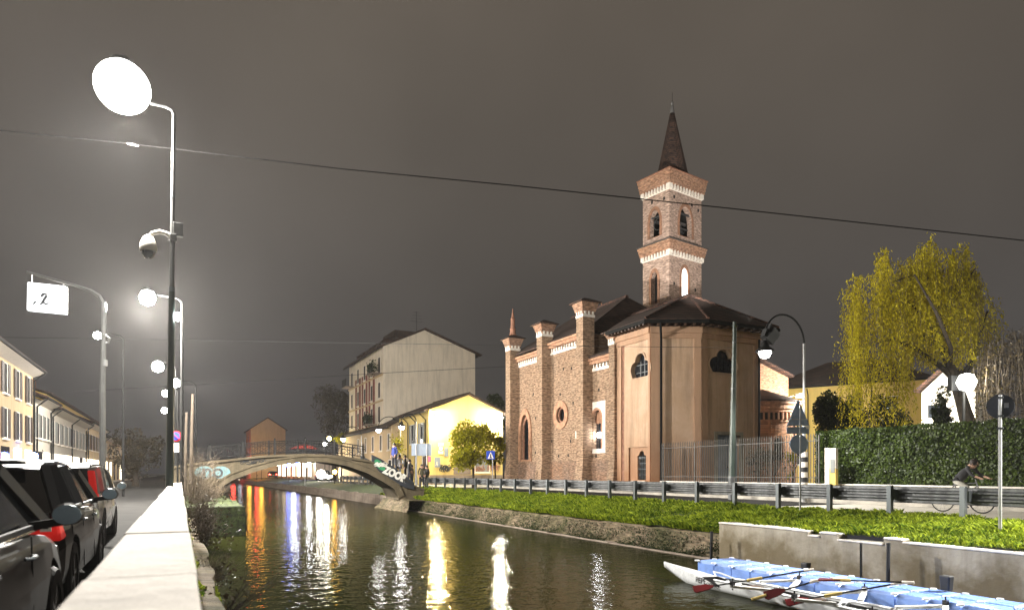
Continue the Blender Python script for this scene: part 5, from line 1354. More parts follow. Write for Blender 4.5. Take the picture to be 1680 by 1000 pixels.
tag(mb.build('wire_insulator',M['white'],off=(p_[0],p_[1],z_)),'small pale insulator on the thick cable near the glaring lamp','insulator')

# ================================================================== TREES
def tree(name,label,cat,s,t,z0,trunk,limbs,foliage,leafmat,barkmat=None,group=None):
    """trunk: list of (s,t,z,r); limbs: lists; foliage: vertex array"""
    r=thing(name,label,cat,(s,t,z0),group=group)
    mb=MB(); mb.tube([p[:3] for p in trunk],[p[3] for p in trunk],10); mb.build('trunk',barkmat or M['bark'],r)
    mb=MB()
    for l in limbs: mb.tube([p[:3] for p in l],[p[3] for p in l],6)
    if limbs: mb.build('limbs',barkmat or M['bark'],r)
    if foliage is not None: leaf_obj('crown',leafmat,foliage,r)
    return r
def blob_foliage(centre, rad, n, size, seed, lumps=14, holes=.45, aspect=1.7):
    rr=np.random.default_rng(seed); c0=np.array(centre); rad=np.array(rad)
    L_=[]; 
    for i in range(lumps):
        d=rr.normal(size=3); d/=np.linalg.norm(d); L_.append((c0+d*rad*(.45+.4*rr.random()), rad*(.30+.22*rr.random())))
    out_=[]
    for (c,r_) in L_:
        m_=n//lumps; d=rr.normal(size=(m_,3)); d/=np.linalg.norm(d,axis=1)[:,None]; k=(.45+.6*rr.random(m_)**.6)[:,None]
        out_.append(c+d*r_*k)
    c=np.concatenate(out_); nrm=rr.normal(size=c.shape)+np.array([0,0,.6]); nrm/=np.linalg.norm(nrm,axis=1)[:,None]
    # gaps
    g=np.sin(c[:,0]*3.1+seed)+np.sin(c[:,1]*2.7+c[:,2]*1.9)+np.sin(c[:,2]*3.7); keep=g>-1.0-holes+rr.random(len(c))*.5
    c=c[keep]; nrm=nrm[keep]
    return quads_cloud(c,nrm,size,aspect)
def limbset(base, tips, r0, seed):
    rr=random.Random(seed); out_=[]
    for tp in tips:
        a=Vector(base); b=Vector(tp); pts=[]
        for k in range(7):
            u=k/6; p=a.lerp(b,u); p.z+=.25*(b-a).length*.4*math.sin(u*math.pi)*.5; p+=Vector((rr.uniform(-1,1),rr.uniform(-1,1),rr.uniform(-.5,.5)))*.05*(b-a).length*(u>0)
            pts.append((p.x,p.y,p.z,r0*(1-u*.85)))
        out_.append(pts)
        for q in range(3):
            i=3+q; c=Vector(pts[i][:3]); d=c+Vector((rr.uniform(-1,1),rr.uniform(-1,1),rr.uniform(0,1)))*.3*(b-a).length
            out_.append([(c.x,c.y,c.z,r0*.3),(*((c+d)/2+Vector((0,0,.05))),r0*.2),(d.x,d.y,d.z,r0*.06)])
    return out_
# willow
YW=28.0
def wp(px,py,dy=0): Y=YW+dy; s,t=canal((px-840)/F*Y,Y); return (s,t,ZC+(775-py)/F*Y)
bs=wp(1592,730)
trunk=[(bs[0],bs[1],.0,.34),(*wp(1590,700),.30),(*wp(1580,665),.25),(*wp(1568,625),.21),(*wp(1558,600),.19)]
main=[[(*wp(1558,602),.15),(*wp(1545,572),.12),(*wp(1530,540),.095),(*wp(1508,512),.07),(*wp(1482,490),.04)],
      [(*wp(1558,602),.12),(*wp(1556,560,.3),.09),(*wp(1543,515,.5),.075),(*wp(1540,475,.6),.05),(*wp(1548,440,.5),.025)],
      [(*wp(1566,622),.14),(*wp(1540,598),.10),(*wp(1500,570),.08),(*wp(1465,556),.06),(*wp(1440,562),.03)],
      [(*wp(1570,630),.13),(*wp(1590,600,.4),.10),(*wp(1605,560,.6),.07),(*wp(1620,510,.5),.04)],
      [(*wp(1558,604),.1),(*wp(1560,570,-1.2),.08),(*wp(1535,510,-2),.06),(*wp(1500,450,-2.2),.03)],
      [(*wp(1545,572),.1),(*wp(1510,545,1.5),.07),(*wp(1460,480,2.2),.04)],
      [(*wp(1532,460,.6),.06),(*wp(1500,450,0),.04),(*wp(1465,462,-.5),.02)],
      [(*wp(1545,510,.5),.06),(*wp(1580,470,-.5),.04),(*wp(1600,440,-1),.02)]]
# hanging strands
rr=np.random.default_rng(5); cs=[]; ns=[]; strands=MB(); clus=[(1398+235*rr.random(),rr.random()) for _ in range(95)]
ccx=1515
for i in range(1000):
    # start on a dome-like crown
    cl=clus[int(rr.random()*95)]; px=cl[0]+rr.normal()*6; x=(px-1515)/118.0
    topy=408+(34 if x<0 else 62)*abs(x)**2.4 - (20 if 1525<px<1590 else 0)+rr.random()*20 + 14*math.sin(px*.09)
    dy=(-.6+1.6*rr.random())*2.4*math.sqrt(max(.05,1-x*x*.8)); sink=rr.random()**1.8*.45 if rr.random()<.55 else min(1.2,cl[1]**1.1+rr.random()*.22)
    y0=topy+sink*150
    ln=(1.0+2.6*rr.random()) if rr.random()<.8 else (3.5+1.8*rr.random())
    if px<1480 and rr.random()<.5: ln+=1.4
    if px>1585: ln*=.75
    p=Vector(wp(px,y0,dy)); bend=Vector((rr.normal()*.25,rr.normal()*.25,0)); n_=int(ln/.055)
    if px>1492 and px<1612:
        if y0>560: continue
        ln=min(ln,max(.5,p.z-(ZC+(775-598)/F*YW)))
    if p.z-ln<2.2: ln=max(.6,p.z-2.2); n_=int(ln/.055)
    pts=[]
    for k in range(n_):
        u=k/max(1,n_); q=p+bend*(1.2*math.sin(u*1.5))+Vector((0,0,-ln*u+.25*math.sin(min(1,u*5)*math.pi)*.6))
        q+=Vector((rr.normal(),rr.normal(),0))*.03
        if k%6==0: pts.append(tuple(q))
        dens=1.0-.55*u if ln>3 else 1.0-.25*u
        if rr.random()<dens: cs.append((q.x+rr.normal()*.045,q.y+rr.normal()*.045,q.z))
    if i%3==0 and len(pts)>2: strands.tube(pts,.006,3,False)
cs=np.array(cs); n_=len(cs)
# elongated hanging leaves
a=np.tile(np.array([0,0,-1.0]),(n_,1))+rr.normal(size=(n_,3))*.45; a/=np.linalg.norm(a,axis=1)[:,None]
b=np.cross(a,rr.normal(size=(n_,3))); b/=np.linalg.norm(b,axis=1)[:,None]; L1=(.10+.06*rr.random(n_))[:,None]; w1=(.019+.010*rr.random(n_))[:,None]
fol=np.stack([cs,cs+a*L1*.5+b*w1,cs+a*L1,cs+a*L1*.5-b*w1],1).reshape(-1,3)
r=tree('willow_tree','large weeping willow with yellow green hanging branches behind the hedge','tree',bs[0],bs[1],.1,trunk,main,fol,M['willow'])
strands.build('hanging_twigs',M['bark_pale'],r,fix=False)
# second, bare brownish willow at the right edge
YW2=26.0
def wq_(px,py,dy=0): Y=YW2+dy; s,t=canal((px-840)/F*Y,Y); return (s,t,ZC+(775-py)/F*Y)
b2=wq_(1690,730); tr2=[(b2[0],b2[1],.0,.26),(*wq_(1688,660),.2),(*wq_(1678,600),.15)]
lim2=limbset(wq_(1678,602),[wq_(1640,560,.5),wq_(1700,530,.3),wq_(1620,600,-.6),wq_(1660,540,-1),wq_(1625,575,1)],.10,4)
cs=[]; st2=MB()
for i in range(230):
    px=1598+130*rr.random(); y0=535+50*abs((px-1670)/75)**2+rr.random()*60; p=Vector(wq_(px,y0,rr.normal()*1.0)); ln=1.2+2.0*rr.random(); 
    ln=min(ln,p.z-2.3); n_=int(ln/.09); pts=[]
    for k in range(n_):
        u=k/n_; q=p+Vector((.15*math.sin(u*2+i),.1*math.cos(u*2+i),-ln*u)); pts.append(tuple(q)) if k%4==0 else None
        if rr.random()<.75: cs.append((q.x+rr.normal()*.06,q.y+rr.normal()*.06,q.z))
    if len(pts)>2: st2.tube(pts,.007,3,False)
cs=np.array(cs); r=tree('willow_tree','brownish thin willow at the right edge, nearly bare, beyond the garden lamp','tree',b2[0],b2[1],.1,tr2,lim2,quads_cloud(cs,rnd_unit(len(cs)),.045,2.4),M['brownleaf'])
st2.build('hanging_twigs',M['bark'],r,fix=False)
# round dark evergreen and conifer behind the hedge
def simple_tree(name,label,px,py,Y,rx,rz,n,size,mat,seed,trunk_r=.12,z0=.1,cat='tree',lumps=14,holes=.45,group=None):
    s,t=canal((px-840)/F*Y,Y); zc_2=ZC+(775-py)/F*Y
    f=blob_foliage((s,t,zc_2),(rx,rx,rz),n,size,seed,lumps,holes)
    tips=[(s+random.uniform(-.6,.6)*rx,t+random.uniform(-.6,.6)*rx,zc_2+random.uniform(-.2,.7)*rz) for _ in range(6)]
    zb=max(z0+.3,zc_2-rz*.9)
    return tree(name,label,cat,s,t,z0,[(s,t,z0-.1,trunk_r*1.3),(s+.03,t,(z0+zb)/2,trunk_r),(s,t,zb+.2,trunk_r*.8)],limbset((s,t,zb+.1),tips,trunk_r*.6,seed),f,mat,group=group)
simple_tree('evergreen_shrub','round dark evergreen shrub in front of the ochre villa',1373,688,40,1.45,1.7,9000,.10,M['darkleaf'],31,lumps=24,holes=1.5)
simple_tree('conifer','dark small conifer between the evergreen shrub and the willow trunk',1457,690,38,1.3,1.4,3500,.10,M['darkleaf'],32,lumps=12)
simple_tree('conifer','dark conifer branches beside the floodlit white house',1545,672,35,.8,1.3,1800,.10,M['darkleaf'],36,lumps=10)
simple_tree('leafy_tree','small roundish yellow green tree in front of the yellow house gable',776,731,48.5,1.9,1.75,8500,.105,M['treeleaf'],33,trunk_r=.09,lumps=26,holes=.5)
simple_tree('leafy_tree','slim yellow green tree squeezed between the yellow gable and the church corner',812,737,50.5,.9,1.5,2600,.105,M['treeleaf'],34,trunk_r=.06)
simple_tree('dark_tree','tall dark leafless looking tree left of the apartment block',548,672,100,3.4,4.2,6500,.16,M['brownleaf'],35,trunk_r=.3,lumps=22,holes=.6)
simple_tree('dark_tree','dark bushy tree top rising between the yellow house and the church',815,672,75,1.4,2.4,2500,.2,M['darkleaf'],37,trunk_r=.2)
simple_tree('dark_tree','grey hazy tree crown over the left street at the far end',222,742,60,2.4,2.4,5000,.14,M['brownleaf'],38,trunk_r=.25,lumps=22,holes=.4)
simple_tree('lit_bush','round bush lit bright green beyond the bridge',560,721,88,1.1,.8,900,.16,M['treeleaf'],39,trunk_r=.1)
simple_tree('lit_bush','small bush lit yellow at the right of the bright green one',575,722,88,.6,.6,500,.16,M['treeleaf'],40,trunk_r=.1)
# bushes behind the fence
for px,lab in ((1270,'low yellowish shrub inside the iron fence below the apse'),(1300,'taller loose shrub inside the iron fence near the striped lamp foot'),(1243,'small low shrub inside the iron fence at the chapel corner')):
    simple_tree('garden_shrub',lab,px,760,30,.6,.75,900,.06,M['brownleaf'] if px!=1300 else M['treeleaf'],50+px,trunk_r=.04,cat='shrub')
# bare twig shrubs on the left bank
def twig_bush(label,s,t,z0,h,w_,n,seed,rad=.007,leaf=0,mat=None,lean=(0,0)):
    rr=random.Random(seed); r=thing('bare_shrub',label,'shrub',(s,t,z0)); mb=MB()
    for i in range(n):
        a=rr.uniform(0,6.283); d=Vector((math.cos(a)*w_*rr.random(),math.sin(a)*w_*rr.random()*1.4,h*(.55+.45*rr.random())))+Vector((lean[0],lean[1],0))*h
        b=Vector((s+rr.uniform(-.3,.3)*w_,t+rr.uniform(-.4,.4)*w_,z0)); pts=[]
        for k in range(5):
            u=k/4; p=b+d*u; p+=Vector((rr.uniform(-1,1),rr.uniform(-1,1),0))*.06*h*u; pts.append(p)
        mb.tube(pts,[rad*(1.3-u*.28*k) for k,u in enumerate([1]*5)],4,False)
        for q in range(3):
            p=pts[rr.randint(1,3)]; e=p+Vector((rr.uniform(-1,1),rr.uniform(-1,1),rr.uniform(.2,1)))*.28*h; mb.tube([p,(p+e)/2+Vector((0,0,.03)),e],[rad*.7,rad*.5,rad*.3],3,False)
    mb.build('twigs',mat or M['bark_pale'],r,fix=False)
    if leaf:
        c=np.array([s,t,z0+h*.25])+rng.normal(size=(leaf,3))*[w_*.7,w_*.9,h*.2]; leaf_obj('leaves',M['brownleaf'],quads_cloud(c,rnd_unit(leaf),.04),r)
    return r
twig_bush('dense bare brown shrub in front of the left foot of the bridge',1.0,31,-.3,2.5,1.0,75,1,.007,250)
twig_bush('tall wispy bare shrub just past the end of the parapet cap',.5,28,-.4,2.7,.6,60,2,.006,120)
twig_bush('bare shrub growing over the water beside the parapet, halfway along',.45,17,-.5,.95,.5,70,3,.006,500,lean=(.15,0))
twig_bush('low bare shrub over the quay wall beyond the middle of the parapet',.5,22,-.5,1.3,.55,90,4,.007,700,lean=(.1,0))
twig_bush('few dark bare twigs leaning out over the water near the camera',.42,9.5,-.75,.75,.35,16,5,.006,60,mat=M['bark'],lean=(.8,.2))
twig_bush('low dry stems at the near end of the quay wall beside the parapet',.42,12.5,-.7,.6,.4,40,6,.005,300,lean=(.3,0))
twig_bush('broad bare shrub above the stone abutment, nearest the bridge',1.2,35,-.2,1.0,1.1,130,7,.009,900)
# ================================================================== CARS
def boolean_cut(ob, cutters):
    for c in cutters:
        m_=ob.modifiers.new('cut','BOOLEAN'); m_.operation='DIFFERENCE'; m_.object=c; m_.solver='EXACT'
    dg=bpy.context.evaluated_depsgraph_get(); me=bpy.data.meshes.new_from_object(ob.evaluated_get(dg))
    ob.modifiers.clear(); old=ob.data; ob.data=me
    for c in cutters: bpy.data.objects.remove(c)
def make_car(label, at, paint, L=4.1, Wd=1.74, H=1.46, kind='hatch', group='cars parked along the parapet', lamps='off', rot=0.0, z=ZL, tall_lamps=False, mirror=True, detail=True):
    """local frame: x right, y forward, rear bumper at y=0"""
    r=thing('parked_car',label,'car',(at[0],at[1],z),rot=rot,group=group,local=True)
    hw=Wd/2
    # lower body loft: stations (y, half width at belt, belt z, bottom z, nose shaping)
    boxy=kind=='van'
    st=[(0.0,.80,.62,.34),(.06,.93,.80,.26),(.22,.985,.93,.22),(.7,1.0,.97,.20),(1.4,1.0,.95,.20),(2.3,1.0,.93,.20),(2.9,.99,.92,.20),(3.3,.98,.88,.20),(3.7,.95,.82,.22),(3.95,.88,.72,.24),(L,.72,.58,.32)]
    if boxy: st[0]=(0,.93,.85,.34); st[1]=(.05,.97,.95,.26)
    k=L/4.1; ring=14; vs=[]; fs=[]
    for (y,wf,bz,z0) in st:
        y=y*k if y!=L else L; w_=hw*wf; bz*=H/1.46
        sec=[(0,z0),(w_*.82,z0),(w_*.97,z0+.06),(w_*1.0,z0+.20),(w_*1.012,(z0+bz)*.56),(w_*.975,bz-.05),(w_*.93,bz),(0,bz+.025)]
        half=sec; full=half+[(-x,zz) for x,zz in half[-2:0:-1]]
        vs+=[(x,y,zz) for x,zz in full]
    n_=len(full)
    for i in range(len(st)-1):
        for j in range(n_): a=i*n_+j; b=i*n_+(j+1)%n_; fs.append((a,b,b+n_,a+n_))
    fs.append(tuple(range(n_-1,-1,-1))); fs.append(tuple(range((len(st)-1)*n_,len(st)*n_)))
    mb=MB(); mb.add(vs,fs); body=mb.build('body',paint,r)
    wr_=.315; ys=(.78*k,3.28*k)
    if detail:
        cut=[]
        for y in ys:
            c_=MB(); c_.lathe([(0,-2),(wr_+.055,-2),(wr_+.055,2),(0,2)],(0,0,0),28); c_.v=[(p[2],y+p[0],wr_+p[1]) for p in c_.v]; o=c_.build('cutter',paint,r); o.parent=None; cut.append(o)
            # keep the middle of the body: cutter only near the flanks
        bpy.context.view_layer.update()
        for o in cut: o.matrix_world=r.matrix_world.copy() if False else Matrix.Translation(r.location)@r.rotation_euler.to_matrix().to_4x4()
        boolean_cut(body,cut)
        sub=body.modifiers.new('bevel','BEVEL'); sub.width=.025; sub.segments=2; sub.limit_method='ANGLE'; sub.angle_limit=R(35)
        MB().box(-hw+.28,hw-.28,.1,L-.2,.2,.85).build('chassis',M['black'],r)
    # greenhouse
    if kind=='hatch': gh=[(.10,.90,.955),(.52,.0,0),(1.05,0,0)]; prof=[(.08,.93),(.42,H-.10),(.75,H-.02),(1.45,H),(2.1,H-.03),(2.45,H-.12),(3.15,.93)]
    else: prof=[(.03,.95),(.12,H-.10),(.30,H-.02),(1.5,H),(2.5,H-.03),(2.8,H-.14),(3.35,.93)]
    gv=[];gf=[]; bw=hw*.935; tw_=hw*.74 if not boxy else hw*.84
    def wz(zz): u=min(1,max(0,(zz-.93)/(H-.93))); return bw+(tw_-bw)*u
    # glass volume
    m_=len(prof)
    for (y,zz) in prof: gv+=[(-wz(zz)*.985,y*k,zz),(wz(zz)*.985,y*k,zz)]
    for (y,zz) in prof: gv+=[(-bw*.985,y*k,.90),(bw*.985,y*k,.90)]
    for i in range(m_-1):
        gf.append((2*i,2*i+1,2*i+3,2*i+2)); gf.append((2*i,2*i+2,2*m_+2*i+2,2*m_+2*i)); gf.append((2*i+1,2*m_+2*i+1,2*m_+2*i+3,2*i+3))
    mb=MB(); mb.add(gv,gf); mb.build('windows',M['carglass'],r)
    # roof skin and pillars in paint
    rp=[p for p in prof if p[1]>H-.15]
    mb=MB(); v=[];f=[]
    q=len(rp)
    for (y,zz) in rp: v+=[(-wz(zz)-.012,y*k,zz-.05),(-wz(zz)*.93,y*k,zz+.012),(0,y*k,zz+.035),(wz(zz)*.93,y*k,zz+.012),(wz(zz)+.012,y*k,zz-.05)]
    for i in range(q-1):
        for j in range(4): a=5*i+j; f.append((a,a+1,a+6,a+5))
    mb.add(v,f); 
    rf_=mb.build('roof',paint,r,smooth=True)
    mb=MB()
    def pil(y0,z0,y1,z1,w_=.07,dd=.05):
        for sg in (-1,1):
            MB().bar((sg*wz(z0),y0*k,z0),(sg*wz(z1),y1*k,z1),dd,w_).build('pillar',M['blackplastic'] if paint is not M['carsilver'] else paint,r)
    pil(prof[0][0],prof[0][1]-.02,prof[1][0],prof[1][1]+.02,.11,.07); pil(prof[-1][0],prof[-1][1],prof[-2][0],prof[-2][1]+.02,.07,.06)
    pil(1.62,.93,1.55,H-.05,.08,.03); pil(.62,.93,.60,H-.06,.16,.03)
    mb=MB()
    for sg in (-1,1): mb.bar((sg*(bw+.012),.35*k,.945),(sg*(bw+.012),3.0*k,.945),.02,.03)
    mb.build('window_trim',M['steel'] if paint is M['carblack'] else M['blackplastic'],r)
    # wheels
    for y in ys:
        for sg in (-1,1):
            mb=MB(); mb.lathe([(.19,-.10),(.29,-.10),(.315,-.07),(.315,.07),(.29,.10),(.19,.10)],(0,0,0),28); mb.v=[(sg*(hw-.10)+p[2],y+p[0],wr_+p[1]) for p in mb.v]
            wh=mb.build('wheel',M['black'],r,smooth=False)
            mb=MB(); mb.lathe([(0,.07),(.05,.075),(.19,.055),(.21,.09),(.195,.09)],(0,0,0),20); 
            vv=[(sg*(hw-.10)+sg*p[2],y+p[0],wr_+p[1]) for p in mb.v]; mb.v=vv
            for a in range(5):
                an=a*1.2566; mb.obox((sg*(hw-.02),y+.11*math.cos(an),wr_+.11*math.sin(an)),(.02,.17,.035),(an,0,0))
            mb.build('rim',M['rim'],wh)
    # lamps, plate, bumper, handles, wiper
    for sg in (-1,1):
        mb=MB()
        if tall_lamps: mb.frus((sg*hw*.93-.07,sg*hw*.93+.05,-.02,.10,.86),(sg*hw*.86-.06,sg*hw*.86+.045,.04,.16,1.32))
        else:
            mb.frus((sg*hw*.80-.17,sg*hw*.80+.165,-.01,.30,.69),(sg*hw*.82-.16,sg*hw*.80+.135,.03,.34,.86))
        q=mb.build('tail_light',M['red_on'] if lamps=='tail' else M['taillamp'],r,bevel=.02)
        mb=MB(); mb.obox((sg*hw*.86,-.012 if not tall_lamps else .03,.80 if not tall_lamps else 1.0),(.08,.02,.05)); mb.build('reflector',M['whiteband'],q)
        mb=MB(); mb.frus((sg*hw*.70-.17,sg*hw*.70+.17,L-.32,L-.04,.58),(sg*hw*.74-.15,sg*hw*.74+.14,L-.42,L-.14,.72)); mb.build('headlight',M['head_on'] if lamps=='head' else M['glass'],r,bevel=.02)
    if detail:
        mb=MB(); mb.box(-.26,.26,-.025,.0,.55,.66) if not boxy else mb.box(-.26,.26,-.02,.03,.5,.61); mb.build('number_plate',M['plate'],r)
        mb=MB(); mb.frus((-hw*.86,hw*.86,-.05,.3,.26),(-hw*.92,hw*.92,-.06,.3,.50)); mb.build('rear_bumper',M['blackplastic'] if not boxy else paint,r,bevel=.03)
        mb=MB(); mb.box(-hw*.62,hw*.62,-.066,-.05,.34,.38); mb.build('reflector_strip',M['tailred'],r)
        for sg in (-1,1):
            for y in (1.35*k,2.25*k):
                mb=MB(); mb.tube([(sg*(hw+.005),y-.09,.80),(sg*(hw+.035),y-.06,.80),(sg*(hw+.035),y+.06,.80),(sg*(hw+.005),y+.09,.80)],.012,6); mb.build('door_handle',M['steel'],r)
            for y in (1.45*k,2.42*k,.62*k): MB().bar((sg*(hw+.004),y,.30),(sg*(hw*.99),y,.91),.012,.008).build('door_seam',M['black'],r)
        mb=MB(); mb.tube([(0,.9*k,H+.03),(0,.6*k,H+.22)],.006,5); mb.build('antenna',M['black'],r)
        mb=MB(); mb.box(-hw*.60,hw*.60,.30*k,.52*k,H-.045,H-.01); mb.build('spoiler',paint,rf_,bevel=.01)
    if mirror and detail:
        for sg in (-1,1):
            mb=MB(); x=sg*(hw+.14); y=2.68*k
            v=MB(); mb.lathe([(0,-.095),(.065,-.08),(.09,0),(.07,.07),(0,.095)],(0,0,0),14); mb.v=[(x+p[0]*1.0,y+p[2]*.55,1.02+p[1]*.80) for p in mb.v]; mb.bar((sg*(hw-.06),y,.95),(x,y,.98),.05)
            q=mb.build('door_mirror',paint,r,smooth=False)
            mb=MB(); mb.extr(lambda a,b,d:(x+a,y-.058+d,1.02+b),[(.078*math.cos(a),.062*math.sin(a)) for a in [j*.449 for j in range(14)]],-.004,.004); mb.build('mirror_glass',M['mirror'],q)
    return r
sc_=-.80
make_car('dark grey hatchback nearest the camera, cut by the left edge, with its bluish door mirror',(sc_-.84,2.35),M['cardark'],L=4.1,H=1.40)
make_car('glossy black hatchback with wide red tail lights, second in the parked line',(sc_-.98,6.95),M['carblack'],L=4.05,H=1.40,kind='hatch')
make_car('silver grey tall hatchback with upright red tail lights, farthest of the three parked cars',(sc_-1.25,12.9),M['carsilver'],L=4.0,H=1.44,kind='van',tall_lamps=True)
# distant traffic on the far bank
G2='cars on the far right bank road'
make_car('oncoming car with glaring headlights seen through the bridge arch',(17.6,95.5),M['carsilver'],group=G2,lamps='head',rot=math.pi,z=.1,detail=False)
make_car('dark car with lit red tail lights seen small under the left part of the arch',(17.8,150),M['carblack'],group=G2,lamps='tail',z=.1,detail=False)
make_car('car with lit red tail lights farthest away, at the left foot of the bridge arch',(14.6,180),M['carblack'],group=G2,lamps='tail',z=.1,detail=False)
make_car('red car with lit tail lights just left of the bright shop windows',(19.0,162),simple('red_car_paint',(.4,.02,.02),.3,coat=1.0),group=G2,lamps='tail',z=.1,detail=False)
make_car('pale car parked behind the guard rail under the right part of the arch',(18.6,66),M['carsilver'],group=G2,z=.1,detail=False)
hp=W(17.6,95.2-3.9,.75)
point('headlight_beam',hp,900,(1,.93,.8),.2)

# ================================================================== BOATS
# blue modular floating dock
r=thing('floating_dock','long floating dock of pale blue plastic cubes moored along the concrete wall','floating dock',(10.6,7,ZW))
nrow=20
for i in range(nrow):
    for j in range(2):
        if len([1])>0:
            s0=10.1+.5*j; t1=11.3-.5*i; mb=MB(); zt_=-.70
            x0,x1,y0,y1=s0+.012,s0+.488,t1-.488,t1-.012
            mb.frus((x0+.03,x1-.03,y0+.03,y1-.03,ZW-.12),(x0,x1,y0,y1,ZW-.05)); mb.frus((x0,x1,y0,y1,ZW-.05),(x0,x1,y0,y1,zt_-.05)); mb.frus((x0,x1,y0,y1,zt_-.05),(x0+.035,x1-.035,y0+.035,y1-.035,zt_))
            for a in range(5): mb.box(x0+.07,x1-.07,y0+.07+.08*a,y0+.07+.08*a+.03,zt_,zt_+.006)
            mb.build('float_cube',M['blue'],r)
mb=MB()
for i in range(nrow+1):
    for j in range(3): mb.lathe([(0,.03),(.05,.025),(.055,0)],(10.1+.5*j,11.3-.5*i,-.715),8)
mb.build('connector_pins',M['hull'],r)
mb=MB()
for i in range(12,nrow,1): mb.box(10.62,11.05,11.3-.5*i-.02,11.3-.5*i+.02,-.70,-.672); 
mb.build('white_edging',M['hull'],r)
# dark fenders / mooring posts between dock and wall
for px,h,lab in ((1165,.30,'thin leaning mooring stake at the corner of the concrete wall'),(1455,.45,'short black mooring post between the dock and the wall'),):
    s,t=11.75,onS(px,11.75); mb=MB(); mb.tube([(s,t,ZW-.8),(s+.05,t,-.55+h)],.035,8); tag(mb.build('mooring_post',M['blackplastic'],off=(s,t,ZW)),lab,'post')
for px,lab in ((1322,'black rubber fender hung on the concrete wall behind the dock, left one'),(1553,'black rubber fender standing on the dock near the right edge')):
    s=11.95 if px<1400 else 11.0; t=onS(px,s); mb=MB(); z0=-.95 if px<1400 else -.68
    mb.frus((s-.06,s+.06,t-.07,t+.07,z0),(s-.07,s+.07,t-.085,t+.085,z0+.24)); tag(mb.build('rubber_fender',M['black'],off=(s,t,z0),bevel=.02),lab,'fender')
def shell(label, sc, tbow, L_, beam, tstern_dir=-1, zoff=0.0, mat=None, group=None, slim=1.0, rot=0.0, letters=True, riggers=5, side=1):
    """rowing shell, bow at local y=0, hull runs to -y"""
    r=thing('rowing_shell',label,'rowing boat',(sc,tbow,ZW),rot=rot,group=group,local=True)
    ns=26; vs=[];fs=[]; 
    def prof(u):
        w_=beam/2*(math.sin(math.pi*min(1,max(0,u*.94+.03)))**.55)*min(1,(u*9)**.8 if u<.11 else 1); 
        if u>.92: w_*=max(.05,(1-u)/.08)**.5
        top=.19+.14*max(0,1-u*6)**1.2 ; bot=-.08+.30*max(0,1-u*10)**1.3
        return max(w_,.012),top,bot
    for i in range(ns+1):
        u=i/ns; u=u**1.3 if u<.5 else u**1.3; w_,tp,bt_=prof(u); y=-L_*u
        sec=[(-w_,tp),(-w_*1.0,tp*.55+bt_*.45),(-w_*.72,bt_+.06),(0,bt_),(w_*.72,bt_+.06),(w_*1.0,tp*.55+bt_*.45),(w_,tp)]
        vs+=[(x,y,z) for x,z in sec]
    n_=7
    for i in range(ns):
        for j in range(n_-1): a=i*n_+j; fs.append((a,a+1,a+n_+1,a+n_))
    fs.append(tuple(range(n_))); fs.append(tuple(ns*n_+j for j in range(n_)))
    mb=MB(); mb.add(vs,fs); hull=mb.build('hull',mat or M['hull'],r,smooth=True)
    # decks: bow canvas and stern canvas slightly crowned, open cockpit dark between
    def deck(u0,u1,name,m,crown=.05,dz=.004,inner=1.0):
        mb=MB(); vs=[];k=8
        for i in range(k+1):
            u=u0+(u1-u0)*i/k; w_,tp,_=prof(u); vs+=[(-w_*inner,-L_*u,tp+dz),(0,-L_*u,tp+dz+crown*min(1,w_*6)),(w_*inner,-L_*u,tp+dz)]
        mb.add(vs,[(3*i+j,3*i+j+1,3*i+j+4,3*i+j+3) for i in range(k) for j in range(2)]); return mb.build(name,m,r,smooth=True)
    uc=.20
    deck(.002,uc,'bow_deck',M['hull']); deck(.86,.995,'stern_deck',M['hull'])
    deck(uc,.86,'cockpit',M['carbon'],crown=-.16,dz=-.02,inner=.80)
    mb=MB()
    for sg in (-1,1):
        pts=[(sg*prof(u)[0],-L_*u,prof(u)[1]+.02) for u in np.linspace(uc-.01,.87,14)]; mb.tube(pts,.022,6)
    w_,tp,_=prof(uc); mb.tube([(-w_,-L_*uc,tp+.02),(-w_*.4,-L_*uc+.22,tp+.10),(0,-L_*uc+.36,tp+.13),(w_*.4,-L_*uc+.22,tp+.10),(w_,-L_*uc,tp+.02)],.016,6)
    mb.build('gunwale',M['hull'],r)
    # black wing splash guard with a round emblem
    mb=MB(); v=[(-w_*1.02,-L_*uc+.02,tp-.10),(-w_*1.02,-L_*uc-.62,tp-.10),(-w_*1.02,-L_*uc-.62,tp+.03),(-w_*1.02,-L_*uc-.02,tp+.10),(-w_*.96,-L_*uc+.45,tp+.02)]
    mb.add(v,[(0,1,2,3,4)]); mb.build('splash_guard',M['carbon'],r)
    if letters:
        mb=MB(); f_=lambda a,b,d:(-w_*1.03-d,-L_*uc-.28+a,tp+.0+b); mb.ring(f_,circ(0,0,.075,.07,16),circ(0,0,.05,.045,16),0,.006); mb.build('emblem',M['hull'],r)
        tm=text_mesh('PEPE',.15,M['carbon'],r,0,0,0,face='s',name='boat_name')
        wq2=prof(uc*.72)[0]
        for v in tm.data.vertices: v.co=(-wq2*1.035-.004+v.co.x*.2, v.co.y-L_*uc*.74, v.co.z+.13)
        tm=text_mesh('COMO',.11,M['carbon'],r,0,0,0,face='s',name='boat_name')
        wq2=prof(uc*.98)[0]
        for v in tm.data.vertices: v.co=(-wq2*1.02-.006+v.co.x*.2, v.co.y-L_*uc*.93, v.co.z+.09)
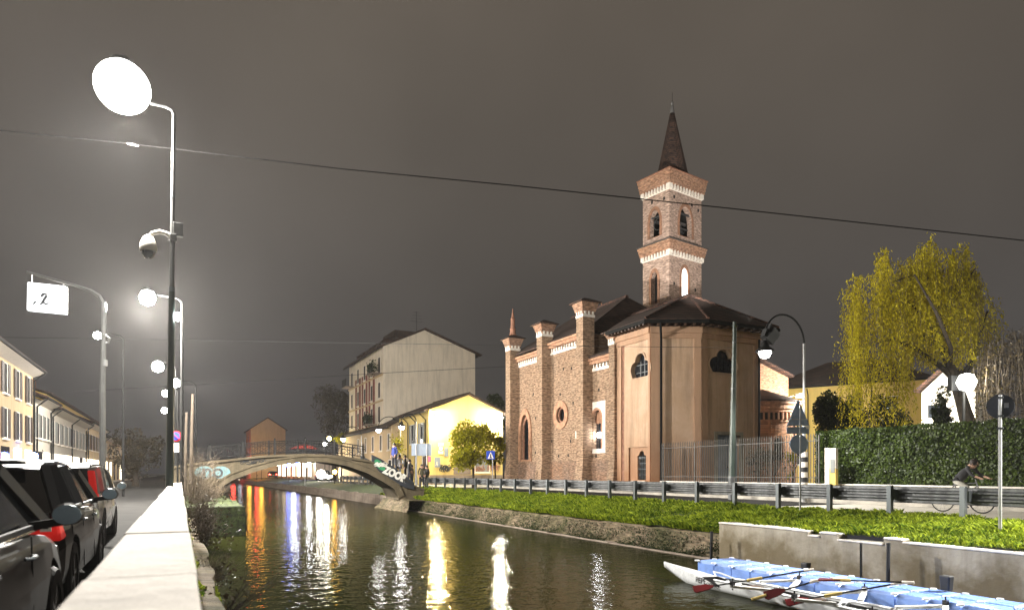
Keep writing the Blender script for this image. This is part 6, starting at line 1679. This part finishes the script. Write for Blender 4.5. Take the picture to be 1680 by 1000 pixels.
    # seats, stretchers, riggers
    for k in range(riggers):
        y=-L_*(uc+.075)-k*1.32
        w_,tp,_=prof(min(.9,-y/L_))
        mb=MB(); mb.box(-.13,.13,y-.12,y+.08,tp-.03,tp+.01); mb.build('seat',M['wood'],r,bevel=.01)
        mb=MB(); mb.obox((-.06,y-.52,tp-.02),(.09,.05,.22),(.7,0,0)); mb.obox((.06,y-.52,tp-.02),(.09,.05,.22),(.7,0,0)); mb.build('footstretcher',M['hull'] if k%2 else M['greymetal'],r)
        for sg in (-1,1):
            mb=MB(); tip=(sg*.80,y-.30,tp+.10)
            mb.bar((sg*w_,y+.12,tp+.05),tip,.085,.04); mb.bar((sg*w_,y-.62,tp+.05),tip,.08,.04)
            q=mb.build('rigger',M['riggerwhite'],r)
            mb=MB(); mb.tube([(tip[0],tip[1],tip[2]-.06),(tip[0],tip[1],tip[2]+.14)],.012,6); mb.box(tip[0]-.035,tip[0]+.035,tip[1]-.03,tip[1]+.03,tip[2]+.02,tip[2]+.09); mb.build('oarlock',M['carbon'],q)
    return r
shell('long white rowing shell with lettering on its bow, beside the blue floating dock',9.40,11.55,9.4,.56,rot=R(-1.0))
def oar(label, a, b, blade_roll=0.2, wet=True):
    """a = handle end, b = blade end (canal coords)"""
    r=thing('oar',label,'oar',a,group='oars lying across the rowing shells')
    A=Vector(a);B=Vector(b);d=(B-A).normalized(); Bs=B-d*.46
    MB().tube([A,Bs],[.015,.012],8).build('shaft',M['carbon'],r)
    MB().tube([A,A+d*.16],.022,8).build('handle',M['whiteband'],r)
    MB().tube([A+d*.85,A+d*1.1],.027,8).build('sleeve',M['yellow'],r); 
    x=d.cross(Vector((0,0,1))).normalized(); up=x.cross(d).normalized(); up=(up*math.cos(blade_roll)+x*math.sin(blade_roll))
    nrm=d.cross(up).normalized()*.012
    o=[Bs-up*.015,Bs+d*.10-up*.06,Bs+d*.30-up*.085,Bs+d*.34-up*.05,Bs+d*.34+up*.07,Bs+d*.12+up*.065,Bs+up*.015]
    mb=MB(); k=len(o); mb.add([p+nrm for p in o]+[p-nrm for p in o],[tuple(range(k)),tuple(range(2*k-1,k-1,-1))]+[(i,i+k,(i+1)%k+k,(i+1)%k) for i in range(k)]); mb.build('blade',M['oarred'],r)
    return r
def wpt(px,py,z):   # point on height z under a photo pixel
    Y=(ZC-z)*F/(py-HZ); s,t=canal((px-840)/F*Y,Y); return (s,t,z)
oar('oar with a dark red blade beside the bow of the long shell',wpt(1335,933,-.42),wpt(1126,968,-.83),.9)
oar('oar with a dark red blade resting in the middle, shorter looking',wpt(1345,950,-.5),wpt(1242,980,-.86),.5)
oar('oar with a white tipped dark red blade, nearest the camera',wpt(1480,955,-.45),wpt(1276,990,-.86),1.0)
oar('oar lying level over the dock with its pale shaft end to the right',wpt(1500,955,-.42),wpt(1330,949,-.5),1.5)
# boats moored far down the canal
for i,(px,s,t,lab) in enumerate(((388,2.6,118,'small moored boat far down the canal at the left side of the arch'),(398,3.4,88,'little dark boat just beyond the bridge at the left'))):
    r=thing('moored_boat',lab,'boat',(s,t,ZW)); mb=MB(); mb.frus((s-.5,s+.5,t-2,t+2,ZW-.1),(s-.8,s+.8,t-2.6,t+2.6,ZW+.5)); mb.build('hull',M['blackplastic'] if i else M['hull'],r); mb=MB(); mb.frus((s-.6,s+.6,t-1,t+1.2,ZW+.5),(s-.5,s+.5,t-.8,t+.9,ZW+1.2)); mb.build('cabin',M['hull'],r)

# ================================================================== PEOPLE
def person(label, at, rot, pose='stand', top=(.03,.03,.04), legs=(.02,.025,.04), hair=(.02,.012,.008), h=1.72, group=None, seed=0, extra=None):
    """skinned figure; local x right, y forward"""
    k=h/1.72; J={}
    if pose=='stand':
        J=dict(pel=(0,0,.93),ch=(0,.0,1.22),nk=(0,.0,1.44),hd=(0,.02,1.56),tp=(0,.02,1.68),
               rs=(.17,0,1.40),re=(.24,-.03,1.12),rw=(.22,.08,.88),ls=(-.17,0,1.40),le=(-.25,-.02,1.12),lw=(-.2,.12,.90),
               rh=(.09,0,.90),rk=(.11,.04,.50),ra=(.11,0,.09),rt=(.12,.16,.04),lh=(-.09,0,.90),lk=(-.12,.0,.50),la=(-.13,-.05,.09),lt=(-.15,.11,.04))
    elif pose=='sit':
        J=dict(pel=(0,0,.50),ch=(0,.03,.80),nk=(0,.07,1.02),hd=(0,.12,1.14),tp=(0,.13,1.26),
               rs=(.17,.06,.98),re=(.26,.14,.72),rw=(.15,.36,.62),ls=(-.17,.06,.98),le=(-.25,.16,.74),lw=(-.1,.38,.66),
               rh=(.09,.02,.48),rk=(.13,.42,.52),ra=(.13,.40,.09),rt=(.14,.56,.05),lh=(-.09,.02,.48),lk=(-.14,.42,.52),la=(-.10,.48,.09),lt=(-.10,.63,.05))
    elif pose=='ride':
        J=dict(pel=(0,-.12,.98),ch=(0,.10,1.22),nk=(0,.27,1.40),hd=(0,.36,1.47),tp=(0,.42,1.58),
               rs=(.17,.24,1.36),re=(.23,.40,1.14),rw=(.22,.62,1.06),ls=(-.17,.24,1.36),le=(-.23,.40,1.14),lw=(-.22,.62,1.06),
               rh=(.09,-.12,.95),rk=(.11,.26,.76),ra=(.11,.10,.34),rt=(.11,.24,.30),lh=(-.09,-.12,.95),lk=(-.11,.20,.60),la=(-.11,.0,.20),lt=(-.11,.14,.15))
    order=list(J); idx={n:i for i,n in enumerate(order)}
    E=[('pel','ch'),('ch','nk'),('nk','hd'),('hd','tp'),('nk','rs'),('rs','re'),('re','rw'),('nk','ls'),('ls','le'),('le','lw'),('pel','rh'),('rh','rk'),('rk','ra'),('ra','rt'),('pel','lh'),('lh','lk'),('lk','la'),('la','lt')]
    rad=dict(pel=.145,ch=.15,nk=.055,hd=.095,tp=.07,rs=.065,re=.045,rw=.032,ls=.065,le=.045,lw=.032,rh=.095,rk=.062,ra=.045,rt=.038,lh=.095,lk=.062,la=.045,lt=.038)
    vs=[Vector(J[n])*k for n in order]; es=[(idx[a],idx[b]) for a,b in E]; rads=[rad[n] for n in order]
    # hands with fingers
    for w_,e_ in (('rw','re'),('lw','le')):
        a=Vector(J[w_]);d=(a-Vector(J[e_])).normalized(); sd=Vector((1,0,0)) if abs(d.x)<.8 else Vector((0,1,0)); sd=(sd-d*sd.dot(d)).normalized()
        vs.append((a+d*.07)*k); rads.append(.026); pi_=len(vs)-1; es.append((idx[w_],pi_))
        for q in range(4):
            vs.append((a+d*(.16-.012*abs(q-1.3))+sd*(q-1.5)*.020)*k); rads.append(.009); es.append((pi_,len(vs)-1))
        vs.append((a+d*.10+sd*.045*(1 if w_=='lw' else -1))*k); rads.append(.010); es.append((idx[w_],len(vs)-1))
    me=bpy.data.meshes.new('p'); me.from_pydata(vs,es,[]); ob=bpy.data.objects.new('p',me); scene.collection.objects.link(ob)
    sk=ob.modifiers.new('s','SKIN'); me.update()
    for i,sv in enumerate(ob.data.skin_vertices[0].data): sv.radius=(rads[i]*k,rads[i]*k); sv.use_root=(i==0)
    sb=ob.modifiers.new('u','SUBSURF'); sb.levels=2; sb.render_levels=2
    dg=bpy.context.evaluated_depsgraph_get(); m2=bpy.data.meshes.new_from_object(ob.evaluated_get(dg)); bpy.data.objects.remove(ob)
    r=thing('person',label,'person',at,rot=rot,group=group,local=True)
    m2.materials.clear()
    mt=[simple('cloth_top',top,.85),simple('cloth_legs',legs,.85),M['skin'],M['black']]
    for q in mt: m2.materials.append(q)
    hip=Vector(J['pel'])*k; nkz=J['nk'][2]*k; wr=[Vector(J['rw'])*k,Vector(J['lw'])*k]; kn=[Vector(J[q])*k for q in ('rk','lk','ra','la')]; ft=[Vector(J[q])*k for q in ('rt','lt')]; hdp=Vector(J['hd'])*k
    for p in m2.polygons:
        c=p.center; mi=0
        if (c-hdp).length<.17*k and (c-hdp).z>-.13*k: mi=2
        elif min((c-w2).length for w2 in wr)<.13*k and min((c-w2).length for w2 in wr)<(c-hip).length and (min(c[0]-0,9)!=0) and c.z< (J['rw'][2]+.09)*k and abs(c.x)>.07: mi=2
        elif min((c-f2).length for f2 in ft)<.14*k: mi=3
        elif c.z<hip.z-.02*k or (pose!='stand' and min((c-q).length for q in kn)<.2*k): mi=1
        p.material_index=mi; p.use_smooth=True
    b=bpy.data.objects.new('body',m2); scene.collection.objects.link(b); b.parent=r; OFF[b.name]=(0,0,0)
    # hair cap and face features
    hd=hdp; f=Vector((0,1,0))
    mb=MB(); mb.lathe([(.0,.125),(.06,.115),(.095,.06),(.105,0),(.095,-.05)],(hd.x,hd.y-.018,hd.z+.02),14); mb.build('hair',simple('hair',hair,.6),r,smooth=True)
    mb=MB(); mb.lathe([(0,.02),(.012,.0),(.016,-.02),(0,-.028)],(hd.x,hd.y+.098,hd.z-.005),6)
    for sg in (-1,1): mb.lathe([(0,.01),(.01,0),(0,-.01)],(hd.x+sg*.035,hd.y+.09,hd.z+.022),6); mb.lathe([(0,.03),(.014,0),(0,-.03)],(hd.x+sg*.098,hd.y,hd.z),6)
    mb.build('face',M['skin'],r)
    # jacket hem
    return r
GP='people around the bridge steps'
def ps(px,Y,z,label,pose,rot,top,legs,h=1.72,seed=0):
    s,t=canal((px-840)/F*Y,Y); return person(label,(s,t,z),rot,pose,top,legs,h=h,group=GP)
ps(647,41.0,1.35,'person in a blue jacket standing high on the bridge steps','stand',2.0,(.03,.05,.25),(.03,.03,.04),1.7)
ps(656,41.6,1.05,'person in a pale grey top sitting against the stair parapet','sit',2.6,(.35,.35,.36),(.05,.05,.06))
ps(665,42.2,.62,'person in a dark hooded coat standing in the middle of the steps','stand',1.2,(.02,.018,.016),(.02,.02,.022),1.72)
ps(672,43.0,.35,'person dressed in black standing right of the dark hooded coat','stand',-1.4,(.02,.02,.02),(.03,.03,.04),1.75)
ps(692,46.5,.10,'person in an olive jacket standing just behind the wide sign back','stand',3.0,(.06,.055,.03),(.02,.02,.03),1.72)
ps(700,47.6,.10,'person in a grey coat standing to the right of the wide sign back','stand',.4,(.10,.10,.11),(.02,.02,.02),1.66)
ps(676,46.5,.10,'person in a dark brown coat standing left of the wide sign back','stand',.9,(.05,.03,.02),(.02,.02,.03),1.68)
# cyclist passing the hedge
sC_,=(19.3,); tC=onS(1578,sC_)
cy=person('cyclist in a dark cap and grey jacket with pale trousers riding past the hedge',(sC_,tC,.104),math.pi,'ride',(.035,.035,.04),(.60,.58,.52),h=1.56)
bk=thing('bicycle','dark city bicycle under the cyclist in front of the hedge','bicycle',(sC_,tC,.104),rot=math.pi,local=True)
for y in (-.52,.52):
    mb=MB(); mb.lathe([(.31,-.018),(.335,0),(.31,.018),(.30,0),(.31,-.018)],(0,0,0),28); mb.v=[(p[2],y+p[0],.335+p[1]) for p in mb.v]; wl_=mb.build('wheel',M['black'],bk)
    mb=MB()
    for q in range(14): a=q*math.pi/7; mb.bar((0,y,.335),(0,y+.3*math.cos(a),.335+.3*math.sin(a)),.004)
    mb.build('spokes',M['steel'],wl_)
mb=MB()
for a,b in (((0,-.52,.335),(0,-.08,.30)),((0,-.08,.30),(0,-.2,.85)),((0,-.2,.78),(0,.38,.82)),((0,-.08,.30),(0,.40,.74)),((0,-.52,.335),(0,-.19,.76)),((0,.36,.92),(0,.52,.335))): mb.tube([a,b],.018,6)
mb.build('frame',M['steel_dark'],bk); mb=MB(); mb.tube([(-.24,.46,1.0),(-.1,.38,1.0),(0,.36,.96),(.1,.38,1.0),(.24,.46,1.0)],.014,6); mb.build('handlebar',M['black'],bk)
mb=MB(); mb.frus((-.03,.03,-.10,.05,.85),(-.09,.09,-.33,-.05,.90)); mb.build('saddle',M['black'],bk)

# red parasol and garden lights beyond the bridge
s,t=canal((500-840)/F*60,60); zt_=ZC+(775-729)/F*60
r=thing('parasol','open red parasol on the terrace behind the bridge railing','parasol',(s,t,.1)); mb=MB(); mb.lathe([(1.35,-.38),(.7,-.12),(.05,.05)],(s,t,zt_),8); mb.build('canopy',simple('red_canvas',(.5,.06,.05),.7),r); MB().tube([(s,t,.1),(s,t,zt_)],.03,6).build('pole',M['lightmetal'],r)
for px,py,Y,m_,lab in ((540,719,86,M['lampyellow'],'small warm lamp above the bright green bush'),(533,728,86,M['lampwhite'],'small white lamp left of the bright green bush'),(507,757,110,M['lampcool'],'white lamp seen high under the crown of the arch'),(488,760,105,M['blueglow'],'blue lit globe lamp under the arch in front of the shops'),(482,756,105,M['lampcool'],'pale globe lamp beside the blue one under the arch'),(55,748,42,M['blueglow'],'round blue glowing sign on the left street above the parked cars')):
    s,t=canal((px-840)/F*Y,Y); z=ZC+(775-py)/F*Y; r=thing('globe_lamp',lab,'lamp',(s,t,.0 if px>100 else ZL)); rr_=Y*.0030 if px>100 else .26
    MB().tube([(s,t,0),(s,t,z-rr_)],.04,6).build('pole',M['iron'],r); MB().lathe([(0,-rr_),(rr_*.75,-rr_*.7),(rr_,0),(rr_*.75,rr_*.7),(0,rr_)],(s,t,z),12).build('globe',m_,r)
M['lampgarden']=emis('lamp_glow_garden',(1,.98,.93),9)
# garden floodlight by the willow
s,t=canal((1581-840)/F*24.6,24.6); z=ZC+(775-627)/F*24.6
r=thing('garden_floodlight','glaring white floodlight mast behind the hedge beside the willow trunk','floodlight',(s,t,.1))
MB().tube([(s,t,.1),(s,t,z-.2)],.05,8).build('mast',M['iron'],r); mb=MB(); mb.box(s-.3,s+.3,t+.25,t+.40,z-.28,z+.28); h=mb.build('housing',M['iron'],r)
MB().lathe([(0,-.33),(.22,-.26),(.33,0),(.22,.26),(0,.33)],(s,t-.1,z),20).build('lens',M['lampgarden'],h)
point('garden_light',W(s-.3,t-.75,z-.15),600,(1,.97,.85),.2,r)
pk_=W(*canal((1545-840)/F*37,37),3.0); point('garden_light',pk_,7000,(1,.95,.8),.2,r,spot=R(110),tgt=W(*canal((1556-840)/F*42,42),4.5),blend=.5)

# coloured lights strung along the far quay, seen under the arch
M['neonred']=emis('neon_red',(1,.06,.04),130); M['neonorange']=emis('neon_orange',(1,.48,.06),80); M['neonblue']=emis('neon_blue',(.15,.22,1),100); M['neonwarm']=emis('neon_warm',(1,.86,.6),11); M['neonwhite']=emis('neon_white',(.8,.88,1),14)
for i,(px,Y,z,m_,rr_,lab) in enumerate(((383,150,2.2,'neonred',.42,'red lit lantern on the far quay, leftmost light under the bridge arch'),(394,150,2.3,'neonwhite',.42,'bluish white lantern right of the leftmost red one under the arch'),
  (409,140,2.4,'neonorange',.42,'orange lantern between the white and the second red one under the arch'),(421,130,2.0,'neonred',.30,'second red lantern, left of its orange neighbour, under the arch'),(429,130,2.3,'neonorange',.40,'orange lantern right beside the second red one under the arch'),
  (455,120,2.6,'neonwarm',.2,'small cream lantern in front of the shop windows, left one'),(470,115,2.6,'neonwarm',.22,'small cream lantern in front of the shop windows, right one'),(474,100,2.4,'neonblue',.30,'blue lantern in front of the right end of the shop windows'),
  (503,90,2.2,'neonwarm',.26,'cream lantern left of the glaring headlights'),(549,72,1.3,'neonorange',.22,'orange lantern right of the glaring headlights, low over the quay'))):
    s,t=canal((px-840)/F*Y,Y); s=max(s,13.2) if px>400 else s
    if px>400: t=onS(px,s)
    r=thing('quay_lantern',lab,'lantern',(s,t,-.2),group='coloured lanterns along the far quay')
    MB().tube([(s,t,-.6),(s,t,z-rr_)],.05,6).build('pole',M['iron'],r); MB().lathe([(0,-rr_),(rr_*.75,-rr_*.7),(rr_,0),(rr_*.75,rr_*.7),(0,rr_)],(s,t,z),10).build('globe',M[m_],r)
s,t=canal((527-840)/F*86,86); z=1.0
M['glareball']=emis('glow_headlight_glare',(1,.95,.85),3)
r=thing('headlight_glare','added glowing ball for the headlight glare seen through the bridge arch','floodlight',(s,t,-.2)); MB().tube([(s,t,-.3),(s,t,z-.5)],.08,6).build('stand',M['iron'],r)
MB().lathe([(0,-.65),(.46,-.45),(.66,0),(.46,.45),(0,.65)],(s,t,z),14).build('lens',M['glareball'],r)  # glowing ball added to swell the oncoming car's headlight glare
point('headlight_glare_light',W(s-.5,t-1.3,z+.5),500,(1,.93,.8),.3,r)
# ================================================================== HAZE
mh=bpy.data.materials.new('haze'); mh.use_nodes=True; n=mh.node_tree; n.nodes.clear()
o_=n.nodes.new('ShaderNodeOutputMaterial'); pv_=n.nodes.new('ShaderNodeVolumePrincipled'); pv_.inputs['Color'].default_value=(.95,.93,.92,1)
pv_.inputs['Density'].default_value=.0003; pv_.inputs['Anisotropy'].default_value=.65; n.links.new(pv_.outputs[0],o_.inputs['Volume'])
hz_=MB().box(-420,520,-60,920,-3.8,45).build('haze',mh,off=(0,0,-3.8)); tag(hz_,kind='stuff')
